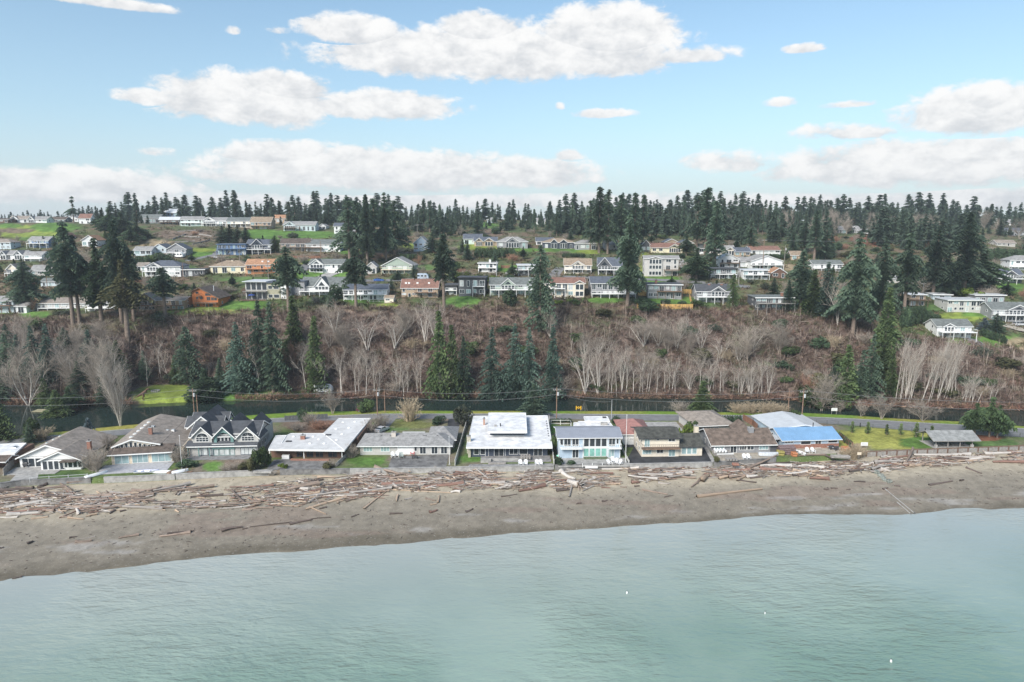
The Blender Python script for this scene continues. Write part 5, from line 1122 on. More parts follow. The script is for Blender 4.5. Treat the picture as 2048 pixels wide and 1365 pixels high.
def seg_mesh(name, segs, m, n=3):
    """many thin tapered branches at once: (a, b, ra, rb) -> n-sided sticks"""
    A = np.array([s[0] for s in segs]); B = np.array([s[1] for s in segs]); ra = np.array([s[2] for s in segs]); rb = np.array([s[3] for s in segs])
    d = B - A; d /= np.maximum(np.linalg.norm(d, axis=1, keepdims=True), 1e-6); ref = np.where(np.abs(d[:, 2:3]) < .9, np.array([[0, 0, 1.]]), np.array([[1., 0, 0]]))
    x = np.cross(d, ref); x /= np.linalg.norm(x, axis=1, keepdims=True); y = np.cross(d, x); V = []
    for P, rr in ((A, ra), (B, rb)):
        for j in range(n): t = 2 * math.pi * j / n; V.append(P + (x * math.cos(t) + y * math.sin(t)) * rr[:, None])
    V = np.stack(V, 1); k = len(segs); base = (np.arange(k) * 2 * n)[:, None]; fs = [base + np.array([[j, (j + 1) % n, n + (j + 1) % n, n + j]]) for j in range(n)]
    return mesh_np(name, V.reshape(-1, 3), np.concatenate(fs), m)
def bare_tree(seed, h, spread, stems, fan, bark, twig, first=.3, dens=1.0, tw=.035):
    r = np.random.default_rng(seed); T = []; Bq = []
    def grow(p, d, L, rad, lev):
        n = 3 if lev < 2 else 2; q = p
        for i in range(n):
            d = d + r.normal(0, .10 + .05 * lev, 3); d[2] += .06 if lev else .02; d /= np.linalg.norm(d); e = q + d * L / n; r2 = rad * (1 - .28)
            (T if lev == 0 else Bq).append((q, e, rad, max(r2, .012))); q = e; rad = max(r2, .012)
            if lev < 3:
                k = {0: 3, 1: 3, 2: 2}[lev]; k = int(round(k * dens * r.uniform(.7, 1.3)))
                if lev == 0 and i == 0 and first > .2: k = int(k * .5)
                for _ in range(k):
                    az = r.random() * 2 * math.pi; s = fan * r.uniform(.6, 1.25); pd = np.array([math.cos(az), math.sin(az), 0]); nd = d * math.cos(s) + pd * math.sin(s); nd /= np.linalg.norm(nd)
                    grow(q - d * L / n * r.random() * .6, nd, L * r.uniform(.42, .66), max(rad * .5, tw * (1 - .15 * lev)), lev + 1)
    for s in range(stems):
        az = 2 * math.pi * s / stems + r.random(); tilt = spread * r.uniform(.5, 1.1) if stems > 1 else spread * r.uniform(0, .3)
        d = np.array([math.cos(az) * math.sin(tilt), math.sin(az) * math.sin(tilt), math.cos(tilt)]); o = np.array([math.cos(az), math.sin(az), 0]) * .15 * (stems > 1)
        T.append((o - np.array([0, 0, 1.2]), o, h * .008 + .05, h * .0075 + .045)); grow(o, d, h * .72 * r.uniform(.85, 1.1), h * .0095 + .06, 0)
    return seg_mesh('crown', Bq, twig), seg_mesh('trunk', T, bark, 5)
BARE = {
 'alder': [bare_tree(s, 13, .10, 1, .55, PALEB, TWIGP, .3, .95, .026) for s in (31, 32, 33)], 'clump': [bare_tree(s, 12, .16, 4, .5, PALEB, TWIGP, .3, .7, .026) for s in (34, 35, 36)], 'fan': [bare_tree(s, 12, .42, 5, .6, PALEB, TWIG, .1, .95, .026) for s in (37, 38)],
 'poplar': [bare_tree(39, 18, .17, 7, .30, PALEB, TWIGP, .0, .95, .03)], 'small': [bare_tree(s, 6.5, .5, 3, .75, TWIG, TWIG, .3, 1.3, .026) for s in (40, 41)], 'brown': [bare_tree(s, 11, .3, 3, .65, TWIG, TWIG, .2, 1.2, .024) for s in (42, 43, 44)], 'russet': [bare_tree(45, 9, .45, 4, .6, TWIG, TWIGR, .1, 1.1, .02)],
}
BH = {'alder': 13, 'clump': 12, 'fan': 12, 'poplar': 18, 'small': 6.5, 'brown': 11, 'russet': 9}
def bush_mesh(seed, m, w, h, n, leaf, lobes=7, flat=.0):
    r = np.random.default_rng(seed); V = []; C = [(0, 0, .5 * h, .62)] + [(*(r.normal(0, .33, 2) * w), h * r.uniform(.3, .75), r.uniform(.3, .5)) for _ in range(lobes)]
    for i in range(n):
        c = C[r.integers(len(C))]; d = r.normal(0, 1, 3); d /= np.linalg.norm(d); q = r.uniform(.55, 1.0) ** .5
        p = np.array([c[0] + d[0] * w * c[3] * q, c[1] + d[1] * w * c[3] * q, max(.05, c[2] + d[2] * h * c[3] * .85 * q)])
        a = r.normal(0, 1, 3); a /= np.linalg.norm(a); b = np.cross(a, d); b /= max(np.linalg.norm(b), 1e-3); s = leaf * r.uniform(.6, 1.4); V += [p - a * s * .5, p + a * s * .5, p + b * s]
    V = np.array(V); me = mesh_np('foliage', V, np.arange(len(V)).reshape(-1, 3), m)
    st = seg_mesh('stem', [(np.array([0, 0, -.6]), np.array([x * .7, y * .7, z]), .07, .03) for x, y, z, _ in C], BARKM); return me, st
def twig_bush(seed, m, w, h, n, tw=.03):
    r = np.random.default_rng(seed); S_ = []
    for i in range(n):
        az = r.random() * 6.283; o = np.array([math.cos(az), math.sin(az), 0]) * w * .35 * r.random(); tilt = abs(r.normal(0, .5)); d = np.array([math.cos(az) * math.sin(tilt), math.sin(az) * math.sin(tilt), math.cos(tilt)]); L = h * r.uniform(.6, 1.15)
        p = o; d2 = d.copy()
        for k in range(3):
            e = p + d2 * L / 3; S_.append((p, e, tw * (1.2 - .3 * k), tw * (.9 - .3 * k))); d2 = d2 + r.normal(0, .3, 3); d2 /= np.linalg.norm(d2); p = e
            if k:
                for _ in range(2): q = d2 + r.normal(0, .6, 3); q /= np.linalg.norm(q); S_.append((p, p + q * L * .22, tw * .6, tw * .4))
    return seg_mesh('twigs', S_, m), seg_mesh('stem', [(np.array([0, 0, -.5]), np.array([x, y, h * .4]), .07, .04) for x, y in r.normal(0, w * .12, (4, 2))], TWIG)
BUSH = {'green': [bush_mesh(s, GRNM, 1.5, 2.2, 700, .30) for s in (51, 52)], 'dark': [bush_mesh(s, DGRN, 1.6, 2.6, 700, .32) for s in (53, 54)], 'bright': [bush_mesh(55, GRNB, 1.5, 1.7, 700, .28)], 'grey': [bush_mesh(56, GGRY, 1.7, 2.4, 700, .30)],
        'twig': [twig_bush(s, TWIG, 1.6, 2.3, 110) for s in (57, 58)], 'tan': [twig_bush(59, TWIGT, 1.7, 2.3, 150)], 'russ': [twig_bush(60, TWIGR, 1.6, 2.0, 130)], 'ball': [bush_mesh(61, DGRN, 1.3, 2.6, 800, .25, 2)], 'olive': [bush_mesh(62, OLIV, 1.6, 2.3, 700, .3)]}
BUH = {'green': 2.4, 'dark': 2.8, 'bright': 1.9, 'grey': 2.6, 'twig': 2.4, 'tan': 2.4, 'russ': 2.1, 'ball': 2.7, 'olive': 2.5}; BUW = {k: 1.9 for k in BUH}

def dims(me):
    v = np.zeros(len(me.vertices) * 3, np.float32); me.vertices.foreach_get('co', v); v = v.reshape(-1, 3); return float(np.percentile(v[:, 2], 99.7)), float(np.percentile(np.abs(v[:, 0]), 96))
for k_, L_ in BARE.items(): q_ = [dims(m_[0]) for m_ in L_]; BH[k_] = sum(a for a, b in q_) / len(q_); CW[k_] = sum(b for a, b in q_) / len(q_)
for k_, L_ in BUSH.items(): q_ = [dims(m_[0]) for m_ in L_]; BUH[k_] = sum(a for a, b in q_) / len(q_); BUW[k_] = sum(b for a, b in q_) / len(q_)
PENDING = []      # (object, phrase, u, v): labels are written once everything stands
def plant(kind, p, sx, sz, phrase, cat='tree', name=None, group=None, lean=None, uv=None):
    src = CON.get(kind) or BARE.get(kind) or BUSH[kind]; me, tr = random.choice(src)
    nm = name or ('conifer_tree' if kind in CON else 'bare_tree' if kind in BARE else 'shrub')
    o = empty(nm, p, random.uniform(0, 6.28)); o.scale = (sx, sx, sz)
    if lean: o.rotation_euler = (lean[0], lean[1], random.uniform(-.6, .6))
    link('crown' if kind not in BUSH else 'foliage', me, o); link('trunk' if kind not in BUSH else 'stem', tr, o)
    tag(o, None, cat, group); PENDING.append((o, phrase, *(uv or proj(p)))); return o
def tree_px(kind, u, vb, vt, wpx, phrase, Y=None, **kw):
    """tree from photograph measures: foot, top and half width; height and girth follow from its distance"""
    p = hit(u, vb) if Y is None else Vector((atY(u, vb, Y).x, Y, 0))
    if Y is not None: p.z = gz(p.x, p.y)
    top = atY(u, vt, p.y); h = max(1.0, top.z - p.z); Hk = CH.get(kind) or BH.get(kind) or BUH.get(kind) or H0
    sz = h / Hk; half = wpx * (p.y * CP + (CAMZ - p.z) * SP) / F
    sx = half / (CW.get(kind) or BUW.get(kind))
    return plant(kind, p, sx, sz, phrase, uv=(u, (vb + vt) / 2), **kw)

# ---- conifers one can name: kind, foot u, foot v, top v, half width px, phrase
NAMED = [('high', 148, 664, 443, 42, 'tall dark fir with long bare trunk'), ('high', 160, 648, 470, 34, 'tall dark fir'), ('ever', 203, 640, 478, 36, 'dark leaning evergreen'), ('high', 244, 646, 437, 36, 'tall dark fir'), ('oliv', 256, 680, 520, 36, 'olive-green cedar with pale trunk'), ('high', 268, 640, 500, 34, 'dark fir'), ('big', 55, 622, 518, 38, 'broad brownish conifer'),
 ('lone', 330, 630, 536, 40, 'dark spreading fir'), ('lone', 577, 622, 494, 38, 'lone fir with bare lower trunk'), ('lone', 712, 614, 496, 36, 'lone fir with bare lower trunk'), ('lone', 888, 618, 468, 38, 'lone fir with bare lower trunk'), ('cold', 1080, 668, 488, 24, 'ivy-clad narrow fir'), ('big', 1255, 612, 430, 46, 'huge dark fir'),
 ('half', 1410, 508, 374, 30, 'very tall slender fir'), ('tall', 1393, 508, 392, 24, 'very tall slender fir'), ('half', 1428, 540, 400, 26, 'very tall slender fir'), ('ever', 1392, 562, 496, 26, 'dark rounded evergreen'), ('col', 1465, 618, 548, 11, 'narrow green cypress'), ('ever', 1372, 512, 470, 14, 'dark rounded evergreen'),
 ('big', 1600, 622, 500, 38, 'broad dark fir'), ('cedar', 1625, 628, 540, 30, 'green cedar'), ('big', 1705, 672, 466, 48, 'huge dark fir'), ('big', 1758, 646, 476, 36, 'huge dark fir'), ('high', 1806, 645, 466, 36, 'huge dark fir'), ('big', 1866, 590, 452, 40, 'broad dark fir'), ('big', 1925, 592, 425, 54, 'huge dark fir'), ('full', 1890, 590, 500, 34, 'dark fir'), ('ever', 1960, 585, 500, 40, 'dark rounded evergreen'),
 ('full', 1575, 622, 560, 22, 'dark fir'), ('blue', 1650, 632, 525, 30, 'dark fir'), ('cedar', 1770, 700, 575, 34, 'shaggy dark cedar'),
 # bluff
 ('blue', 480, 788, 645, 32, 'blue-green conifer'), ('full', 525, 780, 600, 30, 'dark conifer'), ('full', 548, 784, 603, 36, 'dark conifer'), ('cedar', 590, 720, 592, 34, 'dark spreading conifer'), ('cedar', 634, 782, 632, 32, 'green conifer'), ('cold', 378, 772, 652, 22, 'ivy-clad narrow conifer'), ('cedar', 880, 790, 622, 30, 'green cedar'), ('cedar', 905, 792, 650, 26, 'green cedar'), ('full', 928, 797, 672, 24, 'dark conifer'),
 ('blue', 985, 803, 655, 28, 'blue-green conifer'), ('blue', 1030, 802, 648, 30, 'blue-green conifer'), ('blue', 1058, 800, 655, 26, 'blue-green conifer'), ('blue', 1105, 802, 650, 30, 'blue-green conifer'), ('cedar', 1690, 800, 690, 30, 'shaggy green cedar'), ('full', 1738, 800, 668, 26, 'dark conifer'), ('full', 1720, 798, 700, 26, 'ivy-covered conifer'), ('cedar', 1763, 760, 640, 28, 'dark shaggy cedar'),
 ('blue', 72, 762, 652, 24, 'blue-green conifer'), ('blue', 102, 770, 648, 26, 'blue-green conifer'), ('full', 18, 764, 668, 26, 'dark conifer'), ('blue', 182, 745, 660, 26, 'blue-green conifer'), ('full', 212, 812, 728, 24, 'dark conifer'), ('full', 250, 775, 720, 14, 'dark conifer'), ('ever', 412, 802, 738, 30, 'dark rounded evergreen'), ('full', 130, 700, 655, 16, 'dark conifer'), ('full', -25, 790, 690, 26, 'dark conifer'), ('cedar', 115, 838, 780, 26, 'leafy green tree'), ('ever', 140, 826, 775, 26, 'leafy green tree'),
 ('blue', 40, 748, 670, 22, 'blue-green conifer'), ('full', 140, 735, 662, 22, 'dark conifer'), ('full', 160, 792, 722, 22, 'dark conifer'), ('cedar', 236, 742, 682, 20, 'green conifer'), ('full', 290, 762, 702, 16, 'dark conifer'), ('cedar', 352, 768, 712, 14, 'green conifer'), ('full', 442, 778, 716, 18, 'dark conifer'), ('full', 18, 722, 648, 20, 'dark conifer'), ('full', 4, 802, 742, 22, 'dark conifer'), ('cedar', 92, 814, 757, 20, 'green conifer'), ('cedar', 1780, 790, 700, 20, 'green conifer'), ('full', 1665, 790, 735, 22, 'dark conifer'),
 # level ground
 ('full', 1068, 834, 768, 28, 'dark fir'), ('cedar', 1403, 828, 762, 27, 'broad green conifer'), ('spr', 180, 886, 837, 20, 'silvery blue spruce'), ('pine', 1948, 873, 806, 28, 'wide park pine'), ('pine', 1978, 874, 796, 34, 'wide park pine'), ('pine', 1994, 876, 812, 28, 'wide park pine'), ('cedar', 2, 880, 785, 30, 'leafy green tree'), ('full', 60, 888, 845, 16, 'small dark conifer'),
 ('young', 1704, 866, 843, 6, 'young conifer'), ('young', 1735, 868, 844, 7, 'young conifer'), ('young', 1773, 870, 849, 6, 'young conifer'), ('young', 1801, 870, 847, 6, 'young conifer'), ('young', 1832, 874, 846, 8, 'young conifer'), ('young', 1862, 878, 852, 7, 'young conifer'),
 # hillside and wood edges
 ('ever', 222, 472, 418, 22, 'dark rounded evergreen'), ('ever', 246, 476, 425, 24, 'dark rounded evergreen'), ('ever', 205, 462, 420, 18, 'dark rounded evergreen'), ('ever', 275, 480, 445, 20, 'dark rounded evergreen'), ('ever', 262, 490, 452, 18, 'dark rounded evergreen'), ('tall', 148, 446, 393, 11, 'lone ragged fir'), ('full', 445, 487, 452, 19, 'dark cypress'), ('full', 460, 487, 450, 20, 'dark cypress'), ('full', 476, 487, 451, 20, 'dark cypress'), ('full', 492, 487, 455, 17, 'dark cypress'), ('col', 551, 506, 471, 9, 'dark pointed cypress'),
 ('half', 700, 522, 395, 26, 'tall dark fir'), ('big', 735, 530, 390, 32, 'tall dark fir'), ('big', 772, 522, 386, 30, 'tall dark fir'), ('half', 715, 512, 400, 24, 'tall dark fir'), ('half', 750, 512, 398, 26, 'tall dark fir'), ('half', 790, 510, 402, 22, 'tall dark fir'), ('full', 865, 505, 465, 16, 'green conifer'), ('full', 935, 520, 482, 14, 'green conifer'), ('full', 925, 510, 478, 12, 'green conifer'),
 ('full', 955, 470, 425, 14, 'dark fir'), ('half', 1198, 506, 372, 22, 'very tall slender fir'), ('half', 1215, 508, 380, 18, 'very tall slender fir'), ('half', 1180, 500, 400, 16, 'tall dark fir'), ('half', 1240, 505, 388, 20, 'very tall slender fir'), ('half', 1268, 508, 384, 20, 'very tall slender fir'), ('half', 1285, 500, 388, 16, 'very tall slender fir'), ('full', 795, 560, 542, 13, 'dark round conifer'), ('full', 827, 560, 530, 10, 'small blue-green conifer'),
 ('half', 1500, 505, 440, 14, 'dark fir'), ('half', 1628, 520, 420, 20, 'tall dark fir'), ('full', 1650, 520, 450, 18, 'dark fir'), ('half', 1608, 505, 445, 18, 'dark fir'), ('full', 1660, 515, 455, 14, 'dark fir'), ('full', 1585, 510, 455, 14, 'dark fir'), ('full', 2000, 472, 430, 10, 'dark fir'), ('full', 1750, 470, 452, 7, 'small dark conifer'), ('full', 1768, 474, 440, 10, 'dark conifer'), ('full', 1850, 470, 445, 10, 'dark fir'), ('full', 1990, 665, 628, 20, 'dark broad conifer'), ('spr', 1968, 660, 636, 14, 'grey-blue conifer'), ('full', 88, 495, 472, 9, 'small dark conifer'), ('full', 110, 498, 470, 9, 'small dark conifer'), ('ever', 105, 612, 596, 12, 'dark bushy conifer')]
for e in NAMED: tree_px(*e)

# ---- ridge forest: skyline of the photograph (u, v of the tree tops)
SKY = ([-60, 0, 60, 130, 150, 175, 200, 230, 250, 300, 330, 380, 440, 470, 500, 560, 610, 650, 670, 740, 800, 860, 900, 960, 1000, 1050, 1100, 1130, 1200, 1260, 1330, 1400, 1480, 1520, 1600, 1700, 1800, 1860, 1920, 2000, 2048, 2110],
       [426, 424, 420, 424, 420, 412, 400, 396, 386, 390, 380, 394, 388, 372, 386, 392, 388, 374, 388, 384, 394, 388, 398, 396, 392, 402, 404, 388, 384, 386, 380, 380, 380, 390, 392, 384, 388, 384, 390, 394, 398, 400])
rr = random.Random(11)
def ridge(n, Y0, Y1, d0, d1, kind, phrase, ua=-60, ub=2110, hmin=12, hmax=44, w=(.85, 1.25)):
    for i in range(n):
        u = ua + (ub - ua) * (i + rr.uniform(.1, .9)) / n; Y = rr.uniform(Y0, Y1); vt = float(ip(u, SKY)) + rr.uniform(d0, d1)
        x = atY(u, 440, Y).x; z = gz(x, Y); h = max(hmin, min(hmax, atY(u, vt, Y).z - z)); s = h / H0
        plant(kind, Vector((x, Y, z)), s * rr.uniform(*w), s, phrase, group='conifers of the ridge wood', uv=(u, vt + 25))
RECTS = [(e[0], e[1], e[4] - 2, e[2]) for e in HH] + [(384, 458, 571, 618), (488, 606, 556, 608)]
def wood():
    src = [conifer_mesh(s_, H0, R_, .06, 24, P_, .25, FARM, .4, 1.15)[0] for s_, R_, P_ in ((91, 4.2, narrow), (92, 5.0, cone), (93, 4.4, narrow), (94, 5.4, cone))]
    base_ = []
    for m_ in src: v = np.zeros(len(m_.vertices) * 3, np.float32); m_.vertices.foreach_get('co', v); base_.append(v.reshape(-1, 3))
    V = []; spots = [(180 + 1930 * (i + rr.uniform(.05, .95)) / 170, rr.uniform(590, 700), rr.uniform(-3, 26)) for i in range(170)] + [(-70 + 260 * (i + rr.random()) / 40, rr.uniform(780, 900), rr.uniform(-2, 10)) for i in range(40)] + [(640 + 1470 * (i + rr.random()) / 70, rr.uniform(560, 620), rr.uniform(20, 48)) for i in range(70)] + [(190 + 1920 * (i + rr.random()) / 190, rr.uniform(510, 640), rr.uniform(30, 58)) for i in range(190)] + [(190 + 1920 * (i + rr.random()) / 130, rr.uniform(480, 540), rr.uniform(48, 66)) for i in range(130)]
    for i in range(420):
        u = rr.uniform(800, 2080); Y = rr.uniform(420, 520); p = Vector((atY(u, 440, Y).x, Y, 0)); p.z = gz(p.x, Y); v = proj(p)[1]
        if any(a - 10 < u < b + 10 and v > t_ - 4 and v - 60 < q for a, b, t_, q in RECTS): continue
        spots.append((u, Y, rr.uniform(28, 62)))
    for i in range(260):
        u = rr.uniform(1470, 1900); Y = rr.uniform(400, 500); p = Vector((atY(u, 440, Y).x, Y, 0)); p.z = gz(p.x, Y); v = proj(p)[1]
        if any(a - 8 < u < b + 8 and v > t_ - 3 and v - 34 < q for a, b, t_, q in RECTS): continue
        spots.append((u, Y, rr.uniform(46, 78)))
    for u, Y, dv in spots:
        x = atY(u, 440, Y).x; z = gz(x, Y); h = max(6, min(46, atY(u, float(ip(u, SKY)) + dv, Y).z - z)); s_ = h / H0; w_ = s_ * rr.uniform(1.1, 1.9); a = rr.uniform(0, 6.28); b_ = rr.choice(base_)
        q = b_.copy(); q[:, 0] = (b_[:, 0] * math.cos(a) - b_[:, 1] * math.sin(a)) * w_ + x; q[:, 1] = (b_[:, 0] * math.sin(a) + b_[:, 1] * math.cos(a)) * w_ + Y; q[:, 2] = b_[:, 2] * s_ + z; V.append(q)
    V = np.concatenate(V); tag(link('ridge_wood', mesh_np('ridge_wood', V, np.arange(len(V)).reshape(-1, 3), FARM)), 'far conifer wood along the skyline of the ridge', 'wood', kind='stuff')
wood()
ridge(62, 500, 570, 12, 42, 'nar', 'dark ridge conifer', 640, 2110, w=(1.0, 1.5))
ridge(26, 480, 530, 8, 34, 'nar', 'dark ridge conifer', 190, 640, w=(1.0, 1.5))
for ua, ub, n, Y0, Y1, d0, d1 in ((680, 800, 8, 470, 500, 10, 40), (830, 935, 10, 450, 500, 10, 45), (1055, 1180, 14, 440, 500, 15, 60), (1290, 1400, 12, 440, 500, 15, 70), (1420, 1560, 12, 450, 520, 15, 60), (1560, 1680, 10, 450, 510, 20, 60)):
    ridge(n, Y0, Y1, d0, d1, 'half', 'dark wood-edge fir', ua, ub, 10, 40, (.75, 1.1))
for ua, ub, n in ((1300, 1500, 6), (1500, 1760, 12), (1760, 2050, 8)):
    for i in range(n):
        u = rr.uniform(ua, ub); Y = rr.uniform(470, 560); x = atY(u, 440, Y).x; plant('brown', Vector((x, Y, gz(x, Y))), rr.uniform(.9, 1.3), rr.uniform(.9, 1.35), 'bare grey ridge tree', group='bare trees of the ridge wood', uv=(u, 440))

for i in range(30):
    u = rr.uniform(1480, 1900); Y = rr.uniform(420, 500); p = Vector((atY(u, 440, Y).x, Y, 0)); p.z = gz(p.x, Y); v = proj(p)[1]
    if any(a - 8 < u < b + 8 and v > t_ - 3 and v - 30 < q for a, b, t_, q in RECTS): continue
    plant('brown', p, rr.uniform(.7, 1.0), rr.uniform(.7, 1.05), 'bare brown upper-slope tree', group='bare trees on the upper slope', uv=(u, v - 12))
# ---- bare trees of the bluff
for e in [('fan', 58, 812, 684, 44, 'broad bare alder'), ('clump', 145, 768, 680, 30, 'pale bare alder'), ('brown', 222, 800, 665, 26, 'tall bare alder'), ('brown', 196, 800, 690, 22, 'tall bare alder'), ('poplar', 241, 852, 708, 28, 'white many-stemmed poplar'), ('alder', 295, 772, 690, 16, 'leaning bare alder'), ('alder', 322, 756, 676, 18, 'leaning bare alder'), ('alder', 334, 757, 690, 16, 'bare alder'), ('clump', 520, 782, 670, 22, 'white-stemmed bare birch'),
          ('small', 665, 828, 778, 24, 'spreading bare tree'), ('clump', 890, 790, 733, 22, 'white fan-shaped bare tree'), ('fan', 1110, 800, 735, 30, 'spreading mossy bare tree'), ('clump', 1170, 788, 668, 32, 'large bare alder'), ('clump', 1195, 788, 672, 28, 'large bare alder'), ('fan', 1287, 692, 628, 34, 'pale wide-crowned bare tree'), ('clump', 1353, 700, 628, 28, 'bare alder on the slope'), ('clump', 1402, 705, 642, 22, 'bare alder on the slope'), ('fan', 1504, 702, 648, 28, 'pale fan-shaped bare tree'), ('clump', 1440, 720, 672, 22, 'bare alder on the slope'), ('clump', 735, 702, 620, 28, 'pale bare alder on the slope'), ('clump', 790, 700, 622, 26, 'pale bare alder on the slope'), ('brown', 690, 704, 640, 30, 'brown bare tree on the slope'), ('clump', 850, 690, 596, 22, 'tall pale bare alder'), ('clump', 872, 690, 598, 22, 'tall pale bare alder'), ('russet', 592, 742, 680, 20, 'russet-twigged bare tree'),
          ('small', 1679, 829, 800, 14, 'small round bare roadside tree'), ('small', 1722, 834, 802, 14, 'small round bare roadside tree'), ('small', 1763, 838, 790, 27, 'round bare roadside tree'), ('small', 1845, 843, 798, 23, 'round bare roadside tree'), ('brown', 1642, 826, 740, 30, 'leafy brown roadside tree'), ('clump', 1675, 650, 540, 24, 'pale tall madrone'), ('russet', 1625, 800, 750, 22, 'russet bare tree'), ('fan', 120, 560, 500, 28, 'wide grey bare tree'), ('brown', 165, 560, 498, 26, 'wide grey bare tree'), ('small', 195, 950, 900, 18, 'bare garden tree')]: tree_px(*e)
for u in (612, 640, 650, 678, 684, 714, 720, 732, 745, 758, 790, 798, 806, 818, 832, 845): tree_px('alder', u + rr.uniform(-4, 4), 790 + rr.uniform(-6, 4), rr.uniform(680, 720), rr.uniform(14, 21), 'pale bare bluff alder', group='pale alders at the foot of the bluff')
for u in (1218, 1224, 1232, 1243, 1252, 1266, 1278, 1284, 1292, 1298, 1312, 1328, 1336, 1342, 1352, 1378, 1382, 1398, 1420, 1428, 1440, 1446, 1468, 1474, 1484, 1496, 1504, 1516, 1524, 1536): tree_px(rr.choice(['alder', 'alder', 'clump']), u + rr.uniform(-3, 3), 790 + rr.uniform(-7, 3), rr.uniform(672, 690) if u < 1256 else rr.uniform(702, 728), rr.uniform(12, 19), 'pale bare bluff alder', group='pale alders at the foot of the bluff')
for i in range(30):
    u = rr.uniform(1785, 1990); tree_px(rr.choice(['alder', 'alder', 'alder', 'alder', 'clump']), u, 803 + rr.uniform(-8, 5), rr.uniform(655, 690) if u < 1920 else rr.uniform(730, 770), rr.uniform(12, 19), 'leaning bare bluff alder', group='leaning alders on the right bluff', lean=(rr.uniform(-.05, .05), rr.uniform(.05, .22)))
for i in range(20):
    u = rr.uniform(610, 1560); vb = rr.uniform(650, 745); tree_px(rr.choice(['brown', 'brown', 'fan']), u, vb, vb - rr.uniform(40, 70), rr.uniform(15, 26), 'brown bare slope tree', group='brown bare trees on the bluff slope')
for i in range(22):
    u = rr.uniform(-30, 250); vb = rr.uniform(690, 800); tree_px(rr.choice(['brown', 'brown', 'fan', 'clump']), u, vb, vb - rr.uniform(50, 85), rr.uniform(16, 26), 'grey bare slope tree', group='grey bare trees on the left bluff')

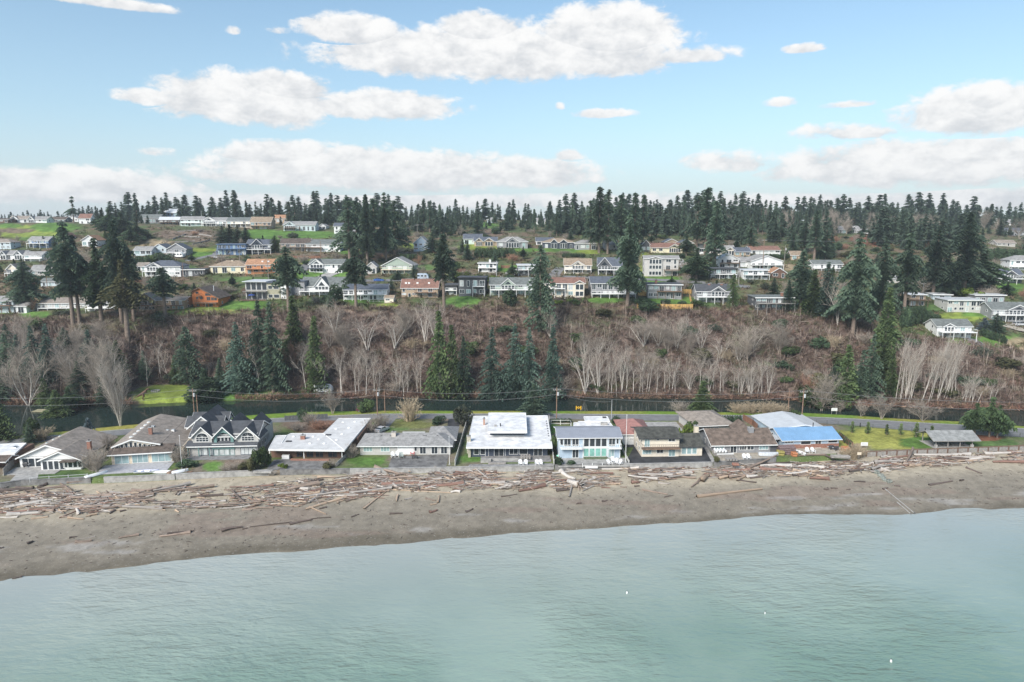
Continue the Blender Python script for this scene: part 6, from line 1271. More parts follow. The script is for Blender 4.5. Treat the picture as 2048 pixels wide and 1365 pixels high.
# ---- shrubs, hedges
for e in [('ball', 1020, 613, 578, 17, 'dark round conifer bush'), ('dark', 1290, 622, 595, 22, 'dark green bush'), ('green', 1395, 614, 600, 16, 'green bush'), ('bright', 920, 560, 544, 26, 'yellow-green shrub'), ('bright', 970, 566, 550, 28, 'yellow-green shrub'), ('bright', 1117, 608, 600, 8, 'pale round shrub'), ('bright', 1140, 606, 598, 8, 'pale round shrub'), ('green', 1150, 610, 598, 12, 'green shrub'), ('bright', 1932, 596, 575, 18, 'clipped yellow-green bush'), ('dark', 670, 600, 568, 13, 'dark green bush'), ('dark', 693, 598, 570, 10, 'dark green bush'), ('dark', 660, 608, 588, 14, 'dark green bush'), ('ball', 340, 527, 508, 13, 'round green bush'), ('dark', 320, 528, 505, 18, 'dark green bush'), ('green', 300, 530, 510, 16, 'green bush'),
          ('tan', 820, 842, 795, 22, 'tan twiggy willow'), ('grey', 925, 850, 808, 20, 'grey-flowered shrub tree'), ('twig', 762, 855, 826, 20, 'brown twiggy hedge bush'), ('twig', 738, 868, 840, 16, 'brown twiggy hedge bush'), ('dark', 878, 848, 832, 14, 'dark rounded shrub'), ('tan', 1475, 826, 806, 18, 'tan reed-like shrub'), ('tan', 1500, 826, 805, 22, 'tan reed-like shrub'), ('tan', 1535, 827, 804, 24, 'tan reed-like shrub'), ('tan', 1560, 827, 808, 20, 'tan reed-like shrub'), ('twig', 1360, 824, 802, 18, 'grey twiggy shrub'), ('green', 515, 938, 898, 16, 'tall green garden shrub'), ('green', 530, 932, 895, 12, 'tall green garden shrub'), ('olive', 505, 942, 915, 10, 'olive garden shrub'), ('twig', 357, 925, 893, 17, 'bare brown garden shrub'), ('dark', 372, 935, 920, 18, 'dark garden shrub'), ('twig', 703, 915, 888, 13, 'round brown shrub'),
          ('tan', 82, 880, 855, 22, 'tan bare shrub'), ('green', 62, 880, 838, 16, 'green-brown garden tree'), ('green', 1380, 870, 842, 14, 'leafy green shrub'), ('bright', 1375, 878, 850, 14, 'yellow-green leafy shrub'), ('green', 1590, 848, 820, 10, 'spiky palm-like shrub'), ('green', 1612, 850, 836, 14, 'green roadside shrub'), ('green', 1545, 866, 855, 9, 'small green garden shrub'), ('tan', 1708, 920, 885, 12, 'tan dead shrub'), ('olive', 1433, 925, 913, 6, 'yellow-green seawall shrub'), ('dark', 605, 842, 816, 12, 'dark garden shrub'), ('russ', 640, 858, 840, 18, 'reddish garden shrub'), ('russ', 668, 855, 842, 16, 'reddish garden shrub'), ('twig', 620, 850, 825, 16, 'brown garden shrub'), ('twig', 595, 862, 845, 16, 'brown garden shrub'), ('twig', 690, 846, 832, 16, 'brown garden shrub'), ('bright', 563, 935, 928, 5, 'yellow garden plant'), ('bright', 571, 937, 930, 5, 'yellow garden plant'), ('twig', 190, 940, 895, 24, 'pinkish bare garden bush'), ('twig', 215, 905, 868, 18, 'brown bare garden bush'),
          ('twig', 470, 938, 922, 16, 'low brown garden shrub'), ('twig', 450, 942, 930, 14, 'low brown garden shrub'), ('olive', 490, 938, 925, 12, 'low olive garden shrub'), ('twig', 662, 935, 920, 12, 'low brown garden shrub'), ('olive', 655, 937, 926, 10, 'low olive garden shrub'), ('dark', 1118, 930, 915, 10, 'dark seawall shrub'), ('dark', 1143, 930, 921, 8, 'dark seawall shrub'), ('green', 1108, 905, 870, 9, 'tall green shrub'), ('dark', 1232, 848, 832, 9, 'dark shrub'), ('tan', 1690, 915, 895, 12, 'tan dead shrub'), ('tan', 1720, 912, 898, 14, 'tan dead shrub'), ('dark', 150, 880, 866, 9, 'small dark garden shrub'), ('green', 140, 828, 790, 18, 'green bankside bush'), ('dark', 420, 806, 770, 24, 'dark bankside bush'), ('dark', 395, 806, 775, 18, 'dark bankside bush'), ('green', 1620, 820, 775, 26, 'green bankside bush'), ('green', 1660, 822, 780, 22, 'green bankside bush'), ('olive', 1640, 790, 750, 26, 'olive bankside tree'), ('green', 735, 825, 800, 16, 'green bankside bush')]:
    tree_px(*e, cat='shrub')
def hedge(u0, u1, v0, v1, vt, n, m, phrase, seed, wid=1.2, lab=''):
    """clipped row: separate plants side by side"""
    for i in range(n):
        f = (i + .5) / n; u = u0 + (u1 - u0) * f; v = v0 + (v1 - v0) * f
        tree_px(m, u, v, vt + (v - v0), (u1 - u0 if abs(u1 - u0) > 30 else 40) / n * .75, phrase, cat='shrub', name='hedge_plant', group=lab)
hedge(1422, 1482, 848, 846, 832, 12, 'ball', 'clipped dark hedge plant', 71, lab='clipped hedge by the road'); hedge(1677, 1704, 876, 897, 862, 9, 'ball', 'dark cypress hedge plant', 72, lab='hedge beside the park lawn')
hedge(1104, 1142, 845, 845, 837, 5, 'ball', 'small cone-shaped hedge plant', 73, lab='cone shrubs by the white fence'); hedge(1828, 1896, 584, 584, 569, 8, 'green', 'clipped green hedge plant', 74, lab='clipped hedge on the hill'); hedge(1975, 2060, 522, 522, 497, 9, 'dark', 'tall dark hedge plant', 75, lab='tall dark hedge'); hedge(800, 850, 520, 520, 508, 7, 'dark', 'dark slope hedge plant', 76, lab='dark hedge on the slope'); hedge(950, 1030, 516, 516, 495, 11, 'dark', 'tall green hedge conifer', 77, lab='tall hedge conifers'); hedge(1125, 1170, 515, 515, 507, 9, 'ball', 'small hedge conifer', 78, lab='row of small hedge conifers'); hedge(262, 300, 535, 535, 512, 4, 'dark', 'dark hedge bush', 79, lab='dark hedge left of the hip house'); hedge(1530, 1580, 518, 518, 508, 7, 'dark', 'dark clipped hedge plant', 80, lab='hedge below the red-roofed white house'); hedge(1960, 2010, 672, 688, 655, 7, 'dark', 'dark slope hedge plant', 82, lab='hedge by the right lawn'); hedge(1850, 1880, 640, 655, 618, 4, 'dark', 'large dark bush', 83, lab='dark bushes left of green-roofed house'); hedge(1800, 1850, 655, 650, 615, 5, 'dark', 'large dark bush', 84, lab='dark bushes on the right bluff')
def free(u, v, w, h):
    for a, b, t, q in RECTS:
        if u + w > a and u - w < b and v > t + 2 and v - h < q - 2 and v > q - 12: return False
    return True
n = 0; SPOT = []; top_ = lambda u: float(ip(u, T_TOP))
for i in range(1200):
    u = rr.uniform(-30, 2080); v = rr.uniform(455, 640)
    if v > float(ip(u, T_TOP)) - 4 or v < 462: continue
    sc = (640 - v) / 180; w = rr.uniform(9, 18) * (1 - .4 * sc); h = w * rr.uniform(.7, 1.5)
    if not free(u, v, w, h): continue
    if any(((u - a) / (c * .8)) ** 2 + ((v - b) / (d * .8)) ** 2 < 1 and q[1] > q[0] * 1.1 for a, b, c, d, q in PATCH): continue
    k = rr.choice(['twig', 'twig', 'green', 'dark', 'dark', 'grey', 'russ', 'olive', 'twig'])
    tree_px(k, u, v, v - h, w, {'twig': 'brown twiggy hillside bush', 'green': 'green hillside bush', 'dark': 'dark green hillside bush', 'grey': 'grey-green hillside bush', 'russ': 'russet hillside bush', 'olive': 'olive hillside bush'}[k], cat='shrub', group='bushes on the hillside'); n += 1
    if n >= 250: break

for i in range(1500):
    u = rr.uniform(-20, 2070); v = rr.uniform(462, 625)
    if v > top_(u) - 4 or not free(u, v, 9, 24) or any(abs(u - q[0]) < 14 and abs(v - q[1]) < 14 for q in SPOT): continue
    SPOT.append((u, v)); k = rr.choice(['brown', 'brown', 'full', 'ever', 'ever', 'russet', 'cedar']); s0 = .6 + (v - 470) / 250; h = rr.uniform(20, 34) * s0
    tree_px(k, u, v, v - h, h * rr.uniform(.3, .42), {'brown': 'bare brown garden tree', 'full': 'small dark garden conifer', 'ever': 'rounded dark garden tree', 'russet': 'russet bare garden tree', 'cedar': 'small green garden conifer'}[k], group='garden trees between the houses', name='garden_tree')
    if len(SPOT) >= 130: break
for i in range(90):
    u = rr.uniform(-30, 2080); v = rr.uniform(top_(u) + 10, float(ip(u, T_BASE)) - 4); k = rr.choice(['green', 'dark', 'olive', 'grey', 'dark', 'tan', 'twig']); w = rr.uniform(10, 22)
    tree_px(k, u, v, v - w * rr.uniform(.8, 1.4), w, {'twig': 'brown twiggy bluff bush', 'tan': 'tan twiggy bluff bush', 'green': 'green bluff bush', 'dark': 'dark green bluff bush', 'grey': 'grey-green bluff bush', 'olive': 'olive bluff bush'}[k], cat='shrub', name='bluff_bush', group='bushes on the bluff slope')

# ---- undergrowth nobody could count: brambles on the bluff, brush on the hill, reeds on the banks
def stuff(name, pts, seed, cols, size, nt, label, cat, w=.16, up=1.0, droop=.25):
    r = np.random.default_rng(seed); n = len(pts); P = np.repeat(np.array(pts), nt, 0); k = n * nt
    az = r.random(k) * 6.283; el = np.abs(r.normal(.55, .45, k)) * up; s = np.repeat(r.uniform(.6, 1.4, n), nt) * size * r.uniform(.5, 1.3, k)
    d = np.stack([np.cos(az) * np.cos(el), np.sin(az) * np.cos(el), np.sin(el)], 1); sd = np.stack([-np.sin(az), np.cos(az), r.normal(0, .4, k)], 1)
    o = P + np.stack([np.cos(az), np.sin(az), 0 * az], 1) * (s * .35 * r.random(k))[:, None]; mid_ = o + d * (s * .6)[:, None] + sd * (w * s)[:, None]; tip = o + d * s[:, None]; tip[:, 2] -= s * droop
    V = np.stack([o - sd * (w * s * .5)[:, None], mid_, tip], 1).reshape(-1, 3)
    m = bpy.data.materials.new(name); m.use_nodes = True; t = m.node_tree; a = t.nodes.new('ShaderNodeAttribute'); a.attribute_name = 'tint'; p = t.nodes['Principled BSDF']; t.links.new(a.outputs['Color'], p.inputs['Base Color']); p.inputs['Roughness'].default_value = .95; p.inputs['Specular IOR Level'].default_value = .15
    me = mesh_np(name, V, np.arange(3 * k).reshape(-1, 3), m); C = np.array(cols); q = np.array(pts)
    ci = np.clip(((fbm(q[:, 0] / 11, q[:, 1] / 11 + q[:, 2] / 9, seed) * 2 + .5 + r.normal(0, .16, n)) * len(C)).astype(int), 0, len(C) - 1)
    c = (np.repeat(C[ci], nt, 0) * .6 + C[r.integers(0, len(C), k)] * .4) * r.uniform(.55, 1.4, (k, 1)); at = me.color_attributes.new('tint', 'FLOAT_COLOR', 'POINT'); c4 = np.concatenate([np.repeat(c, 3, 0), np.ones((3 * k, 1))], 1); at.data.foreach_set('color', c4.astype(np.float32).ravel())
    tag(link(name, me), label, cat, kind='stuff')
def scatter(n, ua, ub, f0, f1, seed, ok=None):
    r = random.Random(seed); out = []
    while len(out) < n:
        u = r.uniform(ua, ub); v = f0(u) + (f1(u) - f0(u)) * r.random()
        if ok and not ok(u, v): continue
        p = hit(u, v); out.append((p.x, p.y, p.z - .1))
    return out
top = lambda u: float(ip(u, T_TOP)); base = lambda u: float(ip(u, T_BASE))
stuff('bramble_thicket', scatter(12500, -120, 2170, lambda u: top(u) - 3, lambda u: base(u) + 2, 3), 5, [(0.129, 0.086, 0.073), (0.172, 0.116, 0.096), (0.224, 0.163, 0.138), (0.146, 0.107, 0.095), (0.258, 0.194, 0.155), (0.112, 0.073, 0.065), (0.249, 0.194, 0.159), (0.086, 0.103, 0.043), (0.189, 0.112, 0.086)], 1.5, 44, 'tangled reddish-brown bramble covering the bluff slope', 'bramble', .05, 1.4, .07)
stuff('slope_saplings', scatter(2400, -120, 2170, lambda u: top(u) + 6, lambda u: base(u) + 2, 13), 15, [(.36, .30, .25), (.30, .235, .20), (.42, .36, .31), (.25, .18, .15)], 4.2, 9, 'thin bare saplings standing in the bramble on the bluff', 'saplings', .012, 2.2, .012)
lf_ = lambda u: float(ip(u, T_LFAR))
stuff('bank_reeds', scatter(2400, -120, 2170, lambda u: lf_(u) - 9, lambda u: lf_(u) - 1, 4, lambda u, v: not 262 < u < 470), 6, [(.27, .14, .11), (.33, .21, .15), (.38, .28, .20), (.22, .12, .095)], 1.3, 16, 'russet reeds and brambles along the far lagoon bank', 'reeds', .06, 1.5, .08)
ok = lambda u, v: v < top(u) - 3 and not any(((u - a) / c) ** 2 + ((v - b) / d) ** 2 < 1 for a, b, c, d, q in PATCH if q[1] > q[0])
stuff('hillside_brush', scatter(7500, -120, 2170, lambda u: 452, top, 9, ok), 7, [(.05, .07, .03), (.075, .105, .04), (.12, .10, .065), (.15, .11, .08), (.10, .13, .045), (.17, .12, .09)], 1.45, 20, 'low mixed brush between the hillside houses', 'brush', .12, 1.1, .15)
# ---------------------------------------------------------------- driftwood
LOGM = {'g': mat('silver_driftwood', (.36, .325, .295), .9, .35, 3, .4, 12, rand=.25), 'p': mat('pale_driftwood', (.50, .46, .42), .85, .25, 3, .4, 12, rand=.15), 'b': mat('brown_driftwood', (.27, .205, .165), .9, .4, 3, .4, 12, rand=.25), 'r': mat('reddish_driftwood', (.235, .14, .11), .9, .4, 3, .4, 12, rand=.22), 'd': mat('dark_driftwood', (.115, .088, .076), .9, .4, 3, .4, 12, rand=.3), 't': mat('tan_driftwood', (.40, .30, .22), .9, .3, 3, .4, 12, rand=.18)}
LNAME = {'g': 'silver-grey', 'p': 'bleached white', 'b': 'brown', 'r': 'reddish', 'd': 'dark', 't': 'tan'}
def log_mesh(seed, m, bend):
    r = np.random.default_rng(seed); n = 7; V = []; Fc = []; k = 9; b = r.uniform(-bend, bend, 2); ph = r.random() * 6.28
    for i in range(n):
        x = i / (n - 1) - .5; c = np.array([x, b[0] * math.sin((x + .5) * 3.14 + ph * .1), b[1] * .5 * math.sin((x + .5) * 3.14)]); rad = .5 * (1.05 - .45 * (x + .5)) * (1.25 if i == 0 else 1)
        for j in range(k): t = 2 * math.pi * j / k; q = rad * r.uniform(.84, 1.12); V.append((c[0] + (r.uniform(-.015, .015) if i in (0, n - 1) else 0), c[1] + q * math.cos(t), c[2] + q * math.sin(t)))
    for i in range(n - 1):
        for j in range(k): Fc.append((i * k + j, i * k + (j + 1) % k, (i + 1) * k + (j + 1) % k, (i + 1) * k + j))
    Fc += [tuple(range(k))[::-1], tuple((n - 1) * k + j for j in range(k))]
    if seed % 3 == 0:       # a broken branch stub
        s = len(V); V += [(.1, .3, .2), (.16, .3, .25), (.13, .2, .45), (.22, 1.3, 1.1)]; Fc += [(s, s + 1, s + 3), (s + 1, s + 2, s + 3), (s + 2, s, s + 3)]
    return mesh_py('driftwood_log', V, Fc, LOGM[m], True)
LOGS = {m: [log_mesh(s * 7 + i, m, .35) for i, s in enumerate((1, 2, 3, 4))] for m in LOGM}
rl = random.Random(23)
def put_log(a, b, dia, m, lift=0.0, group='driftwood logs on the beach', phrase=None):
    a = Vector((a.x, a.y, a.z + dia * .38 + lift)); b = Vector((b.x, b.y, b.z + dia * .3 + lift)); d = b - a; L = d.length
    o = link('driftwood_log', rl.choice(LOGS[m])); o.location = (a + b) / 2; o.scale = (L, dia, dia); o.rotation_euler = (rl.uniform(0, 6.28), -math.atan2(d.z, math.hypot(d.x, d.y)), math.atan2(d.y, d.x))
    if rl.random() < .5: o.rotation_euler = (rl.uniform(0, 6.28), math.atan2(d.z, math.hypot(d.x, d.y)), math.atan2(-d.y, -d.x))
    tag(o, None, 'log', group); sz = 'long' if L > 9 else 'short' if L < 3 else 'thick' if dia > .75 else 'thin' if dia < .4 else 'medium'
    u, v = proj(o.location); PENDING.append((o, phrase or f'{sz} {LNAME[m]} driftwood log', u, v)); return o
TB1 = (0, 920, 3.938); TB2 = (500, 920, 3.938); TB3 = (1000, 900, 3.938); TB4 = (1500, 880, 3.737)
BL = [(TB1, [(125, 225, 258, 232, .8, 'd'), (295, 228, 370, 195, .8, 'd'), (475, 190, 555, 245, .5, 'b'), (530, 185, 705, 170, .5, 'b'), (0, 255, 250, 240, .8, 'd'), (0, 285, 340, 270, .7, 'd'), (370, 290, 560, 288, .85, 'd'), (660, 330, 850, 320, .6, 'b'), (700, 365, 1280, 390, .65, 'g'), (800, 285, 1380, 212, .6, 'b'), (1120, 280, 1380, 235, .5, 'b'), (1400, 285, 1480, 195, .5, 'g'), (1380, 280, 1450, 200, .4, 'b'), (1210, 370, 1700, 380, .5, 'g'), (0, 425, 320, 395, .5, 'r'), (60, 440, 320, 425, .9, 'p'), (0, 460, 140, 455, .45, 'p'), (315, 405, 425, 408, .75, 'b'), (600, 395, 622, 435, .7, 'p'), (250, 468, 380, 452, .4, 't'), (490, 455, 570, 445, .4, 'b'), (540, 460, 660, 470, .45, 't'), (675, 450, 765, 432, .45, 't'), (865, 428, 905, 403, .45, 'd'), (945, 412, 995, 400, .4, 'd'), (1385, 400, 1410, 415, .4, 't'), (1730, 392, 1910, 375, .45, 'g'), (1910, 395, 2048, 380, .4, 'b'), (595, 650, 725, 640, .55, 'b'), (545, 620, 605, 607, .35, 'd'), (935, 622, 1095, 595, .5, 'b'), (1260, 610, 1500, 575, .6, 'b'), (1320, 585, 1530, 562, .35, 'd'), (1745, 568, 1910, 532, .6, 'd'), (1910, 548, 1950, 540, .3, 'd'), (220, 665, 262, 645, .5, 'd'), (0, 700, 28, 692, .4, 'd'), (605, 632, 750, 605, .22, 'g'), (95, 942, 175, 922, .35, 'd'), (1430, 350, 1780, 330, .45, 'p'), (320, 340, 560, 358, .5, 'p'), (1830, 262, 2048, 232, .5, 'b'), (1500, 300, 1760, 280, .6, 'd'), (640, 300, 900, 300, .6, 'b')]),
 (TB2, [(250, 262, 545, 200, 1.05, 'b'), (480, 180, 580, 160, .6, 'd'), (150, 305, 560, 240, .6, 'r'), (615, 240, 800, 215, .85, 'd'), (465, 345, 575, 260, .8, 'g'), (440, 395, 760, 300, .7, 't'), (470, 375, 600, 430, .35, 't'), (545, 390, 600, 375, .4, 'd'), (755, 332, 912, 285, .5, 'b'), (690, 345, 740, 320, .5, 't'), (900, 388, 1070, 255, .42, 't'), (1040, 205, 1400, 190, .8, 'r'), (1370, 222, 1680, 190, .85, 'r'), (830, 120, 1030, 100, .9, 'g'), (1100, 430, 1200, 425, .4, 'd'), (800, 452, 858, 432, .3, 'd'), (315, 512, 480, 478, .55, 'd'), (0, 532, 325, 495, .25, 'd'), (480, 468, 635, 455, .25, 'd'), (1415, 420, 1475, 400, .6, 'r'), (1700, 412, 1757, 390, .45, 'd'), (1385, 308, 1460, 325, .4, 'b'), (1480, 340, 1492, 285, .45, 't'), (1420, 358, 1475, 347, .35, 't'), (1155, 330, 1165, 285, .5, 't'), (1220, 318, 1275, 303, .4, 'g'), (1870, 195, 2010, 188, .8, 'g'), (1340, 150, 1510, 155, .8, 'g'), (1800, 210, 1900, 205, .5, 'r'), (1930, 235, 2048, 215, .5, 'p'), (1130, 238, 1590, 262, .3, 't'), (1580, 262, 1655, 258, .6, 'p'), (0, 385, 185, 380, .35, 'b'), (160, 360, 385, 370, .3, 't'), (560, 290, 850, 285, .45, 'p'), (720, 190, 1000, 165, .55, 'b')]),
 (TB3, [(150, 333, 355, 285, .85, 'r'), (480, 175, 590, 245, 1.05, 'p'), (545, 375, 585, 240, .65, 'g'), (650, 330, 735, 290, .5, 'g'), (665, 265, 750, 230, .7, 'p'), (445, 328, 550, 318, .6, 'd'), (1120, 318, 1320, 355, .42, 'b'), (1295, 375, 1365, 362, .25, 'd'), (1510, 298, 1600, 215, .6, 'b'), (1590, 252, 1642, 212, 1.25, 't'), (1555, 375, 2060, 315, .7, 't'), (1300, 180, 1700, 150, .5, 'p'), (1140, 207, 1510, 185, .75, 'p'), (1750, 178, 1960, 165, .9, 'r'), (790, 278, 945, 272, .55, 't'), (800, 302, 868, 302, .35, 'r'), (1035, 265, 1100, 262, .75, 'r'), (1245, 262, 1340, 270, .45, 'g'), (1875, 240, 2020, 262, .5, 'd'), (800, 160, 1090, 145, .6, 'p'), (600, 430, 635, 425, .4, 'd'), (805, 410, 845, 402, .4, 'd'), (1060, 292, 1100, 287, .35, 'd'), (945, 295, 998, 297, .3, 'b'), (0, 310, 90, 295, .5, 'p'), (10, 372, 135, 352, .3, 'd'), (0, 235, 400, 215, .6, 'b'), (260, 250, 560, 242, .5, 'r'), (1010, 180, 1170, 185, .9, 'd'), (430, 260, 560, 300, .35, 't')]),
 (TB4, [(75, 205, 310, 205, 1.0, 'p'), (70, 228, 300, 235, .95, 'r'), (320, 230, 545, 280, .65, 't'), (445, 295, 590, 298, .85, 'r'), (385, 200, 550, 215, .9, 'p'), (600, 205, 880, 195, .6, 'p'), (0, 290, 140, 275, .4, 'd'), (775, 315, 860, 318, .35, 'd'), (975, 228, 1048, 243, .8, 'g'), (1190, 200, 1300, 190, .7, 't'), (970, 160, 1190, 122, .6, 'r'), (1225, 122, 1640, 118, 1.0, 'p'), (1450, 152, 1690, 145, .9, 'd'), (1815, 172, 2060, 175, .85, 'r'), (1460, 180, 1570, 165, .5, 'b'), (1615, 212, 1730, 255, .5, 'd'), (1340, 342, 1512, 312, .5, 'd'), (1570, 308, 1600, 303, .45, 'd'), (605, 365, 655, 365, .35, 'd'), (720, 375, 748, 373, .3, 'd'), (560, 375, 582, 370, .45, 'd'), (1750, 110, 2060, 95, .8, 'p'), (1640, 155, 1830, 135, .6, 'p'), (980, 135, 1025, 122, .6, 'p'), (320, 178, 640, 170, .5, 'd'), (560, 120, 640, 165, .5, 'd'), (340, 125, 560, 118, .45, 'b'), (650, 110, 750, 145, .5, 'g'), (1290, 170, 1370, 200, .4, 't'), (1075, 345, 1120, 350, .4, 'd'), (995, 372, 1030, 362, .4, 'd'), (160, 255, 200, 270, .3, 'd'), (320, 272, 410, 268, .5, 'd')])]
for T, L in BL:
    for x0, y0, x1, y1, dia, m in L:
        a = hit(T[0] + x0 / T[2], T[1] + y0 / T[2]); b = hit(T[0] + x1 / T[2], T[1] + y1 / T[2]); put_log(a, b, dia, m)
# the band of drift: upper and lower v for each u, and how dense it lies
DB = [(-60, 968, 1036, .9), (60, 975, 1034, 1), (180, 985, 1030, .9), (250, 985, 1026, .8), (330, 972, 1022, 1), (420, 980, 1018, .9), (520, 972, 1016, 1), (620, 955, 1016, 1), (680, 948, 1006, 1), (760, 944, 998, 1.1), (860, 941, 986, 1), (980, 939, 982, 1.2), (1100, 939, 984, 1.2), (1180, 938, 976, .9), (1300, 936, 966, .9), (1430, 934, 960, .6), (1560, 926, 956, .8), (1680, 925, 958, .9), (1760, 918, 948, .7), (1850, 912, 938, .7), (1950, 905, 930, .8), (2100, 900, 928, .8)]
du = [d[0] for d in DB]
def drift_spot(r):
    while True:
        u = r.uniform(-60, 2100); t = float(np.interp(u, du, [d[1] for d in DB])); b = float(np.interp(u, du, [d[2] for d in DB]))
        if r.random() > float(np.interp(u, du, [d[3] for d in DB])) / 1.2: continue
        f = r.betavariate(1.6, 1.7)
        if vnoise(np.array(u / 34.0), np.array(f * 2.2), 5) < r.uniform(.18, .5): continue
        return u, t + (b - t) * f
def shore_dir(u):
    a = atz(u - 20, float(ip(u - 20, T_WALL)), 0); b = atz(u + 20, float(ip(u + 20, T_WALL)), 0); return math.atan2(b.y - a.y, b.x - a.x)
for i in range(158):
    u, v = drift_spot(rl); c = hit(u, v); L = rl.choice([3, 4, 5, 6, 7, 8, 10]) * rl.uniform(.8, 1.2); ang = shore_dir(u) + rl.gauss(.03, .16) + (rl.uniform(-1, 1) if rl.random() < .12 else 0)
    d = Vector((math.cos(ang), math.sin(ang), 0)) * L / 2; a, b = c - d, c + d; a.z = gz(a.x, a.y); b.z = gz(b.x, b.y)
    put_log(a, b, rl.choice([.3, .4, .45, .55, .7]) * rl.uniform(.8, 1.15), rl.choice('gggpbbbbrddt'), rl.choice([0, 0, .15, .35]))
def small_drift():
    for key, n in (('g', 1300), ('b', 1500), ('p', 380), ('r', 420), ('t', 520)):
        segs = []; r = random.Random(ord(key))
        for i in range(n):
            u, v = drift_spot(r); c = hit(u, v); L = r.uniform(.6, 3.6); ang = shore_dir(u) + r.gauss(0, .45); d = Vector((math.cos(ang), math.sin(ang), r.uniform(-.06, .06))) * L / 2; q = r.uniform(.05, .16); z = Vector((0, 0, q + r.uniform(0, .35)))
            segs.append((np.array(c - d + z), np.array(c + d + z), q, q * .6))
        tag(link('drift_sticks', seg_mesh('drift_sticks', segs, LOGM[key], 5)), {'g': 'scatter of small grey drift sticks among the logs', 'b': 'scatter of small brown drift sticks among the logs', 'p': 'scatter of small bleached drift sticks among the logs', 'r': 'scatter of small reddish drift sticks among the logs', 't': 'scatter of small tan drift sticks among the logs'}[key], 'driftwood', kind='stuff')
    # crumbs of wood, weed and stone over the open beach
    segs = []; r = random.Random(99)
    for i in range(900):
        u = r.uniform(-60, 2100); w = float(ip(u, T_WALL)); e = float(ip(u, T_EDGE)); v = w + (e - w) * r.uniform(.08, .92); c = hit(u, v); L = r.uniform(.1, .8); ang = r.uniform(0, 6.28); d = Vector((math.cos(ang), math.sin(ang), 0)) * L / 2
        segs.append((np.array(c - d + Vector((0, 0, .05))), np.array(c + d + Vector((0, 0, .05))), .06, .04))
    tag(link('beach_crumbs', seg_mesh('beach_crumbs', segs, LOGM['d'], 4)), 'dark weed and wood crumbs scattered over the open beach', 'debris', kind='stuff')
small_drift()
def root_wad():
    p = hit(1000 + 615 / 3.938, 900 + 300 / 3.938); o = empty('root_wad', p); tag(o, 'upturned pale root wad sprawling at the lower edge of the drift', 'stump'); r = random.Random(3)
    MB().tube([(-2.2, 1.8, 1.0), (-.6, .5, .9), (0, 0, .9)], [.5, .6, .85], 9).build('stem', LOGM['p'], o, True)
    for i in range(17):
        az = r.uniform(-2.2, 1.9); el = r.uniform(-.7, 1.0); L = r.uniform(1.1, 2.5); d = Vector((math.cos(az) * math.cos(el), math.sin(az) * math.cos(el), math.sin(el))); q = Vector((.1, -.1, .9)); m_ = q + d * L * .5 + Vector((r.uniform(-.2, .2), 0, r.uniform(-.1, .2))); e = q + d * L; e.z = max(e.z, .05)
        MB().tube([q, m_, e], [.2, .13, .05], 5).build('root', LOGM[r.choice('gptb')], o, True)
root_wad()
def rocks():
    r = random.Random(8)
    for i in range(16):
        f = i / 15; u = 1740 + 38 * f + r.uniform(-4, 4); v = 938 + 28 * f + r.uniform(-2, 2); p = hit(u, v); o = MB(); n = 6; s = r.uniform(.35, .8)
        q = [(r.uniform(.7, 1.2) * s * math.cos(k) * math.cos(e), r.uniform(.7, 1.2) * s * math.sin(k) * math.cos(e), s * .7 * math.sin(e) + s * .25) for e in (-.5, .35, 1.0) for k in (0, 1.05, 2.1, 3.15, 4.2, 5.25)]
        f_ = [tuple(range(6))[::-1]] + [(a * 6 + j, a * 6 + (j + 1) % 6, a * 6 + 6 + (j + 1) % 6, a * 6 + 6 + j) for a in range(2) for j in range(6)] + [tuple(range(12, 18))]
        o.add(q, f_); b = o.build('rock', mat('mossy_rock', (.24, .26, .23), .9, .4, 2, .5, 8, rand=.3)); b.location = p; tag(b, None, 'rock', 'rocks of the outfall line'); PENDING.append((b, 'grey-green rock in the outfall line', u, v))
    for k, (a, b) in enumerate((((1768, 978), (1830, 1029)), ((1794, 1006), (1822, 1030)))):
        A, B = hit(*a), hit(*b); o = empty('outfall_pipe', A); tag(o, ['long pale outfall pipe running down the beach to the water', 'short pale outfall pipe beside the long one'][k], 'pipe'); d = B - A; d.z += .12; MB().tube([(0, 0, .14), d * .5 + Vector((0, 0, .1)), d], .1, 8).build('pipe', CONC, o)
        MB().tube([d * .97, d * 1.0], .15, 8).build('collar', DTRIM, o)
rocks()

# ---------------------------------------------------------------- poles and wires
POLEM = mat('pole_wood', (.27, .17, .12), .9, .3, 2, .3, 8); GALV = mat('galvanised', (.55, .56, .57), .5, .15, 2, metal=.3); WIREM = mat('wire', (.20, .205, .21), .5, 0); LANDMARKS_P = {}
def pole(u, vb, vt, label, z=None, cross=True, trans=True, m=None, r=.17):
    p = atz(u, vb, z) if z is not None else hit(u, vb); h = atY(u, vt, p.y).z - p.z; o = empty('utility_pole', p); tag(o, label, 'pole'); m = m or POLEM
    MB().tube([(0, 0, -1), (0, 0, h * .5), (0, 0, h)], [r, r * .85, r * .6], 8).build('shaft', m, o)
    if cross: 
        c = MB().box(-1.1, 1.1, -.07, .07, h - .9, h - .75).build('crossarm', GREYWOOD, o)
        for q in (-1.0, -.4, .4, 1.0): MB().tube([(q, 0, h - .75), (q, 0, h - .5)], .06, 6).build('insulator', GALV, c)
    if trans: MB().tube([(.38, -.1, h - 2.5), (.38, -.1, h - 1.5), (.38, -.1, h - 1.42)], [.28, .28, .18], 10).build('transformer', GALV, o)
    return p + Vector((0, 0, h - .55))
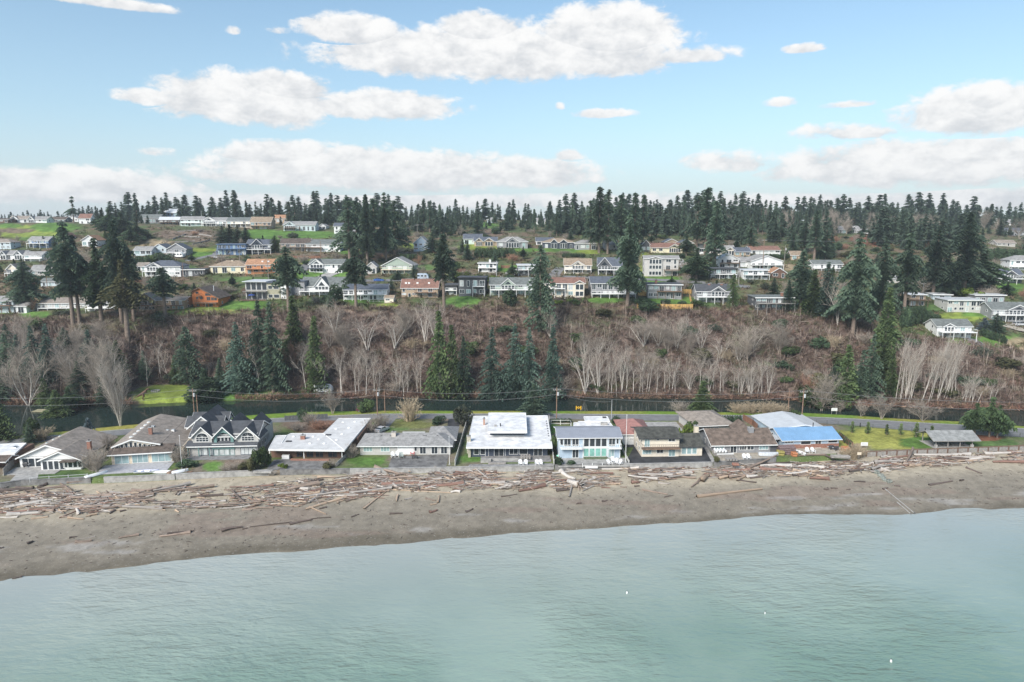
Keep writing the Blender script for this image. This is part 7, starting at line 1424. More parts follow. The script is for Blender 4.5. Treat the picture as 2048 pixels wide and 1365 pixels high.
Pq = [pole(390, 842, 777, 'tall pole with transformer behind the three-gable house', 0.0), pole(397, 842, 790, 'shorter wooden pole beside the transformer pole', 0.0, False, False), pole(755, 831, 776, 'reddish pole with transformer near the maroon car', 0.0), pole(770, 823, 777, 'leaning red-brown pole right of the transformer pole', 0.0, False, False),
      pole(1113, 840, 775, 'pole with transformer behind the white flat-roofed house', 0.0), pole(1223, 838, 800, 'slim pale service pole by the road', 0.0, False, False, GALV, .1), pole(1576, 826, 780, 'plain orange-brown pole on the lagoon verge', 0.0, False, False), pole(1603, 845, 779, 'pole with transformer behind the blue-roofed house', 0.0),
      pole(-160, 872, 790, 'pole beyond the left edge', 0.0), pole(2230, 880, 800, 'pole beyond the right edge', 0.0)]
def wire(a, b, sag, label, r=.035):
    a = Vector(a); b = Vector(b); pts = [a.lerp(b, i / 14) - Vector((0, 0, sag * 4 * (i / 14) * (1 - i / 14))) for i in range(15)]; o = MB(); o.tube([p - a for p in pts], r, 4); w = o.build('power_wire', WIREM); w.location = a; tag(w, label, 'wire')
for (i, j, nm) in ((8, 0, 'left of the three-gable house'), (0, 2, 'above the L-roofed house'), (2, 4, 'above the white flat-roofed house'), (4, 7, 'above the cream stucco house'), (7, 9, 'above the park lawn')):
    wire(Pq[i] + Vector((0, 0, .25)), Pq[j] + Vector((0, 0, .25)), 1.6, f'upper power wire spanning {nm}'); wire(Pq[i] - Vector((0, 0, 1.6)), Pq[j] - Vector((0, 0, 1.6)), 1.9, f'lower power wire spanning {nm}')
wire(Pq[4] - Vector((0, 0, 1)), Pq[5], 1.0, 'service wire from transformer pole to slim pale pole'); wire(Pq[2], Pq[3] - Vector((0, 0, 4)), .2, 'guy wire between the two reddish poles')
HP = [pole(*q, None, c, t, m, .16) for q, c, t, m in (((367, 560, 526, 'dark pole on the hill beside the white hip house'), False, False, None), ((480, 526, 493, 'pale hill pole above the cream-yellow house'), False, False, GREYWOOD), ((537, 562, 517, 'hill pole in front of the orange two-storey house'), False, False, GREYWOOD), ((642, 520, 482, 'dark hill pole by the white green-roofed house'), False, False, None), ((835, 474, 448, 'hill pole with crossarm left of dark firs'), True, False, GREYWOOD), ((1525, 540, 478, 'tall dark hill pole by the white low-gabled house'), True, False, None), ((1569, 522, 491, 'hill pole with lamp right of the low-gabled house'), False, True, GREYWOOD), ((1477, 572, 533, 'pale hill pole right of the dark balcony house'), False, True, GREYWOOD), ((1846, 588, 549, 'white hill pole beside the clipped hedge'), True, False, GALV), ((1808, 458, 416, 'tall white pole on the right crest'), True, False, GALV), ((993, 558, 522, 'pale hill pole right of small white house'), False, False, GALV), ((316, 446, 420, 'crest pole left of the blue tower house'), False, False, GALV), ((404, 448, 422, 'crest pole behind the mint house'), False, False, GALV), ((492, 450, 421, 'crest pole behind the cream ridge house'), False, False, GALV), ((95, 578, 552, 'pole behind the left firs'), False, False, None), ((1818, 632, 606, 'short post on the right bluff lawn'), False, False, GREYWOOD))]
wire(HP[5], Vector(HP[5]) + Vector((95, 10, 0)), .8, 'long wire across the right hillside', .05); wire(HP[4], HP[4] + Vector((-32, -30, -9)), .5, 'wire slanting down from the crossarm pole', .05); wire(HP[4] + Vector((.8, 0, 0)), HP[4] + Vector((-31, -30, -10.5)), .5, 'second wire slanting down from the crossarm pole', .05); wire(HP[4], HP[4] + Vector((40, 30, 3)), .5, 'wire rising right from the crossarm pole', .05)
def flagpole(u, vb, vt, label, r=.07):
    p = atz(u, vb, 0); h = atY(u, vt, p.y).z; o = empty('flagpole', p); tag(o, label, 'flagpole'); MB().tube([(0, 0, -.3), (0, 0, h)], [r, r * .6], 8).build('shaft', TRIM, o); MB().tube([(0, 0, h), (0, 0, h + .16)], [.11, .05], 8).build('finial', TRIM, o); MB().box(-.2, .2, -.2, .2, -.2, .25).build('footing', CONC, o)
flagpole(1251, 927, 831, 'tall white flagpole on the seawall beside the light blue house'); flagpole(364, 937, 872, 'slim white flagpole by the cream wide-gable house', .06); flagpole(899, 930, 874, 'short white pole right of the grey hip-roofed house', .06)

# ---------------------------------------------------------------- vehicles, boats
def car(u, v, rz, body, label, z=None, kind='suv', s=1.0):
    p = atz(u, v, z) if z is not None else hit(u, v); o = empty('parked_car', p, rz); tag(o, label, 'car'); o.scale = (s, s, s)
    top = 1.7 if kind == 'suv' else 1.45; L = 2.3
    prof = [(-L, .35), (-L, .95), (-L + .08, 1.05), (-.9 if kind != 'suv' else -2.1, 1.08), (1.0, 1.0), (L - .15, .85), (L, .6), (L, .35)]
    MB().prism(prof, -.9, .9, 'y').build('body', body, o)
    cab = [(-2.15 if kind == 'suv' else -1.7, 1.06), (-1.95 if kind == 'suv' else -1.1, top), (.35, top), (1.05, 1.0)]
    g = MB().prism([(x * .97, min(z_, top - .06)) for x, z_ in cab], -.8, .8, 'y').build('window_band', GL, o); MB().prism([(cab[1][0] - .05, top - .08), (cab[1][0], top), (.3, top), (.42, top - .08)], -.78, .78, 'y').build('roof_panel', body, o)
    for x in (-.55, -1.95 if kind == 'suv' else -1.2): MB().bar((x, -.82, 1.04), (x + .04, -.8, top - .05), .09).bar((x, .82, 1.04), (x + .04, .8, top - .05), .09).build('pillar', body, o)
    for x in (-1.4, 1.4):
        for y in (-.88, .72): w = MB().tube([(x, y, .34), (x, y + .16, .34)], .34, 14).build('wheel', DTRIM, o); MB().tube([(x, y - .01, .34), (x, y + .17, .34)], .19, 10).build('rim', GALV, w)
    for y in (-.62, .62): MB().box(L - .04, L + .02, y - .18, y + .18, .62, .78).build('headlight', TRIM, o); MB().box(-L - .02, -L + .03, y - .14, y + .14, .8, 1.0).build('tail_light', RED, o)
car(728, 823, R(2), mat('maroon_paint', (.10, .025, .045), .3, .05, 2, coat=.6), 'maroon sport utility car parked on the lagoon verge', 0.0); car(764, 863, R(62), mat('silver_paint', (.55, .56, .58), .3, .05, 2, coat=.6), 'silver car parked on the drive behind the hip-roofed house', 0.0, 'sedan'); car(758, 563, R(3), mat('blue_paint', (.05, .13, .40), .3, .05, 2, coat=.6), 'blue car parked below the sage green house', None, 'sedan'); car(536, 776, R(8), mat('black_paint', (.02, .02, .024), .3, .05, 2, coat=.6), 'dark car under the bare birch beyond the lagoon', None)
car(432, 517, R(-4), mat('silver_paint'), 'pale car on the hillside lane', None, 'sedan', .9); car(2038, 652, R(5), mat('silver_paint'), 'pale car at right edge drive', None)
def rv(u, v, label, L=6.0, m=WHITE):
    p = hit(u, v); o = empty('camper_van', p, R(-6)); tag(o, label, 'camper'); MB().prism([(-L / 2, .5), (-L / 2, 2.9), (L / 2 - 1.2, 2.9), (L / 2 - .3, 2.2), (L / 2, 1.4), (L / 2, .5)], -1.1, 1.1, 'y').build('body', m, o)
    for x in (-1.8, 1.8): MB().tube([(x, -1.12, .4), (x, 1.12, .4)], .4, 12).build('wheel', DTRIM, o)
    for x in (-2.0, -.4, 1.2): MB().box(x - .5, x + .5, -1.13, -1.1, 1.5, 2.2).build('window', GL, o)
rv(648, 786, 'white camper half hidden behind bare alders'); rv(847, 560, 'silver-blue covered trailer below the lone fir', 5.0, mat('silver_blue_cover', (.42, .50, .60), .5, .15, 2)); rv(360, 516, 'small white van beside the grey-green gable house', 4.4)
def boat(u, v, rz, L, W_, h, m, label, inner=None, upside=False, z=0.0, cat='boat'):
    """clinker-like hull lofted from stations"""
    p = atz(u, v, z); p.z += .06; o = empty('boat', p, rz); tag(o, label, cat, 'small craft above the seawall'); V = []; st = 9; cr = 7
    for i in range(st):
        x = i / (st - 1); w = W_ / 2 * (min(1, .72 + x * .9) if x < .35 else math.cos((x - .35) / .65 * math.pi / 2) ** .7 if x < 1 else .02); w = max(w, .03); sh = h * (1 + .35 * x * x)
        for j in range(cr): t = math.pi * j / (cr - 1); V.append(((x - .5) * L, -w * math.cos(t), sh * (1 - math.sin(t) ** .8)))
    Fc = [(i * cr + j, (i + 1) * cr + j, (i + 1) * cr + j + 1, i * cr + j + 1) for i in range(st - 1) for j in range(cr - 1)] + [tuple(range(cr))]
    if upside: V = [(x, -y, h * 1.05 - z_ * .9) for x, y, z_ in V]
    mb = MB(); mb.add(V, Fc); mb.build('hull', m, o, True)
    if not upside:
        for x in (-.2, .12): MB().box(x * L - .1, x * L + .1, -W_ * .42, W_ * .42, h * .72, h * .8).build('thwart', inner or WOOD, o)
        g = MB(); 
        for sgn in (0, cr - 1): g.tube([V[i * cr + sgn] for i in range(st)], .035, 5)
        g.build('gunwale', inner or WOOD, o)
WB = mat('white_hull', (.75, .76, .77), .35, .08, 2, coat=.3)
boat(193, 951, R(55), 5.0, 1.3, .5, WB, 'white upturned dinghy beside orange boards left of the deck', upside=True); boat(294, 947, R(3), 5.6, 1.5, .55, WB, 'white skiff with blue cover lying on the seawall', mat('blue_canvas')); boat(324, 946, R(0), 4.6, 1.4, .55, WB, 'white upturned skiff right of the blue-covered one', upside=True); boat(346, 946, R(70), 2.8, 1.5, .6, WOOD, 'brown upturned dinghy between the white boats', upside=True); boat(360, 945, R(35), 3.6, 1.4, .55, WB, 'white upturned dinghy below the slim flagpole', upside=True)
boat(1597, 908, R(118), 4.2, 1.5, .6, WB, 'white rowing boat in front of the blue-roofed house')
boat(1537, 912, R(0), 5.0, 1.6, .9, mat('silver_tarp', (.50, .52, .54), .6, .2, 3), 'boat under silver and white tarp beside the grey rancher', upside=True)
def board(u, v, rz, L, m, label, tilt=0.0, h=0.3):
    p = atz(u, v, 0); o = empty('paddle_board', p + Vector((0, 0, h)), rz); o.rotation_euler = (tilt, 0, rz); tag(o, label, 'paddleboard'); n = 16
    out = [(L / 2 * math.cos(2 * math.pi * k / n), .40 * math.sin(2 * math.pi * k / n)) for k in range(n)]; MB().prism(out, -.06, .06, 'z').build('deck_board', m, o); MB().prism([(-.1 - L / 2 + .1, -.02), (-L / 2 + .5, -.02), (-L / 2 + .2, .02)], -.3, -.06, 'z').build('fin', DTRIM, o)
board(1127, 916, R(2), 3.6, mat('mint_board', (.30, .68, .52), .4, .05), 'mint green paddleboard leaning below the light blue house', R(70), .55); board(1312, 912, R(0), 1.6, mat('blue_ring', (.06, .30, .60), .5, .1), 'blue inflatable ring on the dark patio')

# ---------------------------------------------------------------- garden furniture
ADW = mat('white_chair_paint', (.78, .78, .78), .6, .05); ADR = mat('red_chair_paint', (.55, .03, .03), .5, .08)
def chair(u, v, rz, m, label, z=0.0, group='white garden chairs'):
    p = atz(u, v, z); o = empty('garden_chair', p, rz); o.scale = (1.25,) * 3; tag(o, label, 'chair', group)
    MB().add([(-.28, -.35, .38), (.28, -.35, .38), (.28, .25, .26), (-.28, .25, .26), (-.28, -.35, .34), (.28, -.35, .34), (.28, .25, .22), (-.28, .25, .22)], [(0, 1, 2, 3), (7, 6, 5, 4), (0, 4, 5, 1), (1, 5, 6, 2), (2, 6, 7, 3), (3, 7, 4, 0)]).build('seat', m, o)
    for k in range(5): x = -.24 + k * .12; MB().bar((x, .2, .26), (x * 1.25, .62, 1.05 - abs(k - 2) * .07), .105, .03).build('back_slat', m, o)
    for x in (-.36, .36): MB().box(x - .07, x + .07, -.42, .38, .55, .58).build('arm', m, o); MB().box(x - .03, x + .03, -.36, -.27, 0, .55).build('leg', m, o); MB().bar((x, .0, .3), (x, .5, 0), .06, .09).build('leg', m, o)
for i, (u, v) in enumerate(((1041, 931), (1051, 931), (1074, 931), (1081, 931))): chair(u, v, R(rl.uniform(-10, 10)), ADW, f'white slatted garden chair on the seawall of the flat-roofed house, {ORD[i]} from left')
for i, (u, v, a) in enumerate(((1219, 930, 30), (1226, 925, 5), (1232, 928, -20), (1238, 930, -50))): chair(u, v, R(a), ADW, f'white slatted garden chair beside the flagpole, {ORD[i]} from left')
for i, (u, v, a) in enumerate(((786, 915, 20), (794, 914, 0))): chair(u, v, R(a), ADW, ['white garden chair on the hip-roofed house patio, left one', 'white garden chair on the hip-roofed house patio, right one'][i])
chair(825, 910, 0, ADR, 'bright red garden chair on the hip-roofed house patio'); chair(803, 916, R(10), mat('grey_green_chair', (.30, .35, .33), .6, .1), 'grey-green garden chair beside the white pair')
for i, (u, v) in enumerate(((1614, 906), (1626, 906))): chair(u, v, R(-15 + 20 * i), ADW, ['white chair in front of the blue-roofed house, left one', 'white chair in front of the blue-roofed house, right one'][i])
for i, u in enumerate((413, 421)): chair(u, 907, 0, mat('tan_chair', (.42, .33, .25), .7, .1), ['tan lounge chair on the three-gable porch, left one', 'tan lounge chair on the three-gable porch, right one'][i])
for i, (u, v) in enumerate(((1489, 919), (1497, 919))): chair(u, v, 0, ADW, ['small white chair on the rancher seawall, left one', 'small white chair on the rancher seawall, right one'][i])
def table(u, v, L, W_, m, label, z=0.0, chairs=0, h=.74):
    p = atz(u, v, z); p.z = z; o = empty('outdoor_table', p); tag(o, label, 'table'); MB().box(-L / 2, L / 2, -W_ / 2, W_ / 2, h - .06, h).build('table_top', m, o)
    for x in (-L / 2 + .12, L / 2 - .12):
        for y in (-W_ / 2 + .12, W_ / 2 - .12): MB().box(x - .05, x + .05, y - .05, y + .05, 0, h - .06).build('leg', m, o)
    for k in range(chairs):
        for s in (-1, 1): x = -L / 2 + (k + .5) * L / chairs; c = MB().box(x - .22, x + .22, s * (W_ / 2 + .25) - .22, s * (W_ / 2 + .25) + .22, .4, .46).build('bench_seat', m, o); MB().box(x - .22, x + .22, s * (W_ / 2 + .46) - .02, s * (W_ / 2 + .46) + .02, .46, .95).build('seat_back', m, c)
table(1051, 919, 2.6, 1.1, GREYWOOD, 'long grey dining table with chairs on the flat-roofed house terrace', .2, 4); table(1462, 923, 2.8, 1.0, GREYWOOD, 'grey picnic table set near the rancher seawall', 0.0, 4); table(1440, 906, 3.0, .9, TRIM, 'white table set on the raised rancher deck', .92, 4); table(400, 906, 2.0, 1.0, SN, 'dark blue table on the three-gable porch', .06, 2); table(830, 918, 1.4, .9, DTRIM, 'dark patio table near the red chair', 0.0)
def grill(u, v, label, z=0.0, s=1.0):
    p = atz(u, v, z); o = empty('barbecue_grill', p); o.scale = (s,) * 3; tag(o, label, 'grill'); MB().box(-.55, .55, -.3, .3, .35, .85).build('cabinet', DTRIM, o); MB().tube([(-.55, 0, .9), (.55, 0, .9)], .32, 12).build('lid', DTRIM, o)
    for x in (-.45, .45): MB().box(x - .04, x + .04, -.25, .25, 0, .35).build('leg', GALV, o)
    for x in (-.8, .8): MB().box(x - .22, x + .22, -.25, .25, .8, .84).build('side_shelf', GALV, o)
grill(1233, 914, 'black covered grill at right of the light blue house'); grill(1141, 910, 'small black grill near the mint paddleboard', 0, .8); grill(121, 938, 'tall black covered grill before the twin-gable house', .1, 1.2); grill(52, 935, 'black grill on the left terrace of the twin-gable house', .1); grill(1662, 900, 'black grill below the right window of the blue-roofed house'); grill(1672, 902, 'silver grey grill beside the black one')
def stack(u, v, n, m, label, s=(1.6, .7, .4), cat='woodpile', z=0.0):
    p = atz(u, v, z); o = empty('wood_stack', p, R(-5)); tag(o, label, cat); r = random.Random(int(u))
    for k in range(n):
        for j in range(3): MB().tube([(-s[0] / 2 + r.uniform(-.1, .1), j * s[1] - .6, .2 + k * s[2]), (s[0] / 2 + r.uniform(-.1, .1), j * s[1] - .6, .2 + k * s[2])], s[2] * .55, 7).build('log', m, o)
stack(1573, 908, 4, mat('purple_brown_bundles', (.17, .12, .12), .85, .35, 3), 'stack of dark bundled logs between rancher and blue-roofed house', (4.0, .8, .5)); stack(1560, 910, 2, mat('yellow_tarp', (.28, .24, .07), .7, .3, 3), 'low pile under yellow-green cover left of the log stack', (1.6, .6, .6), 'pile'); stack(1588, 912, 2, mat('orange_buoys', (.42, .17, .075), .6, .2, 3), 'heap of orange floats right of the log stack', (1.2, .5, .5), 'floats'); stack(1690, 903, 2, mat('orange_buoys'), 'orange box pile near the side fence', (1.6, .5, .7), 'boxes'); stack(1680, 916, 2, GREYWOOD, 'weathered grey plank pile at the beach edge', (4.5, .5, .3)); stack(1470, 930, 1, BRICK, 'low reddish rubble heap on the seawall', (1.4, .4, .5), 'rubble')

# ---------------------------------------------------------------- fences, signs and other small things
def fence(pts, h, m, label, z=0.0, step=2.4, board=True, rails=2, ter=False, brd=.3, seg=None):
    P = [hit(u, v) if ter else atz(u, v, z) for u, v in pts]; o = empty('fence', P[0]); tag(o, label, 'fence'); O = P[0]
    for a, b in zip(P[:-1], P[1:]):
        L = (b - a).length; n = max(1, int(round(L / step)))
        for i in range(n + 1): q = a.lerp(b, i / n) - O; MB().box(q.x - .07, q.x + .07, q.y - .07, q.y + .07, q.z - .4, q.z + h + .08).build('post', m, o)
        if board:
            k = max(1, int(L / brd)); d = (b - a) / k
            me = None
            for i in range(k):
                q0 = a + d * (i + .04) - O; q1 = a + d * (i + .96) - O; hh = h - .04 * ((i * 7) % 3); mb = MB(); nn = Vector((-d.y, d.x, 0)).normalized() * .025
                mb.add([q0 - nn, q1 - nn, q1 + nn, q0 + nn] + [p + Vector((0, 0, hh)) for p in (q0 - nn, q1 - nn, q1 + nn, q0 + nn)], [(0, 3, 2, 1), (4, 5, 6, 7), (0, 1, 5, 4), (1, 2, 6, 5), (2, 3, 7, 6), (3, 0, 4, 7)]); mb.build('board', m, o)
        for i in range(rails): zz = h * (.25 + .7 * i / max(1, rails - 1)); nn = Vector((-(b - a).y, (b - a).x, 0)).normalized() * .07; MB().bar(a - O + Vector((0, 0, zz)) + nn, b - O + Vector((0, 0, zz)) + nn, .06, .1).build('rail', m, o)
FW = mat('pale_fence_boards', (.55, .54, .51), .85, .2, 1.5, rand=.06); FY = mat('new_cedar_boards', (.55, .34, .12), .8, .2, 1.5, rand=.1); FB = mat('red_brown_boards', (.23, .115, .075), .85, .25, 1.5, rand=.1)
fence([(910, 932), (918, 905), (937, 838)], 1.5, FW, 'pale board fence left of the white flat-roofed house', brd=.9); fence([(1108, 931), (1103, 893), (1098, 840)], 1.5, FW, 'pale board fence between flat-roofed and light blue houses', brd=.9)
fence([(1102, 850), (1140, 850), (1142, 856)], 1.4, TRIM, 'white rail fence behind the light blue house', board=False, rails=2); fence([(1258, 928), (1240, 892)], .9, FW, 'low pale fence by the flagpole', brd=.9); fence([(1486, 840), (1506, 852), (1514, 860)], 1.7, FB, 'left red-brown board fence by the hedge', brd=.6); fence([(1518, 845), (1536, 860)], 1.7, FB, 'right red-brown board fence by the drive', brd=.6)
fence([(1679, 878), (1705, 898)], 1.6, FB, 'dark red-brown fence right of the blue-roofed house', brd=.6); fence([(8, 952), (28, 930)], 1.7, GREYWOOD, 'weathered fence left of the twin-gable house', brd=.6); fence([(1632, 848), (1720, 855), (1850, 866), (1910, 871), (1990, 872), (2090, 878)], 1.2, mat('dark_steel_fence', (.12, .13, .13), .6, .1), 'dark wire fence along the road side of the park', board=False, rails=3, step=3.0)
fence([(1274, 617), (1330, 618), (1386, 618)], 1.8, FY, 'new yellow board fence on the bluff edge', ter=True, brd=.8); fence([(1386, 618), (1379, 598)], 1.8, FY, 'yellow board fence up the side of the bluff lawn', ter=True, brd=.8); fence([(1276, 592), (1292, 592)], 1.9, FY, 'short yellow fence left of the grey flat-roofed house', ter=True, brd=.8); fence([(1363, 588), (1382, 588)], 1.9, FY, 'short yellow fence right of the grey flat-roofed house', ter=True, brd=.8); fence([(585, 517), (640, 517)], 1.3, FB, 'brown wall-like fence above the white navy-balcony house', ter=True, brd=1.2); fence([(1002, 537), (1020, 537)], 1.4, FB, 'brown fence above the sloping lawn', ter=True, brd=.8)
fence([(735, 604), (770, 604)], .9, FW, 'low pale rail on the lawn of the long white house', ter=True, board=False)
fence([(175, 955), (60, 962)], .8, mat('thin_wire', (.45, .46, .46), .5, .1), 'thin wire fence along the twin-gable seawall', board=False, rails=2, step=3.5); fence([(570, 842), (655, 838)], 1.5, SDG, 'dark board fence along the road by the L-roofed house', brd=.9); fence([(672, 934), (702, 906)], .9, CONC, 'low concrete divider left of the hip-roofed lawn', brd=1.2); fence([(1165, 932), (1244, 930)], .5, TRIM, 'low white rail on the light blue house seawall', board=False, rails=1)
def sign(u, v, w, h, m, label, z=0.0, posts=2, leg=1.0, stripes=False):
    p = atz(u, v, z); o = empty('sign', p); tag(o, label, 'sign'); MB().box(-w / 2, w / 2, -.03, .03, leg, leg + h).build('panel', m, o)
    for x in ([-w * .4, w * .4] if posts == 2 else [0]): MB().box(x - .05, x + .05, .03, .12, -.2, leg + h * .9).build('post', GREYWOOD, o)
    return o
YEL = mat('yellow_sign', (.75, .42, .02), .6, .1); s_ = sign(1157, 823, 1.7, .2, YEL, 'yellow road barrier with diamond sign on the lagoon verge', leg=1.1)
for x in (-.7, .7): MB().box(x - .16, x + .16, -.06, -.035, .5, 1.7).build('barrier_board', YEL, s_)
MB().prism([(0, .75), (.45, 1.2), (0, 1.65), (-.45, 1.2)], -.12, -.07, 'y').build('diamond', YEL, s_); MB().prism([(0, 1.0), (.2, 1.2), (0, 1.4), (-.2, 1.2)], -.135, -.122, 'y').build('symbol', DTRIM, s_)
s_ = sign(1668, 828, 1.8, .9, TRIM, 'white notice sign on the lagoon verge', leg=.9)
for k in range(3): MB().box(-.7, .7, -.045, -.032, 1.1 + k * .22, 1.17 + k * .22).build('text_line', GALV, s_)
s_ = sign(1728, 897, 1.8, .9, TRIM, 'white notice sign at the corner of the park lawn', leg=.7)
for k in range(3): MB().box(-.7, .7, -.045, -.032, .9 + k * .22, .97 + k * .22).build('text_line', GALV, s_)
sign(1718, 915, 1.0, .7, CREAM, 'small cream sign among dead shrubs', posts=1, leg=.6); sign(1183, 937, 3.0, .55, TRIM, 'white board leaning on the light blue house seawall', z=-.6, leg=.0)
def dino():
    p = hit(288, 800); o = empty('dinosaur_sculpture', p, R(10)); tag(o, 'rusty brown dinosaur sculpture standing on the lagoon lawn', 'sculpture'); m = mat('rusted_metal', (.12, .065, .04), .7, .4, 3)
    MB().tube([(-3.2, 0, .9), (-2.2, 0, 1.0), (-1.0, 0, 1.7), (0, 0, 2.3), (.7, 0, 2.9), (1.1, 0, 3.5)], [.04, .14, .34, .5, .38, .2], 9).build('body', m, o, True); MB().tube([(1.0, 0, 3.45), (1.5, 0, 3.6), (2.1, 0, 3.45)], [.2, .3, .12], 8).build('head', m, o, True)
    for y in (-.3, .3): MB().tube([(-.2, y, 2.0), (.1, y, 1.1), (-.4, y, .6), (-.1, y, .05), (.25, y, .02)], [.3, .18, .12, .1, .08], 7).build('leg', m, o, True); MB().tube([(.6, y, 2.7), (1.0, y, 2.3), (1.25, y, 2.4)], [.09, .07, .04], 6).build('arm', m, o)
dino()
def fire_ring():
    p = hit(311, 783); o = empty('fire_pit', p); tag(o, 'stone fire ring on the lagoon lawn', 'fire pit')
    for k in range(12): a = k * math.pi / 6; MB().box(math.cos(a) * 1.2 - .22, math.cos(a) * 1.2 + .22, math.sin(a) * 1.2 - .2, math.sin(a) * 1.2 + .2, 0, .38).build('stone', CONC, o)
fire_ring()
def dock(u, v, L, W_, label, rz=0.0):
    p = atz(u, v, LAG_Z); o = empty('floating_dock', p, rz); tag(o, label, 'dock'); MB().box(-L / 2, L / 2, -W_ / 2, W_ / 2, .12, .3).build('dock_deck', mat('mossy_planks', (.33, .30, .19), .9, .3, 2), o)
    for x in (-L * .35, L * .35): MB().box(x - .5, x + .5, -W_ / 2 + .1, W_ / 2 - .1, -.3, .12).build('float', DTRIM, o)
    MB().box(L / 2, L / 2 + 4, -.4, .4, .2, .32).build('gangway', GREYWOOD, o)
dock(83, 823, 4.2, 3.0, 'mossy floating dock on the left of the lagoon'); boat(95, 812, R(2), 4.6, 1.4, .4, WB, 'white rowing boat moored behind the floating dock', z=LAG_Z); boat(165, 797, R(-8), 3.6, 1.3, .5, WB, 'white dinghy on the far lagoon bank', z=.8, upside=True)
def ramp():
    p = hit(541, 952); q = atz(548, 943, .2); o = empty('beach_ramp', q); tag(o, 'grey wooden beach ramp below the L-roofed house', 'ramp'); d = p - q; s = Vector((.75, 0, 0)); MB().add([-s, s, d + s + Vector((0, 0, .1)), d - s + Vector((0, 0, .1))] + [x + Vector((0, 0, .14)) for x in (-s, s, d + s + Vector((0, 0, .1)), d - s + Vector((0, 0, .1)))], [(0, 3, 2, 1), (4, 5, 6, 7), (0, 1, 5, 4), (1, 2, 6, 5), (2, 3, 7, 6), (3, 0, 4, 7)]).build('ramp_deck', GREYWOOD, o)
    for x in (-.7, .7): MB().bar(Vector((x, 0, .15)), d + Vector((x, 0, .25)), .1, .12).build('side_rail', WOOD, o)
    p = atz(530, 943, .1); o = empty('landing_platform', p); tag(o, 'pale landing slab left of the beach ramp', 'platform'); MB().box(-2.6, 1.6, -.5, .8, -.3, .12).build('slab', CONC, o)
    p = hit(375, 955); o = empty('beach_stairs', p); tag(o, 'short brown wooden stairs down the seawall by the flagpole', 'stairs')
    for k in range(5): MB().box(-.7, .7, k * .3, k * .3 + .3, k * .24 - .2, k * .24).build('step', WOOD, o)
    for x in (-.75, .75): MB().bar((x, 0, .8), (x, 1.5, 2.0), .07, .09).build('handrail', WOOD, o)
ramp()
for i, (u, v, lab) in enumerate(((1254, 1187, 'small white float on the water near the middle'), (1782, 1324, 'small white float on the water at lower right'), (1530, 1228, 'tiny white float right of centre on the water'))):
    p = atz(u, v, SEA_Z); o = empty('mooring_float', p); tag(o, lab, 'float'); r_ = .15 if i < 2 else .08; MB().tube([(0, 0, -.25), (0, 0, 0), (0, 0, .22), (0, 0, .36)], [r_ * .5, r_, r_ * .9, r_ * .3], 10).build('ball', TRIM, o, True); MB().tube([(0, 0, .34), (0, 0, .5)], .05, 6).build('eye', DTRIM, o)
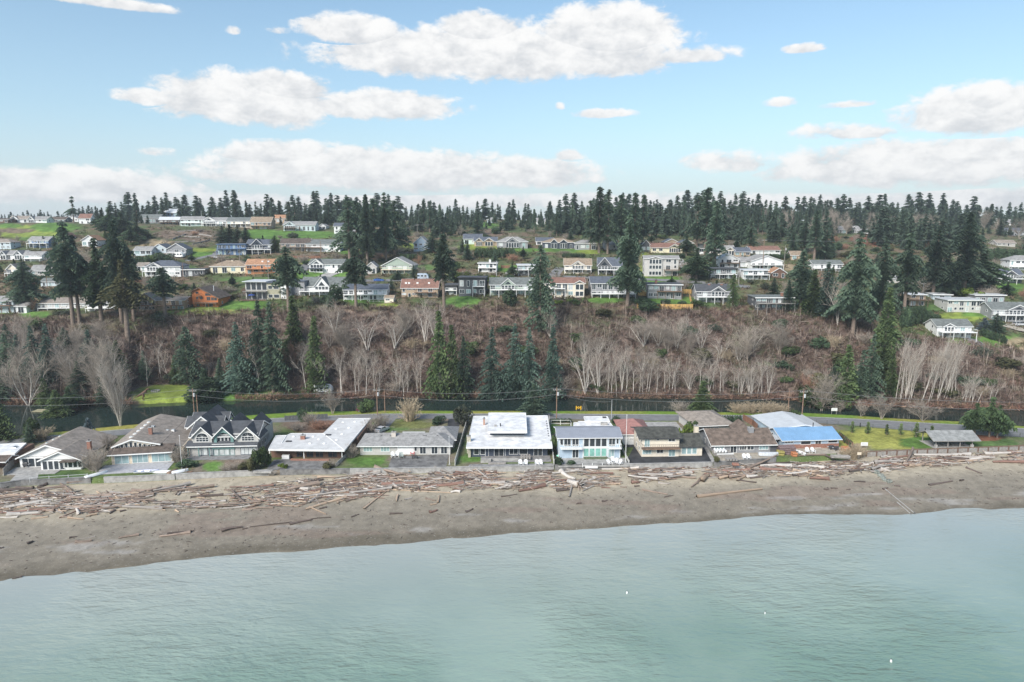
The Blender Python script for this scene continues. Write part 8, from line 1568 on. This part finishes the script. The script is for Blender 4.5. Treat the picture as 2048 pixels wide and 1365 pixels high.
# lanes and drives on the hill, draped on the ground
def lane(name, pts, w, m, lift=.14):
    V = []; P = []
    for (a, b) in zip(pts[:-1], pts[1:]):
        for i in range(6): f = i / 6; P.append(hit(a[0] + (b[0] - a[0]) * f, a[1] + (b[1] - a[1]) * f))
    P.append(hit(*pts[-1]))
    for i, p in enumerate(P):
        d = P[min(i + 1, len(P) - 1)] - P[max(i - 1, 0)]; n = Vector((-d.y, d.x, 0)).normalized() * w / 2
        for q in (p - n, p + n): V.append((q.x, q.y, max(gz(q.x, q.y), p.z - .3) + lift))
    o = link(name, mesh_py(name, V, [(2 * i, 2 * i + 1, 2 * i + 3, 2 * i + 2) for i in range(len(P) - 1)], m)); tag(o, kind='structure')
    if o.data.polygons[0].normal.z < 0: o.data.flip_normals()
lane('lane', [(372, 522), (400, 517), (432, 510), (446, 498)], 5.0, ASPH); lane('driveway', [(646, 556), (660, 549), (672, 546)], 6.0, CONC); lane('driveway', [(600, 546), (612, 532), (622, 526)], 4.5, ASPH); lane('driveway', [(1010, 556), (1024, 546), (1034, 538)], 6, CONC); lane('driveway', [(1104, 556), (1114, 543), (1122, 536)], 5, ASPH); lane('driveway', [(1376, 545), (1366, 530), (1355, 518)], 5, CONC); lane('driveway', [(1942, 678), (1952, 688), (1968, 690)], 4, ASPH); lane('driveway', [(2010, 650), (2040, 660), (2080, 664)], 6, mat('sandy_concrete')); lane('lane', [(640, 561), (700, 563), (760, 562), (850, 560), (960, 562)], 4.5, ASPH); lane('lane', [(1080, 553), (1180, 556), (1300, 560), (1400, 566), (1500, 575)], 4.5, ASPH)
for i, (u0, v0, u1, v1) in enumerate(((345, 480, 372, 470), (350, 486, 390, 484), (360, 474, 400, 476), (385, 490, 420, 482), (355, 465, 392, 462), (398, 470, 424, 474))):
    a, b = hit(u0, v0), hit(u1, v1); o = empty('retaining_wall', a); tag(o, f'low timber terrace wall on the brown slope, {ORD[i]} from left', 'wall', 'terrace walls on the brown slope'); d = b - a
    for k in range(3): MB().bar(Vector((0, 0, .15 + k * .28)), d + Vector((0, 0, .15 + k * .28)), .25, .26).build('timber', GREYWOOD, o)
# ---------------------------------------------------------------- the air: thin pale haze over land and sea
def haze(dens):
    m = bpy.data.materials.new('haze_air'); m.use_nodes = True; t = m.node_tree; t.nodes.clear(); out = t.nodes.new('ShaderNodeOutputMaterial'); v = t.nodes.new('ShaderNodeVolumePrincipled')
    v.inputs['Color'].default_value = (.80, .88, .96, 1); v.inputs['Density'].default_value = dens; v.inputs['Anisotropy'].default_value = .1; t.links.new(v.outputs[0], out.inputs['Volume'])
    tag(MB().box(-2400, 2400, -950, 1600, -7.5, 125).build('haze', m), 'thin pale haze in the air', 'haze', kind='stuff')
haze(.00017)
# ---------------------------------------------------------------- labels: kind, side of the nearest landmark, order from the left
def finish_labels():
    cells = {}
    for o, ph, u, v in PENDING:
        lm, lu, lv = min(LANDMARKS, key=lambda q: math.hypot((q[1] - u) * .8, q[2] - v))
        du, dv = u - lu, v - lv
        rel = ('left of' if du < 0 else 'right of') if abs(du) > abs(dv) * 1.1 else ('behind' if dv < 0 else 'below')
        cells.setdefault((ph, rel, lm), []).append((u, o))
    for (ph, rel, lm), L in cells.items():
        L.sort(key=lambda q: q[0])
        for i, (u, o) in enumerate(L):
            s = f'{ph} {rel} the {lm}'
            if len(L) > 1: s += ', leftmost' if i == 0 else ', rightmost' if i == len(L) - 1 else f', {ORD[i]} from left' if i < len(ORD) else ''
            o['label'] = s
finish_labels()
